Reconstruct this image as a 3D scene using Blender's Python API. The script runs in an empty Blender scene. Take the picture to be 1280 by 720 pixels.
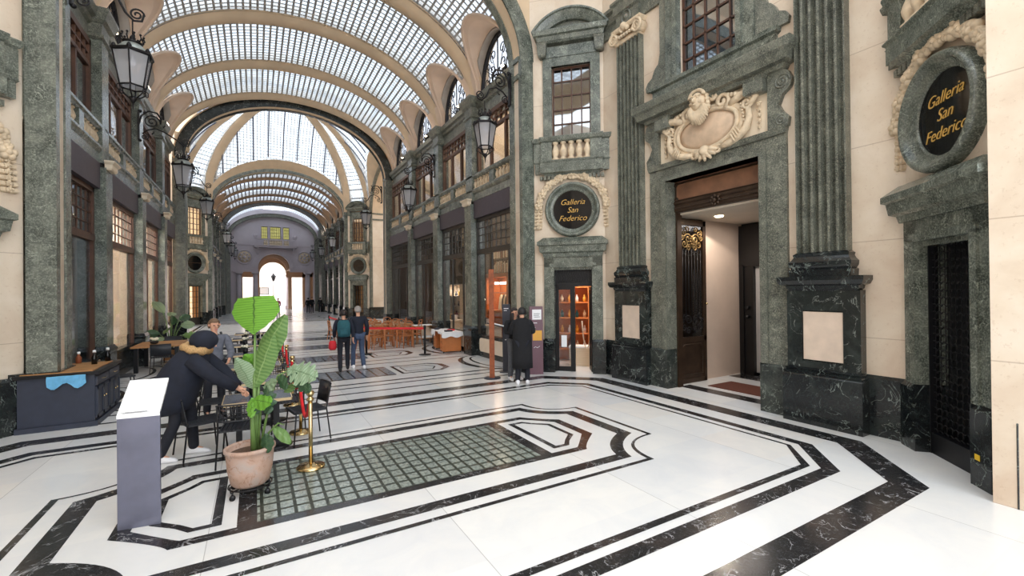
import bpy, math, random
from math import sin, cos, pi, sqrt, radians, atan2, hypot
from mathutils import Vector, Matrix

random.seed(7)
SC = bpy.context.scene
COL = SC.collection

# ------------------------------------------------------------------ camera
EYE = 2.1
cam_d = bpy.data.cameras.new('camera'); cam = bpy.data.objects.new('camera', cam_d); COL.objects.link(cam)
SC.camera = cam
cam_d.sensor_width = 36.0; cam_d.sensor_fit = 'HORIZONTAL'
cam_d.lens = 554.14 * 36.0 / 1280.0
cam_d.clip_end = 500; cam_d.clip_start = 0.05
_yaw, _pit, _rol = radians(30.0537), radians(0.27), radians(-0.593)
_f = Vector((sin(_yaw), cos(_yaw), 0)); _r = Vector((cos(_yaw), -sin(_yaw), 0)); _u = Vector((0, 0, 1))
_f2 = _f * cos(_pit) + _u * sin(_pit); _u2 = _u * cos(_pit) - _f * sin(_pit)
_r3 = _r * cos(_rol) + _u2 * sin(_rol); _u3 = _u2 * cos(_rol) - _r * sin(_rol)
cam.matrix_world = Matrix(((_r3.x, _u3.x, -_f2.x, 0), (_r3.y, _u3.y, -_f2.y, 0), (_r3.z, _u3.z, -_f2.z, EYE), (0, 0, 0, 1)))

# ------------------------------------------------------------------ world, exposure
SC.view_settings.view_transform = 'Standard'
SC.view_settings.look = 'None'
SC.view_settings.gamma = 1.0
SC.view_settings.exposure = 0.1
SC.view_settings.use_curve_mapping = False
W = bpy.data.worlds.new('sky'); SC.world = W; W.use_nodes = True
_nt = W.node_tree; _nt.nodes.clear()
_o = _nt.nodes.new('ShaderNodeOutputWorld'); _b = _nt.nodes.new('ShaderNodeBackground')
_b.inputs[0].default_value = (0.90, 0.955, 1.0, 1); _b.inputs[1].default_value = 4.0
_nt.links.new(_b.outputs[0], _o.inputs[0])
SC.cycles.max_bounces = 10; SC.cycles.diffuse_bounces = 6; SC.cycles.glossy_bounces = 4
SC.cycles.transparent_max_bounces = 16; SC.cycles.caustics_reflective = False; SC.cycles.caustics_refractive = False
SC.cycles.sample_clamp_indirect = 6.0

XN, YN = 1.56, 5.43          # centre of the near octagonal hall
XG = 1.60                    # axis of the near gallery
XF = 1.75                    # axis of the middle hall and the far gallery

def portal(x, y, z, sx, sy, rx=0, rz=0):
    l = bpy.data.lights.new('sky_portal', 'AREA'); l.shape = 'RECTANGLE'; l.size = sx; l.size_y = sy; l.cycles.is_portal = True
    o = bpy.data.objects.new('sky_portal', l); COL.objects.link(o); o.location = (x, y, z); o.rotation_euler = (rx, 0, rz)
portal(XN, YN, 13.0, 13.0, 10.0)
portal(XG, 16.8, 11.6, 10, 13.4)
portal(XF, 30.4, 14.8, 13, 12.6)
portal(XF, 43.6, 11.6, 10, 13.6)
portal(XF, 66, 4.5, 14, 12, pi / 2)
portal(XN, -4.2, 6, 12, 12, -pi / 2)

# ------------------------------------------------------------------ materials
def lin(c):
    return tuple(((x / 255) / 12.92 if x / 255 <= .04045 else ((x / 255 + .055) / 1.055) ** 2.4) for x in c) + (1,)

class NT:
    def __init__(s, name):
        s.m = bpy.data.materials.new(name); s.m.use_nodes = True; s.t = s.m.node_tree
        s.b = s.t.nodes['Principled BSDF']; s.out = s.t.nodes['Material Output']
    def n(s, typ, **kw):
        nd = s.t.nodes.new('ShaderNode' + typ)
        for k, v in kw.items(): setattr(nd, k, v)
        return nd
    def l(s, a, b): s.t.links.new(a, b)
    def setp(s, **kw):
        for k, v in kw.items(): s.b.inputs[k.replace('_', ' ')].default_value = v
    def pos(s, obj=False):
        if obj: return s.n('TexCoord').outputs['Object']
        return s.n('NewGeometry').outputs['Position']
    def noise(s, vec, scale, detail=3, rough=.55, dist=0.0):
        nd = s.n('TexNoise'); nd.inputs['Scale'].default_value = scale; nd.inputs['Detail'].default_value = detail
        nd.inputs['Roughness'].default_value = rough; nd.inputs['Distortion'].default_value = dist
        s.l(vec, nd.inputs['Vector']); return nd.outputs['Fac']
    def ramp(s, fac, stops):
        r = s.n('ValToRGB'); e = r.color_ramp.elements
        while len(e) < len(stops): e.new(.5)
        for i, (p, c) in enumerate(stops): e[i].position = p; e[i].color = c
        s.l(fac, r.inputs[0]); return r.outputs[0]
    def math(s, op, a, b=None, c=None):
        m = s.n('Math', operation=op)
        for i, v in enumerate((a, b, c)):
            if v is None: continue
            if isinstance(v, (int, float)): m.inputs[i].default_value = v
            else: s.l(v, m.inputs[i])
        return m.outputs[0]
    def mix(s, fac, a, b):
        m = s.n('MixRGB')
        for i, v in enumerate((fac, a, b)):
            if isinstance(v, (int, float)): m.inputs[i].default_value = v
            elif isinstance(v, tuple): m.inputs[i].default_value = v
            else: s.l(v, m.inputs[i])
        return m.outputs[0]
    def bump(s, h, strength=.3, dist=.01):
        b = s.n('Bump'); b.inputs['Strength'].default_value = strength; b.inputs['Distance'].default_value = dist
        s.l(h, b.inputs['Height']); s.l(b.outputs[0], s.b.inputs['Normal'])

def plain(name, rgb, rough=.6, metal=0.0, emit=0.0, var=.12, obj=True, scale=8):
    t = NT(name); c = lin(rgb)
    if var:
        f = t.noise(t.pos(obj), scale, 3)
        d = tuple(x * (1 - var) for x in c[:3]) + (1,); e = tuple(min(1, x * (1 + var)) for x in c[:3]) + (1,)
        t.l(t.ramp(f, [(.3, d), (.7, e)]), t.b.inputs['Base Color'])
    else: t.b.inputs['Base Color'].default_value = c
    t.setp(Roughness=rough, Metallic=metal)
    if emit:
        t.b.inputs['Emission Color'].default_value = c; t.b.inputs['Emission Strength'].default_value = emit
    return t.m

def marble(name, a, b, c, vein, scale=1.5, vs=2.0, vw=.02, rough=.3, speck=0.0, obj=False, vein2=None):
    t = NT(name); P = t.pos(obj)
    col = t.ramp(t.noise(P, scale, 6, .6, .6), [(.3, lin(a)), (.5, lin(b)), (.72, lin(c))])
    if speck:
        f2 = t.noise(P, scale * 14, 3, .7)
        col = t.mix(t.math('MULTIPLY', t.math('SUBTRACT', f2, .45), speck), col, lin(vein))
    n = t.noise(P, vs, 5, .6, 1.2)
    v = t.math('ABSOLUTE', t.math('SUBTRACT', n, .5))
    vm = t.math('SUBTRACT', 1.0, t.math('MINIMUM', t.math('DIVIDE', v, vw), 1.0))
    k = t.noise(P, vs * 1.7, 2)
    vm = t.math('MULTIPLY', vm, t.math('MINIMUM', t.math('MAXIMUM', t.math('MULTIPLY', t.math('SUBTRACT', k, .42), 7), 0.0), 1.0))
    col = t.mix(vm, col, lin(vein))
    if vein2:
        n2 = t.noise(P, vs * 3.3, 4, .6, 2.0)
        v2 = t.math('SUBTRACT', 1.0, t.math('MINIMUM', t.math('DIVIDE', t.math('ABSOLUTE', t.math('SUBTRACT', n2, .5)), vw * .7), 1.0))
        col = t.mix(t.math('MULTIPLY', v2, .45), col, lin(vein2))
    t.l(col, t.b.inputs['Base Color']); t.setp(Roughness=rough)
    return t.m

M = {}
M['green'] = marble('green_serpentine', (48, 54, 49), (84, 89, 82), (118, 121, 111), (168, 174, 160), 3.4, 3.0, .010, .24, 1.9)
M['green_dark'] = marble('weathered_green_stone', (46, 49, 44), (80, 83, 76), (114, 115, 104), (172, 172, 154), 4.2, 5.0, .010, .34, 2.2)
M['black'] = marble('black_veined_marble', (16, 19, 21), (25, 28, 30), (40, 46, 45), (132, 142, 136), 2.5, 1.9, .010, .16, 0, False, (92, 104, 98))
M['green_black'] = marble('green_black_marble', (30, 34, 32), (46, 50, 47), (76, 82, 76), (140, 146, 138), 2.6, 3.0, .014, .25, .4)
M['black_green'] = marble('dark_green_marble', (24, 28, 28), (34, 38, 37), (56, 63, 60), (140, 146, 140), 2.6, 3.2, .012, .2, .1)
M['floor_black'] = marble('black_inlay_marble', (24, 24, 26), (36, 36, 38), (58, 50, 48), (170, 170, 172), 2.0, 3.1, .012, .2, 0, False, (120, 122, 126))
M['stucco'] = plain('cream_stucco', (214, 190, 160), .75, var=.10, obj=False, scale=1.3)
M['stucco_lit'] = plain('pale_stucco', (224, 208, 184), .75, var=.06, obj=False, scale=1.3)  # paler tone of stucco as its own colour
M['stucco_rose'] = plain('rose_stucco', (214, 190, 170), .75, var=.08, obj=False, scale=1.3)
M['end_stucco'] = plain('grey_lilac_plaster', (196, 186, 192), .8, var=.08, obj=False, scale=.8)
M['carved'] = plain('carved_pale_stone', (208, 188, 160), .7, var=.2, obj=False, scale=9)
M['iron'] = plain('wrought_iron', (34, 32, 34), .45, .6, var=.2)
M['bronze'] = plain('dark_bronze', (66, 50, 38), .38, .5, var=.25, scale=5)
M['gilt'] = plain('gilded_iron', (132, 106, 66), .4, .7, var=.2)
M['brown_wood'] = plain('brown_window_frame', (84, 56, 42), .5, var=.2)
M['dark_frame'] = plain('dark_shop_frame', (58, 54, 50), .4, .3, var=.2)
M['fascia'] = plain('dark_plum_fascia', (74, 66, 74), .6, var=.1, obj=False)
M['brass'] = plain('polished_brass', (214, 188, 138), .16, 1.0, var=.08)
M['red_rope'] = plain('red_velvet', (206, 26, 34), .8, var=.12)
M['red_belt'] = plain('red_belt', (204, 34, 46), .7, var=.1)
M['black_metal'] = plain('black_metal', (26, 26, 29), .4, .4, var=.1)
M['black_plastic'] = plain('black_seat', (36, 38, 44), .5, var=.15)
M['slate'] = plain('slate_table_top', (72, 80, 94), .25, var=.12)
M['edge_wood'] = plain('light_wood_edge', (206, 182, 142), .5, var=.1)
M['oak'] = plain('oak_table', (176, 128, 80), .45, var=.15, scale=4)
M['cherry'] = plain('cherry_wood_chair', (178, 110, 62), .45, var=.2, scale=6)
M['desk_wood'] = plain('orange_desk_wood', (186, 112, 58), .45, var=.12, scale=5)
M['terra'] = marble('terracotta', (168, 138, 120), (182, 152, 136), (172, 160, 154), (150, 110, 88), 6, 5, .03, .8, .4, True)
M['soil'] = plain('soil', (84, 62, 48), .95, var=.4, scale=60)
M['panel_cream'] = plain('pinkish_inset_stone', (212, 192, 174), .5, var=.08, obj=False, scale=5)
M['navy'] = plain('navy_cabinet_paint', (44, 50, 66), .45, var=.1)
M['navy_coat'] = plain('navy_parka', (22, 27, 42), .85, var=.25, scale=12)
M['black_coat'] = plain('black_wool', (20, 20, 24), .9, var=.2, scale=20)
M['fur'] = plain('tan_fur', (182, 146, 100), .95, var=.35, scale=70)
M['denim'] = plain('blue_denim', (64, 78, 104), .85, var=.2, scale=30)
M['grey_denim'] = plain('grey_denim', (86, 88, 94), .85, var=.2, scale=30)
M['dark_trouser'] = plain('dark_trouser', (26, 28, 38), .85, var=.2, scale=30)
M['teal'] = plain('teal_backpack', (30, 82, 92), .8, var=.15, scale=10)
M['skin'] = plain('skin', (208, 158, 132), .55, var=.06, scale=20)
M['hair_dark'] = plain('dark_hair', (34, 24, 22), .6, var=.3, scale=50)
M['hair_grey'] = plain('grey_hair', (150, 142, 136), .7, var=.2, scale=50)
M['hair_brown'] = plain('brown_hair', (112, 88, 68), .7, var=.2, scale=50)
M['hair_black'] = plain('black_hair', (22, 20, 22), .6, var=.2, scale=50)
M['shoe_white'] = plain('white_sneaker', (232, 232, 236), .5, var=.04)
M['white_cloth'] = plain('white_cloth', (236, 236, 238), .8, var=.04)
M['grey_wool'] = plain('grey_jumper', (96, 100, 112), .9, var=.2, scale=20)
M['pink'] = plain('pink_top', (208, 120, 142), .8, var=.1)
M['maroon'] = plain('maroon_panel', (96, 56, 68), .35, var=.05)
M['paper'] = plain('white_paper', (238, 238, 240), .6, var=.03)
M['ochre'] = plain('ochre_panel', (222, 162, 60), .5, var=.05)
M['rust'] = plain('rust_steel', (142, 76, 44), .6, .2, var=.25, scale=14)
M['charcoal'] = plain('charcoal_steel', (54, 56, 66), .4, .3, var=.08)
M['steel_top'] = plain('glare_white_top', (240, 241, 244), .3, .0, var=.04)  # steel top whitened, its bright reflection put into the colour
M['steel_pale'] = plain('pale_grey_door', (176, 172, 170), .5, var=.04)
M['bronze_wood'] = plain('bronzed_wood', (104, 72, 54), .45, var=.2, obj=False)
M['steel'] = plain('brushed_steel', (112, 114, 132), .38, .55, var=.16, scale=3)
M['rattan'] = plain('woven_rattan', (176, 148, 116), .7, var=.3, scale=80)
M['yellow'] = plain('yellow_tag', (226, 186, 30), .5, var=.03)
M['blue_cloth'] = plain('blue_cloth', (110, 178, 220), .9, var=.15)
M['marquina'] = plain('dark_inside', (14, 14, 16), .35, var=.1)
M['wood_panel'] = plain('walnut_panel', (118, 82, 60), .42, var=.25, obj=False, scale=3.5)
M['pink_wall'] = plain('pink_beige_plaster', (206, 186, 170), .8, var=.06, obj=False, scale=2)
M['doormat'] = plain('brown_doormat', (96, 52, 38), .95, var=.2, obj=False, scale=40)
M['blind'] = plain('cream_blind', (216, 200, 180), .8, var=.04, obj=False)
M['shop_warm'] = plain('warm_shop_wall', (196, 150, 104), .7, var=.15, obj=False, scale=2)
M['shop_dark'] = plain('dark_brown_shop_wall', (84, 66, 52), .7, var=.2, obj=False, scale=2)
M['shop_pale'] = plain('pale_shop_wall', (220, 206, 188), .7, var=.06, obj=False, scale=2)
M['orange_wood'] = plain('orange_wood_panelling', (196, 116, 60), .45, var=.15, obj=False, scale=4)
M['leaf_stem'] = plain('green_stem', (96, 124, 66), .5, var=.2)
M['glossy_pot'] = plain('white_petals', (232, 226, 206), .7, var=.1)
M['gold_text'] = plain('gold_lettering', (206, 164, 86), .4, .3, var=.05, emit=.15)
M['white_text'] = plain('white_lettering', (236, 236, 236), .5, var=0)
M['ground'] = plain('street_paving', (214, 206, 200), .8, var=.08, obj=False, scale=1)
M['street_wall'] = plain('street_facade', (232, 214, 206), .8, var=.06, obj=False, scale=.6)  # facade colour whitened for the street's glare
M['lamp_on'] = plain('lit_lamp', (255, 236, 200), .5, var=0, emit=9)
M['sign_lit'] = plain('lit_sign', (255, 244, 236), .5, var=0, emit=3)
M['window_lit'] = plain('lit_window_blind', (255, 226, 186), .6, var=.05, emit=1.0, obj=False)  # backing panel that glows in place of a lit room

def leafmat(name, rgb, rgb2, vein):
    t = NT(name); tc = t.n('TexCoord'); uv = t.n('SeparateXYZ'); t.l(tc.outputs['UV'], uv.inputs[0])
    w = t.n('TexWave'); w.inputs['Scale'].default_value = 5; w.inputs['Distortion'].default_value = 1.5
    t.l(tc.outputs['UV'], w.inputs['Vector']); w.bands_direction = 'Y'
    col = t.mix(w.outputs['Fac'], lin(rgb), lin(rgb2))
    mid = t.math('LESS_THAN', t.math('ABSOLUTE', t.math('SUBTRACT', uv.outputs[0], .5)), .02)
    t.l(t.mix(mid, col, lin(vein)), t.b.inputs['Base Color']); t.setp(Roughness=.35)
    tr = t.n('BsdfTranslucent'); tr.inputs[0].default_value = lin(rgb2)
    mx = t.n('MixShader'); mx.inputs[0].default_value = .3
    t.l(t.b.outputs[0], mx.inputs[1]); t.l(tr.outputs[0], mx.inputs[2]); t.l(mx.outputs[0], t.out.inputs[0])
    return t.m
M['leaf_bright'] = leafmat('bright_banana_leaf', (96, 150, 48), (124, 182, 66), (62, 96, 44))
M['leaf_mid'] = leafmat('mid_green_leaf', (84, 124, 62), (128, 160, 96), (150, 176, 116))
M['leaf_dark'] = leafmat('dark_glossy_leaf', (40, 70, 44), (66, 98, 66), (86, 116, 80))
M['leaf_pale'] = leafmat('pale_leaf', (120, 148, 112), (160, 180, 150), (90, 120, 84))

def mk_blind():
    t = NT('translucent_cream_blind'); t.b.inputs['Base Color'].default_value = lin((232, 222, 208)); t.setp(Roughness=.8)
    tr = t.n('BsdfTranslucent'); tr.inputs[0].default_value = lin((240, 230, 216)); mx = t.n('MixShader'); mx.inputs[0].default_value = .5
    t.l(t.b.outputs[0], mx.inputs[1]); t.l(tr.outputs[0], mx.inputs[2]); t.l(mx.outputs[0], t.out.inputs[0]); return t.m
M['blind_lit'] = mk_blind()

def mk_floor():
    t = NT('white_carrara_floor'); P = t.pos()
    sp = t.n('SeparateXYZ'); t.l(P, sp.inputs[0])
    fx = t.math('DIVIDE', t.math('SUBTRACT', sp.outputs[0], 1.55), 1.92); fy = t.math('DIVIDE', t.math('SUBTRACT', sp.outputs[1], 2.1), 1.0)
    cx = t.math('FLOOR', fx); cy = t.math('FLOOR', fy)
    cb = t.n('CombineXYZ'); t.l(cx, cb.inputs[0]); t.l(cy, cb.inputs[1])
    wn = t.n('TexWhiteNoise'); t.l(cb.outputs[0], wn.inputs['Vector'])
    slab = t.ramp(wn.outputs['Value'], [(0, lin((222, 222, 222))), (.5, lin((232, 231, 228))), (.75, lin((210, 213, 218))), (1, lin((232, 226, 218)))])
    cl = t.ramp(t.noise(P, 1.6, 6, .65, .8), [(.35, lin((216, 218, 222))), (.65, lin((240, 238, 234)))])
    col = t.mix(.4, slab, cl)
    ax = t.math('ABSOLUTE', t.math('SUBTRACT', t.math('FRACT', fx), .5)); ay = t.math('ABSOLUTE', t.math('SUBTRACT', t.math('FRACT', fy), .5))
    jm = t.math('MULTIPLY', t.math('GREATER_THAN', ax, .4982), .5)
    col = t.mix(jm, col, lin((120, 118, 116)))
    t.l(col, t.b.inputs['Base Color'])
    t.l(t.math('ADD', t.math('MULTIPLY', t.noise(P, 3, 3), .16), .12), t.b.inputs['Roughness'])
    return t.m
M['floor_white'] = mk_floor()

def mk_cream_wall():
    t = NT('cream_travertine_wall'); P = t.pos()
    sp = t.n('SeparateXYZ'); t.l(P, sp.inputs[0])
    col = t.ramp(t.noise(P, 1.1, 5, .6, .4), [(.3, lin((200, 178, 156))), (.55, lin((216, 200, 180))), (.75, lin((226, 212, 196)))])
    fine = t.noise(P, 22, 4, .7)
    col = t.mix(t.math('MULTIPLY', t.math('GREATER_THAN', fine, .62), .25), col, lin((178, 150, 124)))
    fz = t.math('ABSOLUTE', t.math('SUBTRACT', t.math('FRACT', t.math('DIVIDE', sp.outputs[2], 1.37)), .5))
    col = t.mix(t.math('MULTIPLY', t.math('GREATER_THAN', fz, .4955), .45), col, lin((140, 112, 90)))
    t.l(col, t.b.inputs['Base Color']); t.setp(Roughness=.5)
    return t.m
M['cream'] = mk_cream_wall()

def glass(name, tint=(1, 1, 1), refl=.12, rough=.02, dark=0.0):
    t = NT(name); t.t.nodes.remove(t.b)
    tr = t.n('BsdfTransparent'); tr.inputs[0].default_value = (*tint, 1)
    gl = t.n('BsdfGlossy'); gl.inputs['Roughness'].default_value = rough; gl.inputs[0].default_value = (.9, .95, 1, 1)
    fr = t.n('LayerWeight'); fr.inputs[0].default_value = .5
    f = t.math('ADD', t.math('MULTIPLY', t.math('POWER', fr.outputs['Facing'], 5.0), .7), refl)
    mx = t.n('MixShader'); t.l(t.math('MINIMUM', f, 1.0), mx.inputs[0]); t.l(tr.outputs[0], mx.inputs[1]); t.l(gl.outputs[0], mx.inputs[2])
    t.l(mx.outputs[0], t.out.inputs[0]); return t.m
M['glass'] = glass('clear_glass', (.92, .95, .96), .02)
M['shop_glass'] = glass('shop_window_glass', (.8, .82, .84), .05)
M['lunette_glass'] = glass('lunette_glass', (.30, .31, .34), .04)
M['yellow_glass'] = glass('yellow_glass', (.42, .44, .26), .02)

def milky():
    t = NT('milky_lantern_glass'); t.b.inputs['Base Color'].default_value = lin((206, 206, 210)); t.setp(Roughness=.15)
    tr = t.n('BsdfTransparent'); tr.inputs[0].default_value = (.8, .8, .84, 1); mx = t.n('MixShader'); mx.inputs[0].default_value = .42
    t.l(tr.outputs[0], mx.inputs[1]); t.l(t.b.outputs[0], mx.inputs[2]); t.l(mx.outputs[0], t.out.inputs[0]); return t.m
M['lantern_glass'] = milky()

def glassbrick(name, pu, pv, gu, gv, tint, bar, diff=.35):
    """UV in metres: glass blocks pu by pv with concrete joints gu by gv"""
    t = NT(name); tc = t.n('TexCoord'); sp = t.n('SeparateXYZ'); t.l(tc.outputs['UV'], sp.inputs[0])
    u = t.math('FRACT', t.math('DIVIDE', sp.outputs[0], pu)); v = t.math('FRACT', t.math('DIVIDE', sp.outputs[1], pv))
    ub = t.math('LESS_THAN', u, gu / pu); vb = t.math('LESS_THAN', v, gv / pv)
    m = t.math('MAXIMUM', ub, vb)
    beam = t.math('LESS_THAN', t.math('FRACT', t.math('DIVIDE', sp.outputs[0], pu * 6)), 1.0 / 6 * .8)
    cu = t.math('FLOOR', t.math('DIVIDE', sp.outputs[0], pu)); cv = t.math('FLOOR', t.math('DIVIDE', sp.outputs[1], pv))
    cb = t.n('CombineXYZ'); t.l(cu, cb.inputs[0]); t.l(cv, cb.inputs[1]); wn = t.n('TexWhiteNoise'); t.l(cb.outputs[0], wn.inputs['Vector'])
    shade = t.math('SUBTRACT', t.math('ADD', .78, t.math('MULTIPLY', wn.outputs['Value'], .3)), t.math('MULTIPLY', beam, .35))
    tcol = t.n('MixRGB', blend_type='MULTIPLY'); tcol.inputs[0].default_value = 1; tcol.inputs[1].default_value = (*tint, 1); t.l(shade, tcol.inputs[2])
    tr = t.n('BsdfTransparent'); t.l(tcol.outputs[0], tr.inputs[0])
    tl = t.n('BsdfTranslucent'); tl.inputs[0].default_value = (.8, .85, .9, 1)
    g = t.n('MixShader'); g.inputs[0].default_value = diff; t.l(tr.outputs[0], g.inputs[1]); t.l(tl.outputs[0], g.inputs[2])
    t.b.inputs['Base Color'].default_value = lin(bar); t.setp(Roughness=.8)
    mx = t.n('MixShader'); t.l(m, mx.inputs[0]); t.l(g.outputs[0], mx.inputs[1]); t.l(t.b.outputs[0], mx.inputs[2])
    t.l(mx.outputs[0], t.out.inputs[0]); return t.m
M['vault_glass'] = glassbrick('vault_glass_blocks', .2, .2, .066, .055, (.155, .185, .22), (160, 158, 156), .27)
M['dome_glass'] = glassbrick('dome_glass_blocks', .2, .2, .035, .035, (.28, .31, .345), (196, 202, 210), .3)
M['near_glass'] = glassbrick('near_roof_glass', .25, .25, .04, .04, (.55, .57, .59), (190, 194, 200), .2)
M['hood_grey'] = plain('shaded_hood_plaster', (158, 150, 142), .7, var=.12, obj=False, scale=3)  # hood plaster with the shadow of the inner recess put into its grey
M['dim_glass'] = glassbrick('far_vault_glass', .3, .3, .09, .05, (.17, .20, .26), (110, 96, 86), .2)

def mk_floorglass():
    t = NT('glass_block_paving'); P = t.pos(); sp = t.n('SeparateXYZ'); t.l(P, sp.inputs[0])
    u = t.math('FRACT', t.math('DIVIDE', t.math('SUBTRACT', sp.outputs[0], .04), .143)); v = t.math('FRACT', t.math('DIVIDE', t.math('SUBTRACT', sp.outputs[1], 4.69), .1735))
    d = t.math('MAXIMUM', t.math('ABSOLUTE', t.math('SUBTRACT', u, .5)), t.math('ABSOLUTE', t.math('SUBTRACT', v, .5)))
    bar = t.math('GREATER_THAN', d, .39)
    nz = t.noise(P, 30, 4, .6, .5)
    gc = t.ramp(nz, [(.3, lin((104, 112, 106))), (.6, lin((152, 160, 152))), (.8, lin((180, 186, 178)))])
    bc = t.ramp(t.noise(P, 20, 3), [(.3, lin((34, 38, 32))), (.7, lin((66, 72, 62)))])
    t.l(t.mix(bar, gc, bc), t.b.inputs['Base Color'])
    t.l(t.mix(bar, (.14, .14, .14, 1), (.4, .4, .4, 1)), t.b.inputs['Roughness'])
    t.bump(t.math('SUBTRACT', 1.0, bar), .5, .004)
    return t.m
M['floor_glass'] = mk_floorglass()

def mk_slats():
    t = NT('grey_skylight_paving'); P = t.pos(); sp = t.n('SeparateXYZ'); t.l(P, sp.inputs[0])
    u = t.math('ABSOLUTE', t.math('SUBTRACT', t.math('FRACT', t.math('DIVIDE', sp.outputs[0], .26)), .5))
    bar = t.math('GREATER_THAN', u, .41)
    c = t.ramp(t.noise(P, 12, 4), [(.3, lin((104, 110, 120))), (.7, lin((146, 152, 162)))])
    t.l(t.mix(bar, c, lin((30, 32, 34))), t.b.inputs['Base Color']); t.setp(Roughness=.16)
    return t.m
M['floor_slats'] = mk_slats()

# ------------------------------------------------------------------ mesh builder
class MB:
    def __init__(s): s.v = []; s.f = []; s.mi = []; s.sm = []; s.uv = {}
    def add(s, vs, fs, mi=0, smooth=False, uvs=None):
        o = len(s.v); s.v += [tuple(p) for p in vs]
        for i, f in enumerate(fs):
            s.f.append(tuple(o + k for k in f)); s.mi.append(mi); s.sm.append(smooth)
            if uvs is not None: s.uv[len(s.f) - 1] = [uvs[k] for k in f]
        return s
    def box(s, x0, x1, y0, y1, z0, z1, mi=0):
        if x0 > x1: x0, x1 = x1, x0
        if y0 > y1: y0, y1 = y1, y0
        v = [(x0, y0, z0), (x1, y0, z0), (x1, y1, z0), (x0, y1, z0), (x0, y0, z1), (x1, y0, z1), (x1, y1, z1), (x0, y1, z1)]
        return s.add(v, [(0, 3, 2, 1), (4, 5, 6, 7), (0, 1, 5, 4), (1, 2, 6, 5), (2, 3, 7, 6), (3, 0, 4, 7)], mi)
    def obox(s, c, ax, ay, az, hx, hy, hz, mi=0):
        c = Vector(c); ax = Vector(ax).normalized() * hx; ay = Vector(ay).normalized() * hy; az = Vector(az).normalized() * hz
        v = [c + i * ax + j * ay + k * az for k in (-1, 1) for (i, j) in ((-1, -1), (1, -1), (1, 1), (-1, 1))]
        return s.add(v, [(0, 3, 2, 1), (4, 5, 6, 7), (0, 1, 5, 4), (1, 2, 6, 5), (2, 3, 7, 6), (3, 0, 4, 7)], mi)
    def stack(s, x0, x1, yw, d, lv, mi=0, back=True):
        """wall moulding: rectangle rings at each (z, projection); y = yw is the wall, viewer on -y"""
        vs = []; fs = []
        for z, p in lv: vs += [(x0 - p, yw, z), (x0 - p, yw - d - p, z), (x1 + p, yw - d - p, z), (x1 + p, yw, z)]
        n = len(lv)
        for i in range(n - 1):
            a = 4 * i; b = a + 4
            for k in range(4): fs.append((a + k, a + (k + 1) % 4, b + (k + 1) % 4, b + k))
        fs.append((3, 2, 1, 0)); fs.append(tuple(4 * (n - 1) + k for k in range(4)))
        return s.add(vs, fs, mi)
    def prism(s, pts, y0, y1, mi=0, smooth=False):
        """pts in x,z extruded along y"""
        n = len(pts); vs = [(x, y0, z) for x, z in pts] + [(x, y1, z) for x, z in pts]
        fs = [tuple(range(n)), tuple(range(2 * n - 1, n - 1, -1))] + [(i, i + n, (i + 1) % n + n, (i + 1) % n) for i in range(n)]
        return s.add(vs, fs, mi, smooth)
    def vprism(s, pts, z0, z1, mi=0):
        n = len(pts); vs = [(x, y, z0) for x, y in pts] + [(x, y, z1) for x, y in pts]
        fs = [tuple(range(n - 1, -1, -1)), tuple(range(n, 2 * n))] + [(i, (i + 1) % n, (i + 1) % n + n, i + n) for i in range(n)]
        return s.add(vs, fs, mi)
    def lathe(s, prof, c=(0, 0, 0), seg=16, mi=0, smooth=True, a0=0, a1=2 * pi, sx=1, sy=1):
        full = abs(a1 - a0 - 2 * pi) < 1e-6; m = seg if full else seg + 1
        vs = []; fs = []
        for r, z in prof:
            for k in range(m):
                a = a0 + (a1 - a0) * k / seg; vs.append((c[0] + r * sx * cos(a), c[1] + r * sy * sin(a), c[2] + z))
        for i in range(len(prof) - 1):
            for k in range(seg):
                k2 = (k + 1) % m; fs.append((i * m + k, i * m + k2, (i + 1) * m + k2, (i + 1) * m + k))
        if full:
            if prof[0][0] > 1e-5: fs.append(tuple(range(m - 1, -1, -1)))
            if prof[-1][0] > 1e-5: fs.append(tuple((len(prof) - 1) * m + k for k in range(m)))
        return s.add(vs, fs, mi, smooth)
    def tube(s, pts, r, seg=6, mi=0, smooth=True, cap=True, closed=False):
        P = [Vector(p) for p in pts]; n = len(P)
        R = r if isinstance(r, (list, tuple)) else [r] * n
        vs = []; fs = []; prev = None
        for i in range(n):
            if closed: t = (P[(i + 1) % n] - P[i - 1])
            else: t = (P[min(i + 1, n - 1)] - P[max(i - 1, 0)])
            if t.length < 1e-9: t = Vector((0, 0, 1))
            t.normalize()
            if prev is None: u = t.orthogonal().normalized()
            else:
                u = prev - t * prev.dot(t)
                u = u.normalized() if u.length > 1e-6 else t.orthogonal().normalized()
            prev = u; w = t.cross(u)
            for k in range(seg):
                a = 2 * pi * k / seg; vs.append(P[i] + (u * cos(a) + w * sin(a)) * R[i])
        m = n if closed else n - 1
        for i in range(m):
            j = (i + 1) % n
            for k in range(seg): fs.append((i * seg + k, i * seg + (k + 1) % seg, j * seg + (k + 1) % seg, j * seg + k))
        if cap and not closed: fs.append(tuple(range(seg - 1, -1, -1))); fs.append(tuple((n - 1) * seg + k for k in range(seg)))
        return s.add(vs, fs, mi, smooth)
    def sphere(s, c, r, seg=12, rings=8, mi=0, sz=1, sx=1, sy=1):
        prof = [(max(1e-6, r * sin(pi * i / rings)), -r * sz * cos(pi * i / rings)) for i in range(rings + 1)]
        return s.lathe(prof, c, seg, mi, True, sx=sx, sy=sy)
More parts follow.
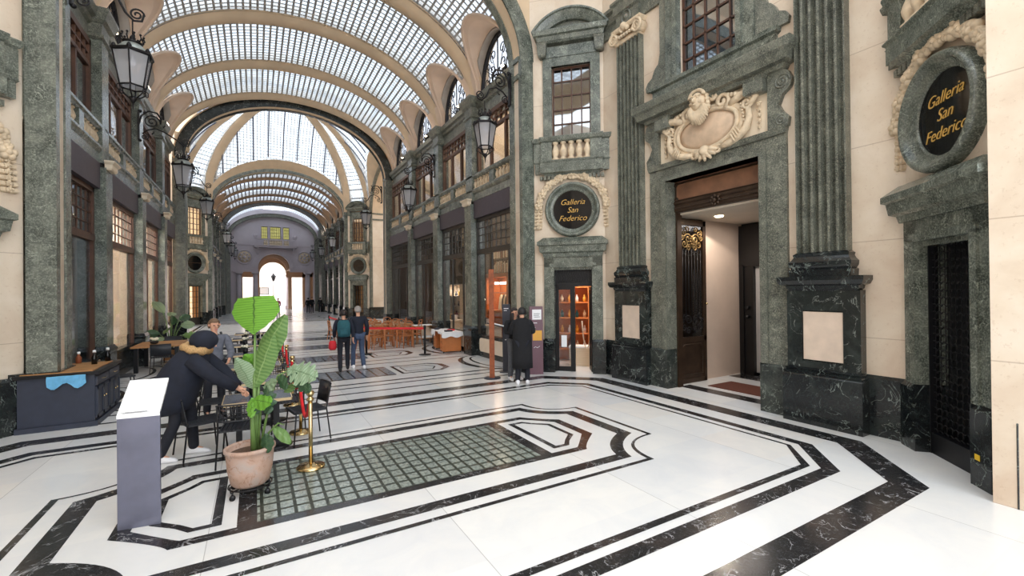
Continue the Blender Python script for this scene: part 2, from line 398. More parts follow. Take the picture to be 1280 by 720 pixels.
    def loft(s, rings, mi=0, smooth=True, cap=True):
        n = len(rings[0]); vs = [p for r in rings for p in r]; fs = []
        for i in range(len(rings) - 1):
            for k in range(n): fs.append((i * n + k, i * n + (k + 1) % n, (i + 1) * n + (k + 1) % n, (i + 1) * n + k))
        if cap: fs.append(tuple(range(n - 1, -1, -1))); fs.append(tuple((len(rings) - 1) * n + k for k in range(n)))
        return s.add(vs, fs, mi, smooth)
    def arch(s, xc, zc, a, b, prof, t0=0, t1=pi, n=48, mi=0, smooth=False, legs=0.0):
        """closed profile [(outward offset, y)] swept along an ellipse in x,z"""
        m = len(prof); vs = []; fs = []
        st = []
        if legs: st.append((t0, -legs))
        st += [(t0 + (t1 - t0) * i / n, 0) for i in range(n + 1)]
        if legs: st.append((t1, -legs))
        for t, dz in st:
            for o, y in prof: vs.append((xc + (a + o) * cos(t), y, zc + (b + o) * sin(t) + dz))
        for i in range(len(st) - 1):
            for k in range(m): fs.append((i * m + k, i * m + (k + 1) % m, (i + 1) * m + (k + 1) % m, (i + 1) * m + k))
        fs.append(tuple(range(m - 1, -1, -1))); fs.append(tuple((len(st) - 1) * m + k for k in range(m)))
        return s.add(vs, fs, mi, smooth)
    def ribbon(s, a, b, z, mi=0):
        """flat quads between two 2-D polylines a and b at height z"""
        n = len(a); vs = [(x, y, z) for x, y in a] + [(x, y, z) for x, y in b]
        return s.add(vs, [(i, i + 1, n + i + 1, n + i) for i in range(n - 1)], mi)
    def xf(s, Mx, start=0):
        for i in range(start, len(s.v)): s.v[i] = tuple(Mx @ Vector(s.v[i]))
        return s
    def build(s, name, mats, parent=None, frame=None, bevel=0, kind=None):
        me = bpy.data.meshes.new(name); me.from_pydata(s.v, [], s.f); me.validate(clean_customdata=False) if False else None
        if not isinstance(mats, (list, tuple)): mats = [mats]
        for m in mats: me.materials.append(M[m] if isinstance(m, str) else m)
        me.polygons.foreach_set('material_index', s.mi); me.polygons.foreach_set('use_smooth', s.sm)
        if s.uv:
            ul = me.uv_layers.new(name='UVMap')
            for fi, uvs in s.uv.items():
                p = me.polygons[fi]
                for k, li in enumerate(p.loop_indices): ul.data[li].uv = uvs[k]
        me.update()
        o = bpy.data.objects.new(name, me); COL.objects.link(o)
        if parent is not None: o.parent = parent
        if frame: o.location = (frame[0], frame[1], frame[3] if len(frame) > 3 else 0); o.rotation_euler = (0, 0, frame[2])
        if bevel:
            b = o.modifiers.new('bevel', 'BEVEL'); b.width = bevel; b.segments = 2; b.limit_method = 'ANGLE'; b.angle_limit = radians(40)
        if kind: o['kind'] = kind
        return o

def thing(name, label, cat, loc=(0, 0, 0), rz=0, group=None):
    o = bpy.data.objects.new(name, None); COL.objects.link(o); o.empty_display_size = .1
    o.location = loc; o.rotation_euler = (0, 0, rz); o['label'] = label; o['category'] = cat
    if group: o['group'] = group
    return o
def tag(o, label, cat, group=None):
    o['label'] = label; o['category'] = cat
    if group: o['group'] = group
    return o
def struct_empty(name, loc=(0, 0, 0), rz=0, label=None):
    o = bpy.data.objects.new(name, None); COL.objects.link(o); o.location = loc; o.rotation_euler = (0, 0, rz); o['kind'] = 'structure'
    if label: o['label'] = label
    return o
def dup(root, loc, rz, label=None):
    def cp(o, parent):
        c = o.copy(); COL.objects.link(c); c.parent = parent
        for ch in o.children: cp(ch, c)
        return c
    r = cp(root, None); r.location = loc; r.rotation_euler = (0, 0, rz)
    if label: r['label'] = label
    return r
def text(s, size, mat, parent, loc, rot=(pi / 2, 0, 0), shear=0, ext=.002, name='lettering', align='CENTER', track=1.0):
    c = bpy.data.curves.new(name, 'FONT'); c.body = s; c.size = size; c.extrude = ext; c.shear = shear; c.align_x = align; c.align_y = 'CENTER'
    c.space_character = track; c.resolution_u = 4; c.offset = -.012 * size if mat == 'gold_text' else 0
    tmp = bpy.data.objects.new(name + '_tmp', c); COL.objects.link(tmp)
    bpy.context.view_layer.update()
    me = bpy.data.meshes.new_from_object(tmp.evaluated_get(bpy.context.evaluated_depsgraph_get())); me.name = name
    bpy.data.objects.remove(tmp); bpy.data.curves.remove(c)
    me.materials.clear(); me.materials.append(M[mat]); o = bpy.data.objects.new(name, me); COL.objects.link(o); o.parent = parent; o.location = loc; o.rotation_euler = rot
    return o
ORD = ['nearest', 'second', 'third', 'fourth', 'fifth', 'sixth']
def lamp(kind, loc, energy, color=(1, .8, .6), size=.3, rot=(0, 0, 0), sy=None, name='lamp_light'):
    l = bpy.data.lights.new(name, kind); l.energy = energy; l.color = color
    if kind == 'AREA':
        l.size = size
        if sy: l.shape = 'RECTANGLE'; l.size_y = sy
    elif kind == 'SPOT': l.spot_size = size; l.shadow_soft_size = .05
    else: l.shadow_soft_size = size
    o = bpy.data.objects.new(name, l); COL.objects.link(o); o.location = loc; o.rotation_euler = rot; return o
def spiral(c, r0, r1, a0, turns, n=28):
    return [(c[0] + (r0 + (r1 - r0) * i / n) * cos(a0 + turns * 2 * pi * i / n), c[1] + (r0 + (r1 - r0) * i / n) * sin(a0 + turns * 2 * pi * i / n)) for i in range(n + 1)]
# ================================================================== FLOOR
b = MB(); b.vprism([(-9, -8), (16, -8), (16, 61.5), (-9, 61.5)], -.3, 0)
floor = b.build('floor', 'floor_white', kind='structure')
b = MB(); b.box(-60, 80, 61.5, 130, -.32, -.03)
b.build('ground', 'ground', kind='structure')

def octring(name, o, i, xc, yc, hx=None, z=.002, mat='floor_black'):
    """o, i = ((x1,y1),(x2,y2)) corner points of the right upper chamfer, relative to the centre"""
    def poly(c):
        (x1, y1), (x2, y2) = c
        return [(x1, y1), (x2, y2), (-x2, y2), (-x1, y1), (-x1, -y1), (-x2, -y2), (x2, -y2), (x1, -y1), (x1, y1)]
    A = [(xc + x, yc + y) for x, y in poly(o)]; B = [(xc + x, yc + y) for x, y in poly(i)]
    m = MB(); m.ribbon(A, B, z); o_ = m.build(name, mat, floor); return o_
def octset(xc, yc, dy):
    octring('marble_band', ((5.53, 2.58 + dy), (4.48, 3.60 + dy)), ((5.20, 2.44 + dy), (4.31, 3.31 + dy)), xc, yc)
    octring('marble_band', ((4.85, 2.30 + dy), (4.18, 2.92 + dy)), ((4.70, 2.20 + dy), (4.09, 2.76 + dy)), xc, yc)
    octring('marble_band', ((4.59, 2.16 + dy), (4.06, 2.66 + dy)), ((4.54, 2.13 + dy), (4.01, 2.58 + dy)), xc, yc)
octset(XN, YN, 0)
octset(XF, 30.4, 1.95)

def arcpts(p, q, m, n=10):
    """circle-like arc p->q through m (quadratic Bezier)"""
    cx = 2 * m[0] - (p[0] + q[0]) / 2; cy = 2 * m[1] - (p[1] + q[1]) / 2
    return [((1 - t) ** 2 * p[0] + 2 * t * (1 - t) * cx + t * t * q[0], (1 - t) ** 2 * p[1] + 2 * t * (1 - t) * cy + t * t * q[1]) for t in [i / n for i in range(n + 1)]]
def scallop(V1, V2, mid, xc, yc):
    q = arcpts(V2, V1, mid)
    pts = q + [(-x, y) for x, y in reversed(q)] + [(-x, -y) for x, y in q] + [(x, -y) for x, y in reversed(q)] + [q[0]]
    return [(xc + x, yc + y) for x, y in pts]
def scallop_ring(o, i, xc, yc):
    m = MB(); m.ribbon(scallop(*o, xc, yc), scallop(*i, xc, yc), .002); m.build('marble_band', 'floor_black', floor)
def centre_panel(xc, yc, real=True):
    scallop_ring(((2.68, 1.56), (3.385, .875), (2.86, 1.05)), ((2.62, 1.50), (3.32, .84), (2.82, 1.03)), xc, yc)
    scallop_ring(((2.5, 1.36), (3.17, .69), (2.73, .97)), ((2.39, 1.20), (2.97, .60), (2.59, .87)), xc, yc)
    scallop_ring(((2.2, .86), (2.67, .41), (2.34, .69)), ((2.13, .74), (2.53, .34), (2.23, .65)), xc, yc)
    for sx in (1, -1):
        m = MB(); o = [(1.84, .62), (2.09, .62), (2.2, .48), (2.41, .3), (2.41, -.3), (2.2, -.48), (2.09, -.62), (1.84, -.62), (1.84, .62)]
        i = [(1.92, .55), (2.06, .55), (2.16, .43), (2.34, .26), (2.34, -.26), (2.16, -.43), (2.06, -.55), (1.92, -.55), (1.92, .55)]
        m.ribbon([(xc + sx * x, yc + y) for x, y in o], [(xc + sx * x, yc + y) for x, y in i], .002); m.build('marble_band', 'floor_black', floor)
        m = MB(); m.box(xc + sx * 1.56, xc + sx * 1.72, yc - .74, yc + .74, .0005, .002); m.build('marble_band', 'floor_black', floor)
    m = MB(); m.box(xc - 1.6, xc + 1.6, yc - .78, yc + .78, .0004, .0018); m.build('glass_block_panel', 'floor_glass', floor)
centre_panel(XN, YN)

def floor_line(x0, x1, y, w): 
    m = MB(); m.box(x0, x1, y - w / 2, y + w / 2, .0004, .002); m.build('marble_band', 'floor_black', floor)
def bay_floor(xc, yc, x_half=4.0, w=1.25):
    m = MB(); m.box(xc - 1.52, xc + 1.52, yc - w / 2, yc + w / 2, .0004, .0018); m.build('skylight_paving', 'floor_slats', floor)
    for s in (-1, 1): floor_line(xc - 1.52, xc + 1.5, yc + s * w / 2, .09)
    for s in (-1, 1):
        m = MB(); h = w / 2
        o = [(1.66, h), (2.75, h), (3.08, .3), (3.08, -.3), (2.75, -h), (1.66, -h), (1.66, h)]
        i = [(1.74, h - .08), (2.7, h - .08), (2.92, .25), (2.92, -.25), (2.7, -h + .08), (1.74, -h + .08), (1.74, h - .08)]
        m.ribbon([(xc + s * x, yc + y) for x, y in o], [(xc + s * x, yc + y) for x, y in i], .002); m.build('marble_band', 'floor_black', floor)
        m = MB(); m.ribbon([(xc + s * x, yc + y) for x, y in ((1.85, .35), (2.6, .35), (2.78, 0), (2.6, -.35), (1.85, -.35), (1.85, .35))],
                           [(xc + s * x, yc + y) for x, y in ((1.88, .31), (2.57, .31), (2.73, 0), (2.57, -.31), (1.88, -.31), (1.88, .31))], .002); m.build('marble_band', 'floor_black', floor)
for yc in (11.8, 15.05, 18.35, 21.65): bay_floor(XG - .04, yc)
for y, w in ((9.57, .08), (10.12, .08), (10.52, .11), (13.12, .07), (13.75, .07), (16.4, .07), (17.02, .07), (19.7, .07), (20.32, .07), (23.0, .08), (23.6, .1), (24.2, .07)): floor_line(XG - 4.15, XG + 4.15, y, w)
for yc in (38.2, 41.5, 44.8, 48.1): bay_floor(XF, yc)
for y in (36.3, 36.9, 39.6, 40.1, 42.9, 43.4, 46.2, 46.7, 49.5, 50.1, 51.5, 53.0): floor_line(XG - 4.1, XG + 4.1, y, .09)
# half-oval inlays in front of the shop windows
def shop_oval(side, yc):
    X0 = XG + side * 4.45
    def el(rx, ry): return [(X0 - side * rx * sin(pi * t / 24), yc - ry * cos(pi * t / 24)) for t in range(25)]
    m = MB(); m.ribbon(el(.92, 1.42), el(.74, 1.38), .002); m.build('marble_band', 'floor_black', floor)
    m = MB(); m.ribbon(el(.52, 1.2), el(.44, 1.15), .002); m.build('marble_band', 'floor_black', floor)
for yc in (11.65, 15.0, 18.3, 21.6): shop_oval(1, yc); shop_oval(-1, yc)

# ================================================================== GALLERY SECTIONS
def SB(m, side, xc, d0, d1, y0, y1, z0, z1, mi=0):
    """box given by distances from the gallery axis on one side"""
    return m.box(xc + side * d0, xc + side * d1, y0, y1, z0, z1, mi)

VA, VB, VZ = 4.75, 3.02, 8.1           # vault ellipse under the ribs
HR, HZ, HH = 1.2, 8.8, 1.22          # hood of the lunettes

def vx(z, a, b_):
    return a * sqrt(max(0, 1 - ((z - VZ) / b_) ** 2))

def vault_bay(xc, yc, hb, mat, gmat):
    """glass between two ribs (bay centre yc, half width hb) with openings for the hoods"""
    a, b_ = VA + .1, VB + .12
    rows = []; N = 64; L = 0; prev = None
    for i in range(N + 1):
        t = .13 + (pi - .26) * i / N
        x, z = a * cos(t), VZ + b_ * sin(t)
        if prev: L += hypot(x - prev[0], z - prev[1])
        prev = (x, z); rows.append((x, z, L))
    m = MB(); vs = []; fs = []; uv = []
    def hood(z):
        if z <= HZ: return HR
        if z >= HZ + HH: return 0
        return HR * sqrt(1 - ((z - HZ) / HH) ** 2)
    for i in range(N):
        (x0, z0, l0), (x1, z1, l1) = rows[i], rows[i + 1]
        h0, h1 = min(hood(z0), hb), min(hood(z1), hb)
        for s in (-1, 1):
            k = len(vs)
            vs += [(xc + x0, yc + s * h0, z0), (xc + x0, yc + s * hb, z0), (xc + x1, yc + s * hb, z1), (xc + x1, yc + s * h1, z1)]
            uv += [(l0, yc + s * h0), (l0, yc + s * hb), (l1, yc + s * hb), (l1, yc + s * h1)]
            fs.append((k, k + 1, k + 2, k + 3))
    m.add(vs, fs, 0, True, uv)
    return m

def hood_mesh(m, side, xc, yc, cream=0):
    """plaster lunette hood from the vault to the window arch"""
    n = 20; low = 8.3; crv = []
    def c_(R_, zc, H_, X, k=None):
        P = []
        for i in range(n + 1):
            t = pi * i / n; z = zc + H_ * sin(t); x = vx(z, VA + .03, VB + .05) + k if k is not None else X
            P.append((xc + side * x, yc + R_ * cos(t), z))
        P.insert(0, (P[0][0], P[0][1], low)); P.append((P[-1][0], P[-1][1], low)); return P
    A = c_(HR, HZ, HH, 0, 0); B = c_(HR - .1, HZ - .02, HH - .08, 0, .06)
    C = c_(1.13, 8.72, 1.16, 4.62 if False else 0, .0)
    C = [(xc + side * max(abs(q[0] - xc), 4.55), q[1], q[2]) for q in c_(1.12, 8.7, 1.2, 0, .2)]
    D = [(q[0], yc + (q[1] - yc) * .95, q[2] - (.05 if q[2] > 8.5 else 0)) for q in C]
    E_ = c_(1.07, 8.42, 1.5, 4.86)
    def surf(P, Q, mi):
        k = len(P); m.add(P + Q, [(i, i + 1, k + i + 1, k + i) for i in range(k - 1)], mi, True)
    surf(A, B, 0); surf(B, C, 0); surf(C, D, 1); surf(D, E_, 1)  # inner bands take the painted recess shadow
    m.tube(A, .045, 6, 0)
    for s in (-1, 1):
        e = yc + s * HR; f = yc + s * (HR + .6)
        m.add([(xc + side * (VA + .02), e, low), (xc + side * (VA + .05), f, low), (xc + side * vx(9.2, VA + .05, VB), f, 9.2), (xc + side * vx(9.2, VA + .05, VB), e, 9.2)], [(0, 1, 2, 3)], 0)

WN = [0]
def wname(p='window'):
    WN[0] += 1; return '%s_%d' % (p, WN[0])

def lunette(side, xc, yc, detail=True):
    w = struct_empty(wname(), (xc + side * 4.80, yc, HZ - .42), -pi / 2 if side > 0 else pi / 2)
    w['label'] = 'arched lunette window with black ironwork scrolls above the cornice'
    n = 20; R, H = 1.10, 1.50
    m = MB(); pr = [(0, -.04), (0, .06), (-.08, .06), (-.08, -.04)]
    m.arch(0, 0, R, H, pr, n=n); m.box(-R, R, -.04, .06, -.06, .05)
    m.build('window_frame', 'iron', w)
    m = MB(); m.arch(0, 0, R, H, [(-.02, .03), (.5, .03), (.5, .12), (-.02, .12)], n=n); m.build('plaster_reveal', 'stucco', w)
    m = MB(); pts = [((R - .04) * cos(pi * i / n), (H - .04) * sin(pi * i / n)) for i in range(n + 1)]
    m.add([(x, .02, z) for x, z in pts], [tuple(range(n + 1))]); m.build('glass_pane', 'lunette_glass' if 'lunette_glass' in M else 'glass', w)
    if detail:
        m = MB()
        for sx in (-1, 1):
            for (cx, cz, r, a0, tn) in ((.28, .95, .2, -1.2, 1.3), (.36, .52, .26, 1.0, -1.4), (.7, .3, .2, 2.0, 1.3), (.12, .3, .16, 0, 1.2), (.62, .72, .13, 0, 1.2)):
                m.tube([(sx * x, 0, z) for x, z in spiral((cx, cz), r, .03, a0, tn)], .016, 5)
        m.tube([(0, 0, 0), (0, 0, H)], .022, 6)
        for a in (.5, 1.0): m.tube([(0, 0, .1), (R * sin(a), 0, H * cos(a))], .012, 5); m.tube([(0, 0, .1), (-R * sin(a), 0, H * cos(a))], .012, 5)
        m.build('scroll_grille', 'iron', w)
    return w



BALUSTER = [(.075, 0), (.075, .03), (.05, .045), (.04, .07), (.062, .12), (.068, .16), (.05, .22), (.03, .27), (.034, .29), (.055, .30), (.055, .33)]
_bal = MB(); _bal.lathe(BALUSTER, seg=10); 
_balmesh = None
def baluster(parent, x, y, z, s=1.0):
    global _balmesh
    if _balmesh is None:
        o = _bal.build('baluster', 'carved', parent); _balmesh = o.data
    else:
        o = bpy.data.objects.new('baluster', _balmesh); COL.objects.link(o); o.parent = parent
    o.location = (x, y, z); o.scale = (s, s, s); return o

def pilaster(side, xc, yc, label, group, detail=True):
    """two-storey square pilaster on the shop front; local x along wall, -y towards the nave"""
    rz = -pi / 2 if side > 0 else pi / 2
    t = thing('pilaster', label, 'pilaster', (xc + side * 4.92, yc, 0), rz, group)
    m = MB(); m.box(-.25, .25, -.48, 0, .95, 4.9); m.build('lower_shaft', 'green', t)
    m = MB(); m.stack(-.27, .27, 0, .5, [(0, .03), (.8, .03), (.86, .05), (.95, 0)]); m.build('plinth', 'black', t)
    m = MB(); m.stack(-.2, .2, -.45, .1, [(4.86, .0), (4.9, .03), (4.98, .03), (5.03, .08), (5.06, .08)]); m.build('cap_block', 'stucco_lit', t)
    m = MB(); m.box(-.25, .25, -.42, 0, 5.0, 7.75); m.build('upper_shaft', 'green', t)
    m = MB(); m.stack(-.27, .27, 0, .42, [(7.7, 0), (7.74, .05), (7.8, .05), (7.84, 0), (8.05, .02), (8.12, .09), (8.2, .12), (8.3, .16), (8.36, .16)]); m.build('capital', 'green_dark', t)
    return t

def spot(side, xc, y, i, near):
    sd = 'right' if side > 0 else 'left'; g = 'near' if near else 'far'
    t = thing('cornice_spotlight', 'small black cornice spotlight, %s on the %s of the %s gallery' % (ORD[i], sd, g), 'spotlight', (xc + side * 4.62, y, 8.36), 0, 'cornice spotlights')
    m = MB(); m.box(-.05, .05, -.08, .08, 0, .03); m.lathe([(.07, 0), (.085, .05), (.085, .13), (.06, .16)], (0, 0, .03), 10); m.build('lamp_housing', 'black_metal', t)
    m = MB(); m.lathe([(.001, 0), (.06, .02), (.06, .04), (.001, .05)], (-side * .09, -.02, .1), 10); m.build('lens', 'lamp_on', t)
    l = lamp('POINT', (xc + side * 4.3, y + .1, 8.55), 10 if near else 10, (1, .84, .66), .06, name='spot_light')
    return t

def gallery(y0, pil, y1, xc, n, detail, PS=None):
    """y0: first pier face, pil: pilaster centres, y1: (start,end) of the closing pier"""
    hb0 = pil[0] - (y0 + .6)
    edges = [y0 + .6] + pil + [y1[0]]
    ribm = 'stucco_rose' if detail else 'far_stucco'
    # ribs
    prof = [(.02, -.44), (-.02, -.40), (.0, -.34), (-.02, -.30), (-.09, -.22), (-.14, -.1), (-.15, 0), (-.14, .1), (-.09, .22), (-.02, .30), (.0, .34), (-.02, .40), (.02, .44), (.3, .44), (.3, -.44)]
    for k, yc in enumerate([y0 + .62] + pil + [y1[0] - .15]):
        m = MB(); m.arch(xc, VZ, VA + .12, VB + .12, [(o, yc + y) for o, y in prof], .08, pi - .08, 56, smooth=True)
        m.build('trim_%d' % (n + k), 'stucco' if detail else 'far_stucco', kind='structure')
    # glass vault and hoods
    bc = [(edges[i] + edges[i + 1]) / 2 for i in range(len(edges) - 1)]
    for i, yc in enumerate(bc):
        hb = (edges[i + 1] - edges[i]) / 2
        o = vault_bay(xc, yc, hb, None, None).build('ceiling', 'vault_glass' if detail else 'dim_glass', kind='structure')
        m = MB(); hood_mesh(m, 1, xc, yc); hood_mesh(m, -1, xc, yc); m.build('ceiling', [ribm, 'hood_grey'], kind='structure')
        for side in (1, -1):
            lunette(side, xc, yc, detail); spot(side, xc, yc - .75, i, detail)
    # walls per side
    for side in (1, -1):
        sd = 'right' if side > 0 else 'left'
        SE = [y0 + .6] + (PS[side] if PS else pil) + [y1[0]]
        bays = [((SE[i] + (.25 if i else 0)), (SE[i + 1] - (.25 if i < len(pil) else 0))) for i in range(len(SE) - 1)]
        m = MB()
        for i, yc in enumerate(bc):      # wall around the lunettes
            hb = (edges[i + 1] - edges[i]) / 2
            SB(m, side, xc, 4.86, 5.04, yc + 1.06, yc + hb + .01, 8.2, 9.9); SB(m, side, xc, 4.86, 5.04, yc - hb - .01, yc - 1.06, 8.2, 9.9)
            SB(m, side, xc, 4.86, 5.04, yc - hb, yc + hb, 8.2, HZ - .42)
        m.build('wall_' + sd, 'stucco', kind='structure')
        m = MB(); lv = [(7.62, 4.72), (8.0, 4.72), (8.04, 4.66), (8.12, 4.64), (8.16, 4.56), (8.3, 4.52), (8.3, 5.2), (7.62, 5.2)]
        vs = [(xc + side * d, y, z) for y in (y0 + .6, y1[0]) for z, d in lv]; k = len(lv)
        m.add(vs, [tuple(range(k)), tuple(range(2 * k - 1, k - 1, -1))] + [(i, (i + 1) % k, (i + 1) % k + k, i + k) for i in range(k)])
        m.build('trim_%d' % (n + 10 + side), 'green_dark', kind='structure')
        # balcony beam
        m = MB(); lv = [(4.95, 4.64), (5.0, 4.56), (5.2, 4.56), (5.24, 4.52), (5.3, 4.5), (5.35, 4.5), (5.35, 4.75), (4.95, 5.2)]
        vs = [(xc + side * d, y, z) for y in (y0 + .6, y1[0]) for z, d in lv]
        m.add(vs, [tuple(range(k)), tuple(range(2 * k - 1, k - 1, -1))] + [(i, (i + 1) % k, (i + 1) % k + k, i + k) for i in range(k)])
        m.build('trim_%d' % (n + 20 + side), 'green', kind='structure')
        for i, (ya, yb) in enumerate(bays):
            shopbay(side, xc, ya, yb, i, detail)
            balustrade(side, xc, SE[i], SE[i + 1], i, detail, n)
            upper_window(side, xc, ya, yb, i, detail)
        for k, yc in enumerate(SE[1:-1]):
            pilaster(side, xc, yc, 'square green marble pilaster, %s of three on the %s of the %s gallery' % (ORD[k], sd, 'near' if detail else 'far'), 'pilasters of the %s gallery' % ('near' if detail else 'far'))

def balustrade(side, xc, e0, e1, i, detail, n):
    sd = 'right' if side > 0 else 'left'; L = e1 - e0; ym = (e0 + e1) / 2
    rz = -pi / 2 if side > 0 else pi / 2
    t = thing('balustrade', 'balcony balustrade with cream balusters, %s bay on the %s of the %s gallery' % (ORD[i], sd, 'near' if detail else 'far'), 'balustrade', (xc + side * 4.62, ym, 5.35), rz, 'balustrades of the %s gallery' % ('near' if detail else 'far'))
    m = MB(); m.stack(-L / 2, L / 2, .09, .18, [(.35, -.03), (.38, .01), (.42, .03), (.48, .03), (.5, 0)]); m.build('handrail', 'green', t)
    m = MB(); m.box(-L / 2, L / 2, -.08, .08, 0, .035); m.build('bottom_rail', 'green', t)
    m = MB()
    m.box(-L / 2, -L / 2 + .17, -.09, .09, .03, .36); m.build('pedestal_block', 'green', t); m = MB(); m.box(L / 2 - .17, L / 2, -.09, .09, .03, .36)
    m.build('pedestal_block', 'green', t); m = MB(); m.box(-.14, .14, -.09, .09, .03, .36); m.build('pedestal_block', 'green', t)
    if detail:
        for a, c in ((-L / 2 + .17, -.14), (.14, L / 2 - .17)):
            k = 6
            for j in range(k): baluster(t, a + (c - a) * (j + .5) / k, 0, .03, .98)
    else:
        m = MB()
        for a, c in ((-L / 2 + .17, -.14), (.14, L / 2 - .17)):
            for j in range(6): m.lathe([(.06, 0), (.035, .08), (.06, .15), (.03, .25), (.05, .33)], (a + (c - a) * (j + .5) / 6, 0, .03), 6)
        o = m.build('baluster_row', 'carved', t)

def grid(m, x0, x1, z0, z1, nx, nz, w=.03, y0=-.03, y1=.02, fw=.06):
    m.box(x0, x0 + fw, y0, y1, z0, z1); m.box(x1 - fw, x1, y0, y1, z0, z1); m.box(x0, x1, y0, y1, z0, z0 + fw); m.box(x0, x1, y0, y1, z1 - fw, z1)
    for i in range(1, nx): x = x0 + (x1 - x0) * i / nx; m.box(x - w / 2, x + w / 2, y0, y1, z0, z1)
    for i in range(1, nz): z = z0 + (z1 - z0) * i / nz; m.box(x0, x1, y0, y1, z - w / 2, z + w / 2)

def upper_window(side, xc, ya, yb, i, detail):
    rz = -pi / 2 if side > 0 else pi / 2; L = yb - ya
    w = struct_empty(wname(), (xc + side * 4.74, (ya + yb) / 2, 0), rz)
    w['label'] = 'tall brown framed gallery window above the balcony'
    m = MB(); h = L / 2
    m.box(-h, -h + .1, -.06, .06, 5.3, 7.65); m.box(h - .1, h, -.06, .06, 5.3, 7.65); m.box(-h, h, -.06, .06, 7.52, 7.65)
    m.box(-h, h, -.05, .05, 7.05, 7.14)
    for x in (-h / 3, h / 3): m.box(x - .04, x + .04, -.05, .05, 5.3, 7.1)
    nx = 9
    for k in range(1, nx): x = -h + 2 * h * k / nx; m.box(x - .014, x + .014, -.04, .04, 7.14, 7.55)
    m.box(-h, h, -.04, .04, 7.32, 7.35)
    m.build('window_frame', 'brown_wood', w)
    m = MB(); m.box(-h + .08, h - .08, -.004, .004, 5.3, 7.6); m.build('glass_pane', 'shop_glass', w)
    # the lit room behind
    warm = (side > 0 and i in (0,)) 
    mat = 'shop_pale' if side > 0 else 'blind'
    m = MB(); m.box(-h - .1, h + .1, 2.2, 2.3, 5.0, 8.0); m.box(-h - .1, h + .1, .1, 2.3, 4.96, 5.0); m.box(-h - .1, h + .1, .1, 2.3, 8.0, 8.05); m.box(-h - .14, -h - .1, .1, 2.3, 5, 8); m.box(h + .1, h + .14, .1, 2.3, 5, 8)
    o = m.build('wall_' + ('right' if side > 0 else 'left'), mat, frame=(xc + side * 4.74, (ya + yb) / 2, rz), kind='structure')
    if side < 0:
        m = MB()
        for (a, c) in ((-h + .12, -h / 3 - .05), (-h / 3 + .06, h / 3 - .06), (h / 3 + .06, h - .12)):
            if (i + int(a * 10)) % 3: m.box(a, c, .12, .14, 5.35, 7.05)
        if m.v: m.build('roller_blind', 'blind', w)
    if detail: 
        e = 90 if warm else (40 if side > 0 else 30)
        p = (xc + side * 5.8, (ya + yb) / 2, 7.6); lamp('POINT', p, e, (1, .82, .62), .15, name='room_light')
        c = MB(); c.lathe([(.001, .12), (.14, .1), (.16, .02), (.1, -.02), (.001, -.02)], (0, 0, 0), 12)
        q = c.build('ceiling_lamp', 'lamp_on' if side > 0 else 'shop_pale', frame=(p[0], p[1], 0, 7.82)); tag(q, 'round ceiling lamp behind the %s upper window on the %s' % (ORD[i], 'right' if side > 0 else 'left'), 'lamp', 'ceiling lamps upstairs')

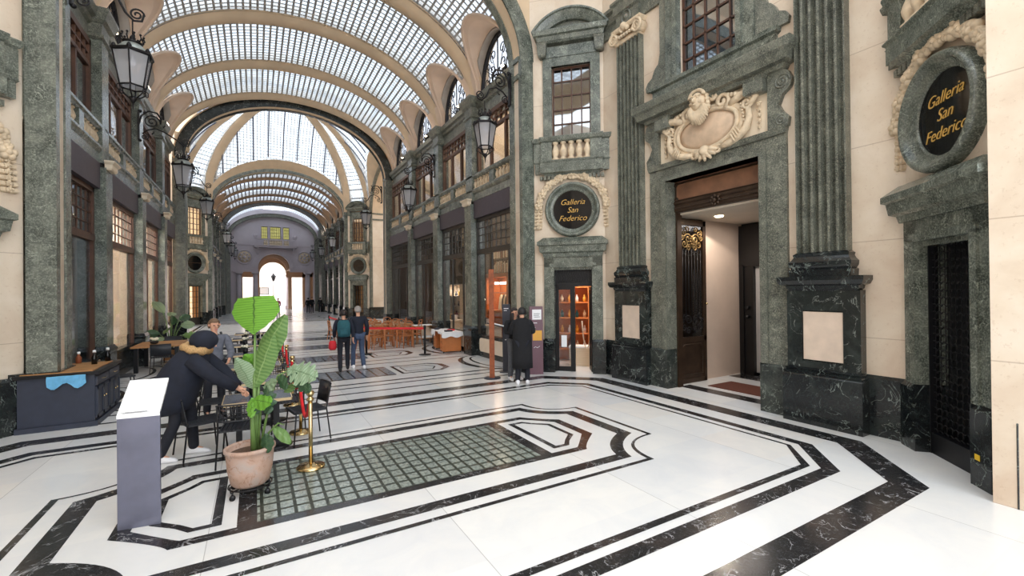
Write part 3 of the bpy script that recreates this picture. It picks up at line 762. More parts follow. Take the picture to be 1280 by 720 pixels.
def shopbay(side, xc, ya, yb, i, detail):
    """ground floor shop front between two pilasters"""
    rz = -pi / 2 if side > 0 else pi / 2; L = yb - ya; h = L / 2; fr = (xc + side * 4.70, (ya + yb) / 2, rz); sd = 'right' if side > 0 else 'left'
    if side > 0: x_near, sgn = h, 1
    m = MB(); m.box(-h, h, -.16, .1, 4.42, 4.98); m.build('trim_%d' % (300 + WN[0]), 'fascia', frame=fr, kind='structure')
    w = struct_empty(wname(), (fr[0], fr[1], 0), rz); w['label'] = 'dark framed shop window with small panes above'
    fm = 'dark_frame' if side > 0 else 'brown_wood'
    m = MB(); m.box(-h, -h + .07, -.06, .03, 0, 4.42); m.box(h - .07, h, -.06, .03, 0, 4.42)
    m.box(-h, h, -.07, .03, 3.26, 3.4); m.box(-h, h, -.06, .03, 4.32, 4.42)
    if side > 0 or i != 1: 
        for x in ((-h * .3, h * .45) if side > 0 else (0,)): m.box(x - .03, x + .03, -.03, .02, .5, 3.3)
    m.build('window_frame', fm, w)
    m = MB(); grid(m, -h + .07, h - .07, 3.4, 4.34, 9, 4, .02, -.02, .01, .03); m.build('muntin_grid', fm, w)
    m = MB(); m.box(-h + .1, h - .1, .0, .008, .6, 3.3); m.box(-h + .1, h - .1, .0, .008, 3.4, 4.34); m.build('glass_pane', 'shop_glass', w)
    m = MB(); m.stack(-h, h, .06, .16, [(0, .0), (.16, .0), (.17, -.03), (.6, -.03), (.62, .02), (.7, .02)]); m.build('trim_%d' % (400 + WN[0]), 'black', frame=fr, kind='structure')
    if side > 0:
        m = MB(); p = []
        for (cx, cz, a0) in ((-h + .42, .28, pi), (h - .42, .28, 1.5 * pi), (h - .42, .50, 0), (-h + .42, .50, pi / 2)):
            for k in range(5): a = a0 + k * pi / 8; p.append((cx + .1 * cos(a), cz + .1 * sin(a)))
        m.prism(p, -.15, -.12); m.build('stall_riser', 'cream', w)
    # room
    dep = 3.4
    m = MB(); m.box(-h - .25, h + .25, dep, dep + .1, 0, 4.9); m.box(-h - .25, h + .25, .1, dep, 4.86, 4.92)
    if side < 0: m.box(h + .25, h + .3, .1, dep, 0, 4.9)
    if side < 0 or i == 3: m.box(-h - .3, -h - .25, .1, dep, 0, 4.9)
    matw = {(1, 0): 'shop_dark', (1, 1): 'shop_dark', (1, 2): 'shop_dark', (1, 3): 'shop_dark'}.get((side, i), 'shop_pale')
    m.build('wall_' + sd, matw if detail else 'shop_warm', frame=fr, kind='structure')
    if detail:
        for k, x in enumerate((-h * .45, h * .45)):
            pass
        lx = Matrix.Rotation(rz, 3, 'Z') @ Vector((0, 1.7, 0))
        en = {(1, 0): 45, (1, 1): 45, (1, 2): 35, (1, 3): 30, (-1, 0): 4, (-1, 1): 620, (-1, 2): 620, (-1, 3): 200}[(side, i)]
        lamp('AREA', (fr[0] + lx.x, fr[1] + lx.y, 4.6), en, (1, .76, .5) if side > 0 else (1, .95, .88), 1.6, name='shop_light')

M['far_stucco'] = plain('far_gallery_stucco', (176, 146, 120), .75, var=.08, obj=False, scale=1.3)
gallery(9.66, [13.3, 16.6, 20.05], (23.4, 24.4), XG, 100, True, {1: [13.3, 16.35, 19.68], -1: [13.2, 16.85, 20.5]})
gallery(36.7, [40.2, 43.6, 47.0], (50.4, 51.2), XF, 200, False)

# ------------------------------------------------------------------ arches / piers between halls
def mouth(xc, yface, d, n, thick=.6, far=False, dark=True):
    """gallery arch: d=-1 face looks at smaller y. green rings with cream soffit, piers below"""
    a, b_, zc = 4.30, 2.92, 8.0
    y0, y1 = (yface, yface + .62)
    m = MB()
    m.arch(xc, zc, a, b_, [(0, y0), (0, y0 + .05), (.33, y0 + .05), (.38, y0 - .02), (.33, y0 - .03)], n=60, legs=0)
    m.arch(xc, zc, a, b_, [(0, y1 - .22), (0, y1), (.5, y1), (.5, y1 - .22)], n=60)
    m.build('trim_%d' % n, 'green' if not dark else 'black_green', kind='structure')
    m = MB(); m.arch(xc, zc, a, b_, [(.03, y0 + .05), (.03, y1 - .22), (.45, y1 - .22), (.45, y0 + .05)], n=60, smooth=False); m.build('trim_%d' % (n + 1), 'stucco', kind='structure')
    for side in (1, -1):
        m = MB(); SB(m, side, xc, a, a + .35, y0 - .03, y0 + .12, .9, zc); SB(m, side, xc, a, a + .5, y1 - .24, y1, .9, zc)
        SB(m, side, xc, a - .02, a + .3, y0 + .1, y1 - .2, 7.55, 7.67); SB(m, side, xc, a - .02, a + .3, y0 + .1, y1 - .2, 8.0, 8.12)
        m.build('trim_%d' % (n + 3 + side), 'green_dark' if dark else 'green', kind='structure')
        m = MB(); SB(m, side, xc, a + .03, a + .34, y0 + .1, y1 - .2, .9, zc); m.build('trim_%d' % (n + 6 + side), 'cream', kind='structure')
        m = MB(); SB(m, side, xc, a - .04, a + .6, y0 - .07, y1 + .03, 0, .9); m.build('baseboard_%s' % ('right' if side > 0 else 'left'), 'black', kind='structure')
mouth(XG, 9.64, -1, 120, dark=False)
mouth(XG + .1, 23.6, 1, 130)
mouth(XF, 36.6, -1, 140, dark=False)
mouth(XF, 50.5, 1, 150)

def spandrel(xc, y, th, xl, xr, ztop, n, mat='stucco', a=4.62, b_=3.24, zc=8.0):
    """wall over a gallery arch, with the arch cut out"""
    N = 48; top = []; bot = []
    xs = [xl] + [xc - a * cos(pi * i / N) for i in range(N + 1)] + [xr]
    zs = [zc] + [zc + b_ * sin(pi * i / N) for i in range(N + 1)] + [zc]
    zt = [ztop if not isinstance(ztop, str) else (max(8.75, 8.0 + 3.35 * sqrt(max(0, 1 - ((x - xc) / 4.62) ** 2)) + .12)) for x in xs]
    m = MB()
    for yy in (y, y + th):
        vs = [(x, yy, z) for x, z in zip(xs, zs)] + [(x, yy, t) for x, t in zip(xs, zt)]; k = len(xs)
        m.add(vs, [(i, i + 1, k + i + 1, k + i) for i in range(k - 1)])
    m.build('wall_' + n, mat, kind='structure')
spandrel(XN, 9.7, .5, -3.1, 6.25, 13.2, 'back')

# ------------------------------------------------------------------ middle octagonal hall with glass dome
Y2, HX2, HY2 = 30.4, 5.9, 6.15
def dome(xc, yc, hx, hy, cx, cy, z0, H, gm):
    """cloister dome over a chamfered rectangle; cx, cy = corner cut"""
    P = [(hx - cx, hy), (hx, hy - cy), (hx, -hy + cy), (hx - cx, -hy), (-hx + cx, -hy), (-hx, -hy + cy), (-hx, hy - cy), (-hx + cx, hy)]
    def S(p, q, s, t): # s along face, t inwards 0..1
        x = p[0] + (q[0] - p[0]) * s; y = p[1] + (q[1] - p[1]) * s
        return (xc + x * (1 - t), yc + y * (1 - t), z0 + H * sqrt(max(0, 1 - (1 - t) ** 2)))
    for k in range(8):
        p, q = P[k], P[(k + 1) % 8]; wide = hypot(p[0] - q[0], p[1] - q[1]) > 4
        g = MB(); c = MB(); NS, NTT = (36, 16) if wide else (6, 20)
        Lf = hypot(p[0] - q[0], p[1] - q[1])
        def zt(t): return z0 + H * sqrt(max(0, 1 - (1 - t) ** 2))
        def lim(x): return max(z0 + .3, 8.0 + 3.35 * sqrt(max(0, 1 - (x / 4.62) ** 2)) + .2) if wide else z0 + .35
        def tstart(s):
            t = 0.0
            while zt(t) < lim((s - .5) * Lf * (1 - t)) and t < .8: t += .002
            return t
        def arcv(t): return H * 1.1 * (1 - (1 - t) ** 1.6)
        for i in range(NS):
            s0, s1 = i / NS, (i + 1) / NS; ta, tb = tstart(s0), tstart(s1)
            for j in range(NTT):
                f0, f1 = j / NTT, (j + 1) / NTT
                T = [ta + (.84 - ta) * f0, tb + (.84 - tb) * f0, tb + (.84 - tb) * f1, ta + (.84 - ta) * f1]
                vs = [S(p, q, s0, T[0]), S(p, q, s1, T[1]), S(p, q, s1, T[2]), S(p, q, s0, T[3])]
                uv = [((s_ - .5) * Lf * (1 - t_) + 20, arcv(t_)) for s_, t_ in zip((s0, s1, s1, s0), T)]
                g.add(vs, [(0, 1, 2, 3)], 0, True, uv)
            # plaster band from the wall plane up to the glass edge
            vs = []
            for s_, t_ in ((s0, ta), (s1, tb)):
                e_ = S(p, q, s_, t_); w_ = S(p, q, .5 + (s_ - .5) * (1 - t_), 0); zl = lim((s_ - .5) * Lf * (1 - t_)) - .42
                vs += [(w_[0], w_[1], max(zl, z0 - .15)), e_]
            c.add(vs, [(0, 2, 3, 1)], 0, True)
        if g.v: g.build('ceiling', gm, kind='structure')
        if c.v: c.build('ceiling', 'stucco', kind='structure')
        if wide:       # steel glazing bars
            m = MB(); nb = 10 if Lf > 8 else 8
            for i in range(1, nb):
                s = i / nb; sm = abs(s - .5) * Lf; 
                pts = []
                for j in range(24):
                    t = .84 * (j / 23) ** 1.5; u = .5 + (s - .5) / max(.2, (1 - t))
                    if not 0 <= u <= 1: break
                    v = S(p, q, u, t)
                    if t >= tstart(u): pts.append((v[0], v[1], v[2] - .03))
                if len(pts) > 1: m.tube(pts, .05, 4)
            if m.v: m.build('trim_%d' % (600 + k), 'steel', kind='structure')
        # rib on vertex k
        m = MB(); rings = []
        ang = atan2(-p[1], -p[0]); side = Vector((-sin(ang), cos(ang), 0))
        for j in range(25):
            t = .84 * (j / 24) ** 1.4; v = Vector((xc + p[0] * (1 - t), yc + p[1] * (1 - t), z0 + H * sqrt(max(0, 1 - (1 - t) ** 2))))
            t2 = min(.99, t + .01); v2 = Vector((xc + p[0] * (1 - t2), yc + p[1] * (1 - t2), z0 + H * sqrt(max(0, 1 - (1 - t2) ** 2))))
            tan = (v2 - v).normalized(); nrm = tan.cross(side).normalized()
            if nrm.z > 0: nrm = -nrm
            w = .36 - .08 * t
            rings.append([v + side * a * w + nrm * o for a, o in ((-1, -.1), (-1, .04), (-.75, .1), (-.4, .16), (.4, .16), (.75, .1), (1, .04), (1, -.1))])
        m.loft(rings, smooth=True); m.build('trim_%d' % (620 + k), 'stucco', kind='structure')
    # lantern ring
    m = MB(); ring = [(xc + x * .16, yc + y * .16) for x, y in P]
    m.vprism(ring, z0 + H * .975, z0 + H * 1.02); m.build('ceiling', 'stucco', kind='structure')
dome(XF, Y2, HX2, HY2, 1.35, 1.35, 8.35, 5.9, 'dome_glass')
# ================================================================== CHAMFER WALLS (small door, round sign, balcony window)
DN = [0]
def dname():
    DN[0] += 1; return 'door_%d' % DN[0]

def flower(m, x, z, y, r, rnd, mi=0):
    for k in range(5):
        a = rnd.random() * .5 + k * 2 * pi / 5
        m.sphere((x + r * .55 * cos(a), y - r * .2, z + r * .55 * sin(a)), r * .48, 7, 5, mi)
    m.sphere((x, y - r * .45, z), r * .4, 7, 5, mi)

def garland(fr, where, full=True):
    """swag of carved flowers round the top and sides of the round sign; local frame"""
    rnd = random.Random(3)
    t = thing('carved_garland', 'cream carved garland around the round sign %s' % where, 'carving', (fr[0], fr[1], 0), fr[2], 'carved garlands')
    m = MB()
    for i in range(25):
        a = radians(8 + 164 * i / 24); r = .86
        x, z = r * cos(a), 4.12 + r * sin(a)
        flower(m, x, z, -.06, .095 + .025 * ((i % 3) == 0), rnd)
    m.build('flower_swag', 'carved', t)
    for s in (-1, 1):
        m = MB()
        for i in range(6):
            z = 4.14 - i * .085 * 1.05; x = s * (.86 + .005 * i)
            m.stack(x - .085, x + .085, 0, .04, [(z - .05, -.01), (z - .03, .015), (z + .02, .015), (z + .035, -.02)])
            flower(m, x, z - .005, -.05, .05, rnd)
        m.build('flower_drop', 'carved', t)
    m = MB()
    for i in range(-4, 5): flower(m, i * .11, 4.99 - .012 * i * i, -.05, .062, rnd)
    m.build('ribbon_swag', 'carved', t)
    return t

def round_sign(fr, where, txt=True, R=.69, r=.485):
    t = thing('round_sign', 'round black sign with gold letters %s' % where if txt else 'dark round window in stone ring %s' % where, 'sign', (fr[0], fr[1], 4.12), fr[2])
    m = MB(); prof = [(R, 0), (R, -.10), (R - .02, -.15), (R - .05, -.165), (R - .08, -.15), (R - .10, -.11), (r + .03, -.045), (r + .02, -.05), (r, -.03), (r - .01, .04), (R, .04)]
    seg = 48; vs = []; fs = []; k = len(prof)
    for j in range(seg):
        a = 2 * pi * j / seg
        for rr, y in prof: vs.append((rr * cos(a), y, rr * sin(a)))
    for j in range(seg):
        for i in range(k): fs.append((j * k + i, j * k + (i + 1) % k, ((j + 1) % seg) * k + (i + 1) % k, ((j + 1) % seg) * k + i))
    m.add(vs, fs, 0, True); m.build('stone_ring', 'green', t)
    m = MB(); m.add([(r * cos(2 * pi * j / 40), -.015, r * sin(2 * pi * j / 40)) for j in range(40)], [tuple(range(40))]); m.build('glass_disc', 'black_gloss', t)
    if txt:
        for s, z in (('Galleria', .19), ('San', -.01), ('Federico', -.22)):
            text(s, .2, 'gold_text', t, (0, -.022, z), shear=.35, name='lettering', ext=.004)
    else:
        m = MB(); m.box(-r, r, -.04, -.02, -.015, .015); m.build('glazing_bar', 'bronze', t)
    return t
M['black_gloss'] = plain('black_gloss_glass', (10, 10, 13), .06, var=0)
M['black_gloss'].node_tree.nodes['Principled BSDF'].inputs['Specular IOR Level'].default_value = .35

def balcony(fr, where):
    t = thing('small_balcony', 'small green balcony with cream balusters %s' % where, 'balcony', (fr[0], fr[1], 0), fr[2], 'small balconies over the corner doors')
    m = MB(); m.stack(-.78, .78, 0, .22, [(4.98, -.12), (5.04, -.06), (5.06, 0), (5.30, 0), (5.34, .03), (5.36, .03)]); 
    m.stack(-.93, .93, 0, .12, [(5.06, 0), (5.30, 0), (5.34, .03)]); m.build('balcony_slab', 'green', t)
    for s in (-1, 1):
        m = MB(); m.stack(s * .62 - .14, s * .62 + .14, 0, .2, [(5.36, 0), (5.82, 0)]); m.build('pedestal_block', 'green', t); m = MB(); m.stack(s * .86 - .1, s * .86 + .1, 0, .12, [(5.34, 0), (5.82, 0)])
        m.build('pedestal_block', 'green', t)
    m = MB(); m.stack(-.96, .96, 0, .14, [(5.82, -.02), (5.85, .02), (5.93, .04), (5.95, .04)]); m.stack(-.76, .76, 0, .22, [(5.82, -.02), (5.85, .02), (5.93, .04), (5.955, .04)]); m.build('handrail', 'green', t)
    for i in range(5): baluster(t, -.4 + .2 * i, -.13, 5.36, 1.39)
    for s in (-1, 1):
        m = MB()
        for i in range(4): m.box(s * .62 - .19 + i * .1, s * .62 - .12 + i * .1, -.12, 0, 4.9, 4.99)
        m.build('dentil_corbel', 'green_dark', t)
    return t

def window_case(fr, where, lit):
    t = thing('window_surround', 'green window surround with arched pediment %s' % where, 'window surround', (fr[0], fr[1], 0), fr[2], 'pedimented window surrounds')
    m = MB()
    for s in (-1, 1):
        m.stack(min(s * .5, s * .72), max(s * .5, s * .72), 0, .06, [(5.95, 0), (7.8, 0)]); m.stack(min(s * .49, s * .56), max(s * .49, s * .56), 0, .1, [(5.95, 0), (7.8, 0)])
    m.stack(-.72, .72, 0, .06, [(7.78, 0), (8.02, 0)]); m.stack(-.56, .56, 0, .1, [(7.78, 0), (7.86, 0)]); m.stack(-.74, .74, 0, .08, [(8.02, 0), (8.3, .0)])
    m.build('stone_frame', 'green', t)
    for s in (-1, 1):
        m = MB(); m.stack(s * .72 - .1, s * .72 + .1, 0, .2, [(8.02, -.03), (8.06, 0), (8.3, .02), (8.36, .04)]); m.build('bracket', 'green_dark', t)
    m = MB(); m.stack(-.78, .78, 0, .18, [(8.34, 0), (8.38, .05), (8.48, .07), (8.5, .13), (8.6, .15), (8.62, .15)])
    m.build('cornice', 'green', t)
    m = MB(); a = .93; prof = [(-.2, 0), (-.2, -.14), (-.12, -.2), (-.02, -.26), (0, -.3), (.04, -.3), (.04, 0)]
    R = 1.12; zc = 8.6 + .5 - R
    t0 = math.asin((8.6 - zc) / R)
    m.arch(0, zc, R, R, [(o, y) for o, y in prof], t0, pi - t0, 24); m.build('arched_pediment', 'green', t)
    m = MB(); pts = [((R - .15) * cos(t0 + (pi - 2 * t0) * i / 20), zc + (R - .15) * sin(t0 + (pi - 2 * t0) * i / 20)) for i in range(21)]
    m.prism(pts, -.05, 0); m.build('tympanum', 'green_dark', t)
    w = struct_empty(wname(), (fr[0], fr[1], 0), fr[2]); w['label'] = 'small paned window above the balcony ' + where
    m = MB(); grid(m, -.5, .5, 5.98, 7.8, 4, 5, .03, .06, .12, .05); m.build('window_frame', 'brown_wood', w)
    m = MB(); m.box(-.47, .47, .09, .096, 6.0, 7.78); m.build('glass_pane', lit, w)
    return t

def doorway(fr, where):
    t = thing('stone_doorway', 'green stone door surround with flat cornice %s' % where, 'door surround', (fr[0], fr[1], 0), fr[2], 'stone surrounds of the small corner doors')
    for s in (-1, 1):
        m = MB(); a, c = min(s * .49, s * .735), max(s * .49, s * .735)
        m.stack(a, c, 0, .07, [(.85, 0), (2.9, 0)]); a, c = min(s * .49, s * .58), max(s * .49, s * .58); m.stack(a, c, 0, .1, [(.85, 0), (2.7, 0)])
        m.box(min(s * .478, s * .492), max(s * .478, s * .492), -.1, .3, .85, 2.66); m.build('jamb', 'green', t)
        a, c = min(s * .49, s * .76), max(s * .49, s * .76)
        m = MB(); m.box(min(s * .475, s * .492), max(s * .475, s * .492), -.11, .3, 0, .85); m.stack(a, c, 0, .11, [(0, 0), (.8, 0), (.85, -.03)]); m.build('plinth', 'black', t)
    m = MB(); m.stack(-.735, .735, 0, .07, [(2.68, 0), (2.95, 0)]); m.stack(-.58, .58, 0, .1, [(2.66, 0), (2.76, 0)]); m.box(-.49, .49, 0, .12, 2.6, 2.68); m.build('lintel', 'green', t)
    m = MB(); m.stack(-.74, .74, 0, .12, [(2.93, 0), (3.02, .02), (3.05, .08), (3.2, .1), (3.22, .14), (3.3, .14), (3.42, 0)]); m.build('cornice', 'green', t)
    return t

def chamfer(fr, where, xl, xr, kind, lit='window_glass_dark', ztop=11.5, room=True, side='right', mz=True):
    m = MB()
    for a, c, z0, z1 in ((-xl, -.49, 0, ztop), (.49, xr, 0, ztop), (-.49, .49, 2.66, 5.98), (-.49, .49, 7.8, ztop)): m.box(a, c, 0, .3, z0, z1)
    m.build('wall_' + side, 'cream', frame=fr, kind='structure')
    m = MB()
    m.stack(-xl, -.75, 0, .1, [(0, 0), (.8, 0), (.85, -.05)]); m.stack(.75, xr, 0, .1, [(0, 0), (.8, 0), (.85, -.05)]); m.build('baseboard_' + side, 'black', frame=fr, kind='structure')
    doorway(fr, where); round_sign(fr, where, kind != 'plain'); garland(fr, where); balcony(fr, where); window_case(fr, where, lit)
    m = MB(); m.box(-.9, .9, 1.6, 1.7, 5.5, 8.2); m.box(-.9, .9, .3, 1.7, 5.5, 5.55); m.box(-.95, -.9, .3, 1.7, 5.5, 8.2); m.box(.9, .95, .3, 1.7, 5.5, 8.2)
    if lit == 'glass_lit': m.build('wall_' + side, 'shop_pale', frame=fr, kind='structure')
    return

M['window_glass_dark'] = glass('reflective_window_glass', (.10, .11, .12), .32, .03)
M['glass_lit'] = glass('lit_window_glass', (.9, .88, .84), .04)

def rotframe(x, y, rz): return (x, y, rz)
# near hall: right back corner (facing the camera), right front corner, and the two on the left
frA = (6.973, 8.947, radians(-45)); frB = (6.973, 2 * YN - 8.947, radians(-135))
frC = (2 * XN - 6.973, 8.947, radians(45))
chamfer(frA, 'by the maroon panel', 1.06, .80, 'text')
chamfer(frB, 'by the metal shutter', .80, 1.06, 'text', side='front')
chamfer(frC, 'at the near left corner', .80, 1.06, 'text', side='left')

# number by the door
nt_ = MB(); nt_.box(-.001, .001, .001, .003, 0, .001)
num = thing('house_number', 'small black house number 26 on the cream wall right of the small door', 'number', (frA[0], frA[1], 0), frA[2])
text('26', .12, 'marquina', num, (.85, -.006, 3.02), name='digits')

def loc(fr, x, y, z=0):
    c, s = cos(fr[2]), sin(fr[2]); return (fr[0] + c * x - s * y, fr[1] + s * x + c * y, z)

# door A: glazed shop door, shop behind
d = struct_empty(dname(), (frA[0], frA[1], 0), frA[2]); d['label'] = 'glazed black shop door standing half open in the small doorway'
m = MB(); m.box(-.49, -.44, .12, .2, 0, 2.66); m.box(.44, .49, .12, .2, 0, 2.66); m.box(-.49, .49, .12, .2, 2.18, 2.26); m.box(-.49, .49, .12, .2, 2.6, 2.66); m.build('door_frame', 'black_metal', d)
m = MB(); m.box(-.44, .44, .15, .17, 2.26, 2.6)
for i in range(14):
    x = -.42 + i * .062; m.tube([(x, .14, 2.28), (x + .05, .14, 2.4), (x, .14, 2.5), (x + .04, .14, 2.58)], .008, 4)
m.build('transom_grille', 'black_metal', d)
m = MB(); m.box(-.44, -.40, .14, .19, .0, 2.18); m.box(-.1, 0.0, .14, .19, 0, 2.18); m.box(-.44, 0, .14, .19, 0, .12); m.box(-.44, 0, .14, .19, 2.1, 2.18); m.box(-.1, 0.02, .12, .21, 0, 2.18); m.build('door_leaf', 'black_metal', d)
m = MB(); m.box(-.4, -.1, .16, .166, .12, 2.1); m.build('glass_pane', 'shop_glass', d)
ap = thing('posted_notice', 'white paper notice taped inside the left glass door leaf', 'notice', loc(frA, -.27, .15, .62), frA[2]); m = MB(); m.box(-.07, .07, -.003, 0, 0, .3); m.build('sheet', 'paper', ap)
m = MB(); a = radians(78); ux, uy = cos(a), sin(a)   # open right leaf
hx, hy = .44, .18
def leafbox(m, u0, u1, v0, v1, z0, z1): m.obox((hx - ux * (u0 + u1) / 2, hy + uy * (u0 + u1) / 2, (z0 + z1) / 2), (-ux, uy, 0), (uy, ux, 0), (0, 0, 1), (u1 - u0) / 2, .02, (z1 - z0) / 2)
leafbox(m, 0, .06, 0, 0, 0, 2.16); leafbox(m, .36, .42, 0, 0, 0, 2.16); leafbox(m, 0, .42, 0, 0, 0, .1); leafbox(m, 0, .42, 0, 0, 2.08, 2.16); m.build('door_leaf', 'black_metal', d)
# shop room behind door A
m = MB(); m.box(-1.3, .9, 2.2, 2.3, 0, 3); m.box(-1.4, -1.3, .3, 2.3, 0, 3); m.box(.9, 1.0, .3, 2.3, 0, 3); m.build('wall_back', 'shop_warm', frame=frA, kind='structure')
m = MB(); m.box(-1.4, 1.0, .3, 2.3, 2.95, 3.0); m.build('ceiling', 'shop_warm', frame=frA, kind='structure')
lamp('AREA', loc(frA, 0, 1.1, 2.9), 55, (1, .93, .82), .9, name='shop_light')
t = thing('display_counter', 'white ribbed shop counter seen through the small corner door', 'counter', loc(frA, .12, 1.15), frA[2])
m = MB(); m.box(-.36, .36, -.2, .2, 0, .5)
for i in range(9): m.box(-.37, .37, -.22, -.2, .04 + i * .052, .07 + i * .052)
m.build('counter_body', 'stucco_lit', t); m = MB(); m.box(-.38, .38, -.24, .22, .5, .54); m.build('counter_top', 'paper', t)
t = thing('shelf_unit', 'warm lit wooden shelf unit with small goods inside the corner shop', 'shelf', loc(frA, -.35, 1.95), frA[2])
m = MB(); m.box(-.6, -.56, -.3, .2, 0, 2.4); m.box(.56, .6, -.3, .2, 0, 2.4); m.box(-.6, .6, .17, .2, 0, 2.4); m.build('side_panel', 'orange_wood', t)
for k in range(5):
    m = MB(); z = .35 + k * .45; m.box(-.56, .56, -.3, .17, z, z + .03); m.build('shelf', 'orange_wood', t)
rn = random.Random(5)
for k in range(5):
    for j in range(5):
        z = .38 + k * .45; o = MB(); o.lathe([(.045, 0), (.05, .12), (.03, .16), (.02, .2), (.022, .22)], (0, 0, 0), 10)
        jc = rn.randrange(5); q = o.build('shop_jar', ['paper', 'ochre', 'maroon', 'teal', 'carved'][jc], frame=(*loc(frA, -.35 + (-.44 + j * .22), 1.85)[:2], 0, z)); tag(q, 'small %s jar, %s from the left on the %s shelf of the corner shop' % (['white', 'ochre', 'maroon', 'teal', 'beige'][jc], ['first', 'second', 'third', 'fourth', 'fifth'][j], ['lowest', 'second', 'middle', 'fourth', 'top'][k]), 'jar', 'jars on the corner shop shelves')
t = thing('barrier_chain', 'cream hanging rope loop seen inside the corner shop doorway', 'rope', loc(frA, .25, .75), frA[2])
m = MB(); m.tube([(-.12 + .24 * i / 14, 0, 1.25 - .75 * sin(pi * i / 14) ** .6) for i in range(15)], .014, 6); m.build('rope_loop', 'stucco_lit', t)
t = thing('wall_notice', 'white notice on the wall inside the corner shop', 'notice', loc(frA, .5, 2.17, 1.75), frA[2])
m = MB(); m.box(-.1, .1, 0, .02, 0, .26); m.build('sheet', 'paper', t)

# door B: rolling metal shutter
d = struct_empty(dname(), (frB[0], frB[1], 0), frB[2]); d['label'] = 'dark interlaced metal shutter filling the doorway at the right edge'
m = MB(); rn = random.Random(2)
for j in range(26):
    z = .28 + j * .092
    for k in range(11):
        x0 = -.49 + k * .09
        m.tube([(x0 + .09 * q / 6, .1 - .008 * sin(pi * q / 6), z + .03 * sin(pi * q / 6)) for q in range(7)], .0075, 4)
        m.tube([(x0 + .045, .11, z + .03), (x0 + .045, .11, z + .092)], .006, 4)
m.build('shutter_links', 'iron', d)
m = MB(); m.box(-.49, .49, .06, .14, 0, .26); m.box(-.49, -.46, .05, .15, 0, 2.66); m.box(.46, .49, .05, .15, 0, 2.66); m.build('shutter_rail', 'black_metal', d)
m = MB(); m.box(-.49, .49, .25, .3, 0, 2.66); m.build('door_leaf', 'marquina', d)
yt = thing('yellow_tag', 'tiny yellow sticker on the black plinth beside the metal shutter', 'sticker', loc(frB, .58, -.113, .28), frB[2]); m = MB(); m.box(-.035, .035, -.003, 0, 0, .06); m.build('sticker', 'yellow', yt)
m = MB(); m.box(-.49, .49, .3, .35, 0, 2.66); m.build(dname(), 'marquina', frame=frC, kind='structure')

# middle hall chamfers
def chamfer2(fr, where, side, glow):
    m = MB(); W2 = .95
    for a, c, z0, z1 in ((-W2, -.49, 0, 9.2), (.49, W2, 0, 9.2), (-.49, .49, 2.66, 5.98), (-.49, .49, 7.8, 9.2)): m.box(a, c, 0, .3, z0, z1)
    m.build('wall_' + side, 'cream', frame=fr, kind='structure')
    m = MB(); m.stack(-W2, -.75, 0, .1, [(0, 0), (.8, 0)]); m.stack(.75, W2, 0, .1, [(0, 0), (.8, 0)]); m.build('baseboard_' + side, 'black', frame=fr, kind='structure')
    doorway(fr, where); round_sign(fr, where, False); balcony(fr, where); window_case(fr, where, 'glass_lit'); garland(fr, where)
    m = MB(); m.box(-.49, .49, .8, .85, 0, 2.66); m.build('wall_' + side, glow, frame=fr, kind='structure')  # panel behind the door, self-glowing on the left to suggest room light
    m = MB(); grid(m, -.49, .49, .4, 2.6, 4, 6, .03, .15, .2, .05); m.box(-.49, .49, .15, .2, 0, .5); m.build(dname(), 'dark_frame', frame=fr, kind='structure')
    m = MB(); m.box(-.5, .5, .25, .3, 5.9, 7.6); m.build('wall_' + side, glow, frame=fr, kind='structure')
q = .7071; cxm, cym = HX2 - .675, HY2 - .675
chamfer2((XF + cxm, Y2 + cym, radians(-45)), 'at the far right corner of the dome hall', 'right', 'shop_warm')
chamfer2((XF - cxm, Y2 + cym, radians(45)), 'at the far left corner of the dome hall', 'left', 'window_lit')
chamfer2((XF + cxm, Y2 - cym, radians(-135)), 'at the near right corner of the dome hall', 'right', 'shop_warm')
chamfer2((XF - cxm, Y2 - cym, radians(135)), 'at the near left corner of the dome hall', 'left', 'window_lit')
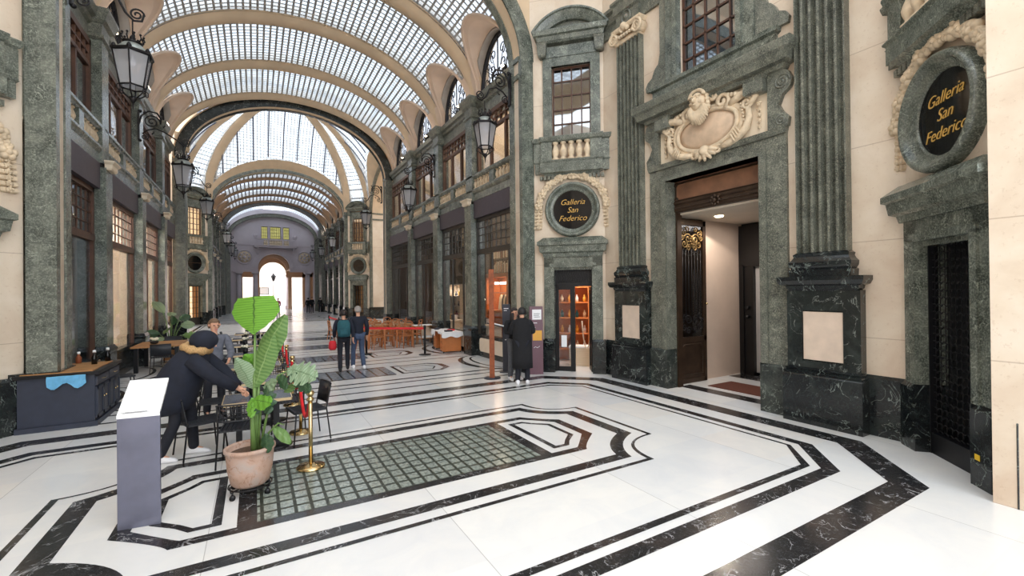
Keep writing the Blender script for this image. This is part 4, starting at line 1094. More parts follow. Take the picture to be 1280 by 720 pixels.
# middle hall: arch wall to the galleries and the side arches
spandrel(XF, 36.55, .45, XF - HX2 + 1.3, XF + HX2 - 1.3, 'arch', 'far')
spandrel(XF, 23.95, .45, XF - HX2 + 1.3, XF + HX2 - 1.3, 'arch', 'near')
for side in (1, -1):
    # side arm: arch towards +-x
    fr = (XF + side * HX2, Y2, -pi / 2 if side > 0 else pi / 2)
    m = MB(); m.arch(0, 8.0, 4.25, 2.92, [(0, 0), (0, 1.2), (.35, 1.2), (.35, 0)], n=40); m.build('trim_%d' % (700 + side), 'stucco', frame=fr, kind='structure')
    m = MB(); m.arch(0, 8.0, 4.25, 2.92, [(-.01, -.05), (-.01, .12), (.34, .12), (.34, -.05)], n=40); m.arch(0, 8.0, 4.25, 2.92, [(-.01, 1.1), (-.01, 1.3), (.34, 1.3), (.34, 1.1)], n=40)
    for s in (-1, 1): m.box(s * 4.24, s * 4.62, -.05, .12, .9, 8.0); m.box(s * 4.24, s * 4.55, 1.1, 1.3, .9, 8.0); m.box(s * 4.22, s * 4.5, .1, 1.1, 7.55, 7.67); m.box(s * 4.22, s * 4.5, .1, 1.1, 8.0, 8.12)
    m.build('trim_%d' % (703 + side), 'green_dark', frame=fr, kind='structure')
    m = MB()
    for s in (-1, 1): m.box(s * 4.26, s * 4.55, .1, 1.12, .9, 8.0)
    m.build('trim_%d' % (706 + side), 'cream', frame=fr, kind='structure')
    m = MB()
    for s in (-1, 1): m.box(s * 4.2, s * 4.68, -.08, 1.3, 0, .9)
    m.build('baseboard_' + ('right' if side > 0 else 'left'), 'black', frame=fr, kind='structure')
    N = 40; xs = [-4.75] + [-4.55 * cos(pi * i / N) for i in range(N + 1)] + [4.75]; zs = [8.0] + [8.0 + 3.2 * sin(pi * i / N) for i in range(N + 1)] + [8.0]; k = len(xs)
    m = MB(); m.add([(x, .1, z) for x, z in zip(xs, zs)] + [(x, .1, max(8.75, 8.12 + 3.35 * sqrt(max(0, 1 - (x / 4.62) ** 2)))) for x in xs], [(i, i + 1, k + i + 1, k + i) for i in range(k - 1)]); m.build('wall_' + ('right' if side > 0 else 'left'), 'stucco', frame=fr, kind='structure')
    # beyond: end walls of the side arm
    m = MB(); m.box(-6, -4.5, 1.3, 9, 0, 11.5); m.box(4.5, 6, 1.3, 9, 0, 11.5); m.box(-6, 6, 9, 9.2, 0, 11.5); m.build('wall_' + ('right' if side > 0 else 'left'), 'stucco', frame=fr, kind='structure')

# ================================================================== NEAR HALL, RIGHT WALL WITH THE BIG DOOR
frR = (7.55, YN, radians(-90))      # local x = YN - Y, -y towards the hall
m = MB()
for a, c, z0, z1 in ((-2.99, -1.0, 0, 11.5), (1.0, 2.99, 0, 11.5), (-1.0, 1.0, 4.35, 6.4), (-1.0, -.66, 6.4, 11.5), (.66, 1.0, 6.4, 11.5), (-.66, .66, 9.2, 11.5)): m.box(a, c, 0, .3, z0, z1)
m.build('wall_right', 'cream', frame=frR, kind='structure')
m = MB(); m.stack(-2.95, -1.3, 0, .03, [(0, 0), (.8, 0), (.85, -.02)]); m.stack(1.3, 2.95, 0, .03, [(0, 0), (.8, 0), (.85, -.02)]); m.build('baseboard_right', 'black', frame=frR, kind='structure')

t = thing('grand_doorway', 'tall green stone portal around the wide open doorway on the right wall', 'door surround', (frR[0], frR[1], 0), frR[2])
for s in (-1, 1):
    m = MB(); m.stack(min(s * 1.0, s * 1.44), max(s * 1.0, s * 1.44), 0, .06, [(.82, 0), (4.35, 0)]); m.stack(min(s * 1.0, s * 1.12), max(s * 1.0, s * 1.12), 0, .1, [(.82, 0), (4.35, 0)])
    m.box(min(s * .985, s * .999), max(s * .985, s * .999), -.08, .3, .82, 4.34); m.build('jamb', 'green_dark', t)
    m = MB(); m.stack(min(s * 1.0, s * 1.46), max(s * 1.0, s * 1.46), 0, .1, [(0, 0), (.78, 0), (.82, -.03)]); m.box(min(s * .985, s * .999), max(s * .985, s * .999), -.1, .3, 0, .82); m.build('plinth', 'green_black', t)
    # console with two scrolls beside the cartouche
    m = MB(); prof = [(1.16, 4.72), (1.48, 4.72), (1.5, 4.86), (1.40, 4.98), (1.34, 5.1), (1.40, 5.25), (1.52, 5.34), (1.56, 5.46), (1.5, 5.6), (1.44, 5.66), (1.16, 5.66)]
    m.prism([(s * x, z + .005) for x, z in prof], -.09, 0)
    m.tube([(s * x, -.09, z) for x, z in spiral((1.40, 5.46), .13, .02, 0 if s > 0 else 0, 2.2)], .018, 5); m.tube([(s * x, -.09, z) for x, z in spiral((1.38, 4.84), .09, .015, 1, 1.8)], .015, 5)
    m.build('scroll_console', 'green_dark', t)
m = MB(); m.stack(-1.44, 1.44, 0, .06, [(4.35, 0), (4.72, 0)]); m.stack(-1.12, 1.12, 0, .1, [(4.35, 0), (4.45, 0)]); m.stack(-1.44, 1.44, 0, .1, [(4.62, 0), (4.72, .02)]); m.box(-1, 1, -.08, .3, 4.35, 4.42); m.build('lintel', 'green_dark', t)
m = MB(); m.stack(-1.46, 1.46, 0, .16, [(5.66, 0), (5.72, .03), (5.74, .12), (5.86, .16), (5.9, .2), (6.02, .22), (6.04, .22)])
for s in (-1, 1): m.stack(s * .98 - .15, s * .98 + .15, 0, .2, [(5.4, 0), (5.42, .02), (5.62, .02), (5.66, .05)])
m.build('cornice', 'green_dark', t)
m = MB(); m.stack(-1.16, 1.16, 0, .02, [(4.72, 0), (5.66, 0)]); m.build('tympanum_panel', 'stucco_lit', t)
# upper window over the door
t = thing('window_surround', 'large green stone window surround above the big door cornice', 'window surround', (frR[0], frR[1], 0), frR[2])
m = MB()
m.stack(-1.3, 1.3, 0, .1, [(6.04, 0), (6.3, 0), (6.33, .05), (6.4, .06), (6.42, .0)])
for s in (-1, 1):
    m.stack(min(s * .66, s * .95), max(s * .66, s * .95), 0, .1, [(6.4, 0), (9.3, 0)]); m.stack(min(s * .64, s * .74), max(s * .64, s * .74), 0, .15, [(6.4, 0), (9.3, 0)])
m.build('stone_frame', 'green', t)
for s in (-1, 1):
    m = MB(); prof = [(.95, 6.4), (1.5, 6.4), (1.52, 6.5), (1.46, 6.6), (1.34, 6.66), (1.30, 6.76), (1.24, 6.84), (1.16, 6.9), (1.12, 7.1), (1.12, 9.0), (.95, 9.0)]
    m.prism([(s * x, z) for x, z in prof], -.07, 0); m.build('scroll_wing', 'green_dark', t)
w = struct_empty(wname(), (frR[0], frR[1], 0), frR[2]); w['label'] = 'large dark paned window above the big door'
m = MB(); grid(m, -.66, .66, 6.4, 9.2, 5, 8, .035, .08, .14, .05); m.build('window_frame', 'brown_wood', w)
m = MB(); m.box(-.63, .63, .11, .116, 6.42, 9.2); m.build('glass_pane', 'window_glass_dark', w)

# giant fluted pilasters
def big_pilaster(sx, label):
    t = thing('fluted_pilaster', label, 'pilaster', (frR[0], frR[1] - sx * 1.975, 0), frR[2])
    h = .345; m = MB()
    # fluted shaft profile (plan), extruded
    pts = [(-h, 0), (-h, -.16)]
    nf = 6; wf = 2 * h / nf
    for i in range(nf):
        x0 = -h + i * wf
        pts.append((x0 + wf * .12, -.16))
        for k in range(7):
            a = pi * k / 6; pts.append((x0 + wf * .5 - wf * .34 * cos(a), -.16 + .10 * sin(a)))
        pts.append((x0 + wf * .88, -.16))
    pts += [(h, -.16), (h, 0)]
    m.vprism([(x, y) for x, y in pts][::-1] if False else pts, 2.63, 7.78); m.build('fluted_shaft', 'green_dark', t)
    m = MB(); m.stack(-h, h, 0, .16, [(2.26, .075), (2.36, .08), (2.38, .055), (2.42, .08), (2.48, .085), (2.52, .05), (2.56, .03), (2.6, .04), (2.63, .0)]); m.build('shaft_base', 'black', t)
    m = MB(); m.stack(-.46, .46, 0, .16, [(2.04, .0), (2.08, .03), (2.12, .04), (2.14, .10), (2.2, .13), (2.26, .13)]); m.build('pedestal_cap', 'black', t)
    m = MB()
    hw = .50
    m.box(-hw, -.28, -.16, 0, .85, 2.05); m.box(.28, hw, -.16, 0, .85, 2.05); m.box(-.28, .28, -.16, 0, 1.74, 2.05); m.box(-.28, .28, -.16, 0, .85, .96)
    m.box(-.28, .28, -.1, 0, .96, 1.74)
    m.build('pedestal', 'black_green', t)
    m = MB(); m.box(-.27, .27, -.14, -.1, .98, 1.72); m.build('inset_panel', 'panel_cream', t)
    m = MB(); m.stack(-.50, .50, 0, .2, [(0, .04), (.74, .04), (.76, .02), (.79, .035), (.81, .0), (.84, .015), (.86, -.03)]); m.build('plinth', 'black', t)
    # ionic capital
    m = MB(); m.stack(-h - .02, h + .02, 0, .17, [(7.78, 0), (7.82, .02), (7.86, .02)]); m.stack(-.42, .42, 0, .2, [(8.06, .0), (8.12, .03), (8.16, .03)])
    for s in (-1, 1):
        m.tube([(s * x, -.24, z) for x, z in spiral((.36, 7.93), .14, .02, pi / 2, -2.4, 40)], [.035 - .02 * i / 40 for i in range(41)], 6)
        m.lathe([(.001, 0), (.13, .01), (.13, .2), (.001, .21)], (0, 0, 0), 16)
        k = len(m.v) - 16 * 4
        m.xf(Matrix.Translation((s * .36, -.24, 7.93)) @ Matrix.Rotation(-pi / 2, 4, 'X'), k)
        m.v[k:] = [(x, y + 0, z) for x, y, z in m.v[k:]]
    for i in range(7): m.sphere((-.24 + .08 * i, -.24, 7.9), .042, 8, 6)
    m.sphere((0, -.26, 8.08), .09, 10, 8); 
    for s in (-1, 1): m.sphere((s * .09, -.25, 8.02), .06, 8, 6)
    m.build('ionic_capital', 'carved', t)
    m = MB(); m.stack(-h, h, 0, .17, [(8.16, 0), (8.45, 0), (8.5, .05), (8.7, .05), (8.74, .1), (8.8, .1)]); m.lathe([(.001, .0), (.16, 0), (.16, .03), (.12, .05), (.12, .03), (.06, .03), (.05, .06), (.001, .07)], (0, 0, 0), 20); k = len(m.v) - 20 * 8
    m.xf(Matrix.Translation((0, -.17, 8.32)) @ Matrix.Rotation(pi / 2, 4, 'X'), k); m.build('entablature_block', 'green_dark', t)
    return t
big_pilaster(-1, 'tall fluted green pilaster on a black pedestal left of the big doorway')
big_pilaster(1, 'tall fluted green pilaster on a black pedestal right of the big doorway')
m = MB(); m.stack(-2.9, 2.9, 0, .06, [(8.2, 0), (8.45, 0), (8.5, .04), (8.7, .04), (8.74, .1), (8.82, .1)]); m.build('trim_800', 'green_dark', frame=frR, kind='structure')

# cartouche with the bearded head
def cartouche():
    t = thing('carved_cartouche', 'carved cream stone cartouche with a bearded head above the big door', 'carving', (frR[0], frR[1], 5.12), frR[2])
    y0 = -.05
    # shield field
    m = MB(); N = 40; ring = []
    def outline(a, k=1.0):
        x = .60 * cos(a) * k; z = .34 * sin(a) * k
        x *= 1 + .12 * max(0, sin(a)) ; 
        return x, z - .02
    rings = []
    for kk, yy in ((1.0, y0), (1.0, y0 - .04), (.8, y0 - .07), (.45, y0 - .1), (.02, y0 - .11)): rings.append([(outline(2 * pi * i / N, kk)[0], yy, outline(2 * pi * i / N, kk)[1]) for i in range(N)])
    m.loft(rings); m.build('shield_field', 'carved_warm', t)
    m = MB()
    P = [outline(2 * pi * i / N, 1.06) for i in range(N)]; m.tube([(x, y0 - .06, z) for x, z in P], .045, 8, closed=True)
    P = [outline(2 * pi * i / N, 1.2) for i in range(N)]; m.tube([(x, y0 - .02, z) for x, z in P], .06, 8, closed=True)
    for s in (-1, 1):
        # strapwork wings and scrolls
        w = [(s * .50, .30), (s * .66, .36), (s * .80, .40), (s * .93, .36), (s * .97, .26), (s * .90, .18), (s * .82, .22)]
        m.tube([(x, y0 - .06, z) for x, z in w], [.06, .07, .075, .07, .06, .05, .03], 8)
        m.tube([(s * x, y0 - .07, z) for x, z in spiral((.82, .20), .11, .02, pi / 2, -1.6, 24)], .03, 6)
        m.tube([(s * x, y0 - .06, z) for x, z in spiral((1.0, .40), .10, .02, pi, -1.4, 20)], .035, 6)
        w = [(s * .84, .12), (s * .86, -.06), (s * .80, -.22), (s * .66, -.34), (s * .48, -.40), (s * .3, -.42)]
        m.tube([(x, y0 - .06, z) for x, z in w], [.05, .06, .07, .07, .065, .05], 8)
        for i in range(4): q = i / 3; m.tube([(s * (.62 + .1 * q), y0 - .13, -.42 + .13 * q), (s * (.55 + .1 * q), y0 - .13, -.27 + .1 * q)], .018, 5)
        w = spiral((.36, .40), .15, .03, -1.2 if s > 0 else -1.2, 1.3, 24); m.tube([(s * x, y0 - .08, z) for x, z in w], .04, 6)
        for i in range(5): m.sphere((s * (.48 + .07 * i), y0 - .08, .47 - .02 * i), .045, 7, 5)
        for i in range(6): m.sphere((s * (.72 + .012 * i), y0 - .09, .22 - .06 * i), .022, 6, 5)
    m.tube([(x, y0 - .09, z) for x, z in spiral((.17, .58), .12, .02, pi, -1.7, 24)], .04, 6)
    m.build('strapwork_frame', 'carved', t)
    # bottom mask / leaves
    m = MB()
    for i in range(7):
        a = pi + pi * i / 6; m.tube([(0, y0 - .06, -.38), (.16 * cos(a), y0 - .12, -.42 + .1 * sin(a)), (.26 * cos(a), y0 - .09, -.44 + .17 * sin(a))], [.05, .05, .02], 7)
    m.sphere((0, y0 - .1, -.42), .11, 10, 8)
    for s in (-1, 1): m.tube([(s * x, y0 - .08, z) for x, z in spiral((.26, -.45), .08, .015, 0, 1.5, 18)], .028, 6)
    m.build('acanthus_base', 'carved', t)
    # head
    def HS(mm): mm.xf(Matrix.Translation((-.06, -.05, .45)) @ Matrix.Scale(1.4, 4) @ Matrix.Translation((.06, .05, -.45)))
    m = MB(); hz = .50; hx_ = -.06
    m.sphere((hx_, y0 - .12, hz), .105, 16, 12, 0, 1.3, 1, 1.05)
    m.tube([(hx_, y0 - .225, hz + .03), (hx_, y0 - .26, hz - .03)], [.012, .024], 7)      # nose
    for s in (-1, 1):
        m.sphere((hx_ + s * .042, y0 - .215, hz + .035), .016, 7, 5); m.sphere((hx_ + s * .06, y0 - .19, hz - .02), .03, 8, 6)
        m.tube([(hx_ + s * .02, y0 - .225, hz + .062), (hx_ + s * .075, y0 - .2, hz + .058)], .011, 5)
    m.sphere((hx_, y0 - .222, hz - .055), .022, 8, 5, 0, .5, 1.4)
    HS(m); m.build('face', 'carved', t)
    m = MB(); rn = random.Random(8)
    for i in range(17):
        a = pi * 1.05 + pi * .9 * i / 16; m.tube([(hx_ + .07 * cos(a), y0 - .17, hz - .06 + .07 * sin(a)), (hx_ + .14 * cos(a), y0 - .17, hz - .08 + .16 * sin(a)), (hx_ + .17 * cos(a) + .02 * rn.random(), y0 - .14, hz - .1 + .22 * sin(a))], [.03, .028, .01], 6)
    for s in (-1, 1):
        for i in range(4): m.sphere((hx_ + s * (.115 + .008 * i), y0 - .12, hz + .06 - .055 * i), .036, 7, 5)
    HS(m); m.build('curled_beard', 'carved', t)
    m = MB(); m.tube([(hx_ + .15 * cos(a), y0 - .13, hz + .07 + .13 * sin(a)) for a in [pi * i / 12 for i in range(13)]], .036, 7); m.tube([(hx_ + .11 * cos(a), y0 - .17, hz + .06 + .09 * sin(a)) for a in [pi * i / 12 for i in range(13)]], .028, 7); HS(m); m.build('headdress', 'carved', t)
    for s in (-1, 1):
        m = MB()
        for i in range(5): flower(m, s * 1.0, .14 - .1 * i, -.05, .048 - .003 * i, rn)
        m.tube([(s * .99, -.03, .18), (s * .99, -.03, -.28)], .008, 5); m.build('flower_drop', 'carved', t)
M['carved_warm'] = plain('worn_carved_field', (200, 174, 148), .6, var=.2, scale=4)
cartouche()

# transom panel, open door leaf, passage behind the big door
t = thing('door_transom', 'carved walnut transom panel with a beaded beam over the big doorway', 'transom', (frR[0], frR[1], 0), frR[2])
m = MB(); m.box(-1.0, 1.0, .2, .3, 3.92, 4.35); m.build('frame_panel', 'bronze_wood', t) if 'bronze_wood' in M else m.build('frame_panel', 'bronze', t)
m = MB(); c_ = [(-.93, 4.0), (-.88, 3.95), (.88, 3.95), (.93, 4.0), (.93, 4.24), (.88, 4.29), (-.88, 4.29), (-.93, 4.24)]
m.prism(c_, .17, .2); m.build('field_panel', 'wood_panel', t)
m = MB(); m.tube([(x, .17, z) for x, z in c_], .012, 5, closed=True); m.tube([(x * 1.03, .18, 4.12 + (z - 4.12) * 1.1) for x, z in c_], .01, 5, closed=True)
for s in (-1, 1):
    for z in (3.97, 4.27): m.tube([(x, .16, zz) for x, zz in spiral((s * .93, z), .05, .01, 0, 1.5, 14)], .012, 5)
m.build('panel_moulding', 'bronze', t)
m = MB(); m.stack(-1.0, 1.0, .3, .1, [(3.70, 0), (3.73, .03), (3.85, .02), (3.88, .05), (3.93, .05)]); m.build('beam', 'bronze', t)
m = MB()
for i in range(60): m.sphere((-.97 + i * .033, .165, 3.79), .017, 6, 4)
for k in range(8): a = k * pi / 4; m.sphere((.09 * cos(a), .14, 3.8 + .08 * sin(a)), .035, 7, 5)
m.sphere((0, .12, 3.8), .05, 8, 6); m.build('beading', 'bronze', t)
for i in range(44): pass
# door frame pieces
d = struct_empty(dname(), (frR[0], frR[1], 0), frR[2]); d['label'] = 'tall bronze door leaf with gilded ironwork folded open inside the big doorway'
m = MB()
for s in (-1, 1): m.box(s * .94, s * 1.0, .2, .34, 0, 3.72)
m.build('door_frame', 'bronze', d)
lx = -1.0 - .14   # leaf plane, opened 90 degrees along +y at the left jamb; leaf faces +x
def L(m, u0, u1, z0, z1, w0=-.03, w1=.03): m.box(lx + w0, lx + w1, .36 + u0, .36 + u1, z0, z1)
m = MB(); L(m, 0, .1, 0, 3.62); L(m, .9, 1.0, 0, 3.62); L(m, 0, 1.0, 3.5, 3.62); L(m, 0, 1, .92, 1.02); L(m, 0, 1, 0, .1); L(m, .06, .94, .1, .95, -.015, .015); m.build('door_leaf', 'bronze', d)
m = MB(); m.tube([(lx + .04, .36 + u, z) for u, z in ((.16, .2), (.84, .2), (.84, .78), (.78, .86), (.22, .86), (.16, .78))], .012, 5, closed=True); m.build('panel_moulding', 'bronze', d)
m = MB(); L(m, .1, .9, 1.02, 3.5, -.004, .004); m.build('glass_pane', 'shop_glass', d)
m = MB()
for i in range(7): u = .2 + i * .1; m.tube([(lx + .03, .36 + u, 1.5), (lx + .03, .36 + u, 2.95)], .010, 6)
for i in range(6):
    u = .25 + i * .1; m.tube([(lx + .03, .36 + u - .05, 2.9), (lx + .03, .36 + u, 2.98), (lx + .03, .36 + u + .05, 2.9)], .008, 5)
m.build('ironwork_rods', 'iron', d)
m = MB()
def VS(c, r0, r1, a0, tn, rr=.014):
    m.tube([(lx + .035, .36 + u, z) for u, z in spiral(c, r0, r1, a0, tn, 22)], rr, 5)
for s in (-1, 1):
    for (du, z, r, a, tn) in ((.12, 3.2, .12, 0, 1.6), (.26, 3.32, .09, 1, -1.5), (.24, 3.08, .1, 2, 1.4), (.1, 3.0, .08, 3, -1.5), (.32, 3.2, .06, 0, 1.3), (.14, 3.4, .07, 0, 1.2)):
        VS((.5 + s * du, z), r * 1.0, .015, a if s > 0 else pi - a, tn * s)
for k in range(9): a = 2 * pi * k / 9; m.sphere((lx + .05, .5 + .36 + .06 * cos(a), 3.16 + .09 * sin(a)), .03, 6, 5)
m.sphere((lx + .06, .86, 3.16), .05, 8, 6, 0, 1.6); m.build('gilded_scrollwork', 'gilt', d)
m = MB()
for s in (-1, 1):
    for (du, z, r, a, tn) in ((.12, 1.4, .11, 0, 1.6), (.27, 1.25, .09, 1, -1.5), (.25, 1.48, .08, 2, 1.4), (.12, 1.16, .09, 3, -1.5), (.32, 1.38, .05, 0, 1.3)):
        VS((.5 + s * du, z), r, .015, a if s > 0 else pi - a, tn * s, .012)
m.build('lower_scrollwork', 'iron', d)
m = MB(); m.sphere((lx + .07, .36 + .95, 1.75), .028, 8, 6); m.tube([(lx + .02, .36 + .95, 1.75), (lx + .07, .36 + .95, 1.75)], .012, 6); m.build('door_knob', 'brass', d)
# passage room (local y = depth)
m = MB(); m.box(-1.3, -1.2, 1.38, 2.85, 0, 3.75); m.build('wall_passage', 'pink_wall', frame=frR, kind='structure')
m = MB(); m.box(1.0, 1.1, .3, 2.85, 0, 3.75); m.box(-1.3, -1.2, .3, 1.38, 0, 3.75); m.build('wall_passage', 'bronze', frame=frR, kind='structure')
m = MB(); m.box(-1.3, 1.1, .3, 2.9, 3.66, 3.75); m.build('ceiling', 'shop_pale', frame=frR, kind='structure')
m = MB(); m.box(-1.3, 1.4, 2.85, 2.95, 0, 3.75); m.build('wall_passage', 'marquina', frame=frR, kind='structure')
c = MB(); c.lathe([(.001, .0), (.075, 0), (.09, .012), (.09, .03)], (0, 0, 0), 20); q = c.build('ceiling_spotlight', 'lamp_on', frame=(*loc(frR, -.62, 1.15)[:2], 0, 3.635)); tag(q, 'round lit ceiling spotlight inside the big doorway', 'spotlight')
lamp('SPOT', loc(frR, -.62, 1.15, 3.6), 60, (1, .88, .76), 2.4, name='ceiling_light'); lamp('AREA', loc(frR, 0, 1.7, 3.6), 22, (1, .9, .82), 1.2, name='ceiling_light')
c = MB(); c.lathe([(.001, .0), (.075, 0), (.09, .012), (.09, .03)], (0, 0, 0), 20); q = c.build('ceiling_spotlight', 'shop_pale', frame=(*loc(frR, .35, 1.6)[:2], 0, 3.635)); tag(q, 'unlit white ceiling spotlight deeper in the big doorway', 'spotlight')
g = thing('black_entrance', 'black entrance front with pale inner door and white letters inside the big doorway', 'entrance', (frR[0], frR[1], 0), frR[2])
m = MB(); m.box(-1.18, -.84, 2.70, 2.84, 0, 2.6); m.box(-1.18, .98, 2.70, 2.84, 2.6, 3.6); m.box(-1.08, -1.05, 2.66, 2.70, 0, 2.66); m.box(-.84, -.80, 2.66, 2.84, 0, 2.6); m.box(-1.08, .98, 2.66, 2.70, 2.62, 2.66); m.build('black_surround', 'marquina', g)
m = MB(); m.box(-.8, .3, 2.76, 2.82, 0.08, 2.6); m.build('pale_door', 'steel_pale', g) if 'steel_pale' in M else m.build('pale_door', 'shop_pale', g)
m = MB(); m.sphere((-.95, 2.66, 1.62), .05, 8, 6); m.sphere((-.95, 2.66, 1.4), .05, 8, 6); m.build('door_knob', 'black_metal', g)
text('GALLERIA', .25, 'white_text', g, (-.6, 2.65, 3.06), name='lettering', align='LEFT', shear=.1)
# floor of the passage
for (a, c_, y0, y1, mt, nm) in ((-1.0, 1.0, .3, .62, 'floor_black', 'marble_band'), (-1.15, 1.0, 2.2, 2.8, 'floor_black', 'marble_band'), (-.72, .98, .84, 1.65, 'doormat', None)):
    m = MB(); m.box(a, c_, y0, y1, .0005, .003 if nm else .012)
    if nm: o = m.build(nm, mt, frame=frR); o.parent = floor; o.matrix_parent_inverse.identity()
    else: tag(m.build('doormat', mt, frame=frR), 'rectangular brown doormat on the floor inside the big doorway', 'doormat')

# ------------------------------------------------------------------ far end hall and end wall
YE = 54.0
m = MB()
for s in (-1, 1): m.box(XF + s * 4.3, XF + s * 4.6, 51.2, YE, 0, 9)
m.build('wall_side', 'green_dark', kind='structure')
m = MB(); hb = (YE - 51.2) / 2
N = 48; vs = []; uv = []; fs = []
for i in range(N + 1):
    t_ = pi * i / N; x, z = XF + 4.45 * cos(t_), 8.0 + 3.1 * sin(t_)
    vs += [(x, 51.1, z), (x, YE + .1, z)]; uv += [(t_ * 4, 0), (t_ * 4, 3)]
for i in range(N): fs.append((2 * i, 2 * i + 1, 2 * i + 3, 2 * i + 2))
m.add(vs, fs, 0, True, uv); m.build('ceiling', 'dome_glass', kind='structure')
m = MB(); m.arch(XF, 7.9, 3.95, 2.25, [(0, YE - .5), (0, YE - .1), (.35, YE - .1), (.35, YE - .5)], n=48); 
for s in (-1, 1): m.box(XF + s * 3.95, XF + s * 4.3, YE - .5, YE - .1, 0, 7.9)
m.build('trim_850', 'green_dark', kind='structure')
m = MB(); m.arch(XF, 7.9, 4.3, 2.6, [(0, YE - .6), (0, YE - .12), (.35, YE - .12), (.35, YE - .6)], n=48); m.build('trim_851', 'end_stucco', kind='structure')
# end wall: big arch between two order of columns, balcony, three windows, round medallions
def endwall():
    xa0, xa1 = .25, 3.25; ac = (xa0 + xa1) / 2 - 0.0; ra = 1.5; za = 4.75
    m = MB(); ys, ye = YE, YE + .4
    m.box(-3.2, -1.25, ys, ye, 0, 4.35); m.box(-3.2, xa0, ys, ye, 4.35, 11); m.box(xa1, 6.4, ys, ye, 4.35, 11)
    m.box(5.6, 6.4, ys, ye, 0, 4.35)
    N = 24
    for i in range(N):
        a0, a1 = pi * i / N, pi * (i + 1) / N; x0, x1 = ac + ra * cos(a0), ac + ra * cos(a1); z0, z1 = za + ra * sin(a0), za + ra * sin(a1)
        for y in (ys,): m.add([(x0, y, z0), (x1, y, z1), (x1, y, 7.84), (x0, y, 7.84)], [(0, 1, 2, 3)])
        m.add([(x0, ys, z0), (x1, ys, z1), (x1, ye, z1), (x0, ye, z0)], [(0, 1, 2, 3)])
    # upper wall with the three window openings
    W3 = ((.55, 1.16), (1.38, 2.40), (2.62, 3.23))
    xs = [xa0, .55, 1.16, 1.38, 2.40, 2.62, 3.23, xa1]
    for i in range(0, len(xs) - 1, 2): m.box(xs[i], xs[i + 1], ys, ye, 7.84, 9.15)
    m.box(xa0, xa1, ys, ye, 9.15, 11)
    m.build('wall_end', 'end_stucco', kind='structure')
    w = struct_empty(wname(), (0, YE, 0), 0); w['label'] = 'three part window with yellowish panes over the far balcony'
    for a, c in W3:
        m = MB(); grid(m, a, c, 7.84, 9.15, 3 if c - a < .8 else 5, 4, .03, .1, .16, .05)
        m.build('window_frame', 'dark_frame', w)
        m = MB(); m.box(a, c, .18, .19, 7.84, 9.15); m.build('glass_pane', 'yellow_glass', w)
    m = MB()
    for a, c in W3: m.box(a - .08, a, -.06, 0, 7.8, 9.25); m.box(c, c + .08, -.06, 0, 7.8, 9.25); m.box(a - .1, c + .1, -.08, 0, 9.15, 9.27)
    m.build('window_frame', 'end_stucco', w)
    t = thing('stone_balcony', 'long pale stone balcony with balusters on the far end wall', 'balcony', (0, YE, 0))
    m = MB(); m.box(-.1, 3.9, -.7, 0, 6.85, 7.05); m.box(-.2, 4.0, -.78, 0, 7.03, 7.1); m.build('balcony_slab', 'end_stucco', t)
    m = MB(); m.box(-.1, 3.9, -.72, -.58, 7.66, 7.76); m.build('handrail', 'end_stucco', t)
    for x in (-.1, .6, 1.15, 2.5, 3.15, 3.75): m = MB(); m.box(x, x + .16, -.72, -.58, 7.1, 7.7); m.build('pedestal_block', 'end_stucco', t)
    for a, c in ((.76, 1.15), (1.31, 2.5), (2.66, 3.15)):
        k = int((c - a) / .14)
        for j in range(k): baluster(t, a + (c - a) * (j + .5) / k, -.65, 7.1, 1.6)
    for x in (.15, 3.5):
        m = MB(); m.prism([(0, 0), (0, 0)], 0, 0) if False else None
        m.box(x, x + .2, -.55, 0, 6.6, 6.85); m.box(x, x + .2, -.3, 0, 6.2, 6.6); m.build('corbel', 'end_stucco', t)
    for x in (0.0, 3.72):
        q = thing('stone_urn', 'small square stone finial standing on the far balcony %s end' % ('left' if x < 1 else 'right'), 'urn', (x + .05, YE - .4, 7.76))
        m = MB(); m.lathe([(.1, 0), (.14, .08), (.2, .3), (.22, .4), (.15, .46), (.17, .5)], (0, 0, 0), 12); m.build('urn_body', 'end_stucco', q)
    m = MB(); m.arch(ac, za, ra, ra, [(0, YE - .06), (0, YE), (.55, YE), (.55, YE - .06), (.3, YE - .1)], n=30); m.build('trim_860', 'end_stucco', kind='structure')
    m = MB(); m.box(-3.2, xa0 - .0, YE - .14, YE, 4.3, 4.5); m.box(xa1, 6.4, YE - .14, YE, 4.3, 4.5); m.box(-3.2, xa0, YE - .2, YE, 4.5, 4.62); m.box(xa1, 6.4, YE - .2, YE, 4.5, 4.62); m.box(-3.2, 6.4, YE - .05, YE, 7.1, 7.16); m.build('trim_861', 'end_stucco', kind='structure')
    for x, l in ((-.98, 'left'), (4.72, 'right')):
        t = thing('wall_medallion', 'round carved medallion on the far end wall, %s of the arch' % l, 'carving', (x, YE, 5.85))
        m = MB(); 
        for R, r_ in ((.72, .06), (.62, .03), (.3, .03)): m.tube([(R * cos(a), -.03, R * sin(a)) for a in [2 * pi * i / 32 for i in range(32)]], r_, 6, closed=True)
        m.build('moulded_ring', 'end_stucco', t)
        m = MB(); m.lathe([(.001, 0), (.6, .0), (.6, .04), (.001, .04)], (0, 0, 0), 24); m.xf(Matrix.Rotation(pi / 2, 4, 'X')); m.build('disc_field', 'carved', t)
        m = MB()
        for i in range(8): a = i * pi / 4; m.sphere((.4 * cos(a), -.05, .4 * sin(a)), .1, 7, 5)
        m.sphere((0, -.06, 0), .16, 8, 6); m.build('rosette', 'end_stucco', t)
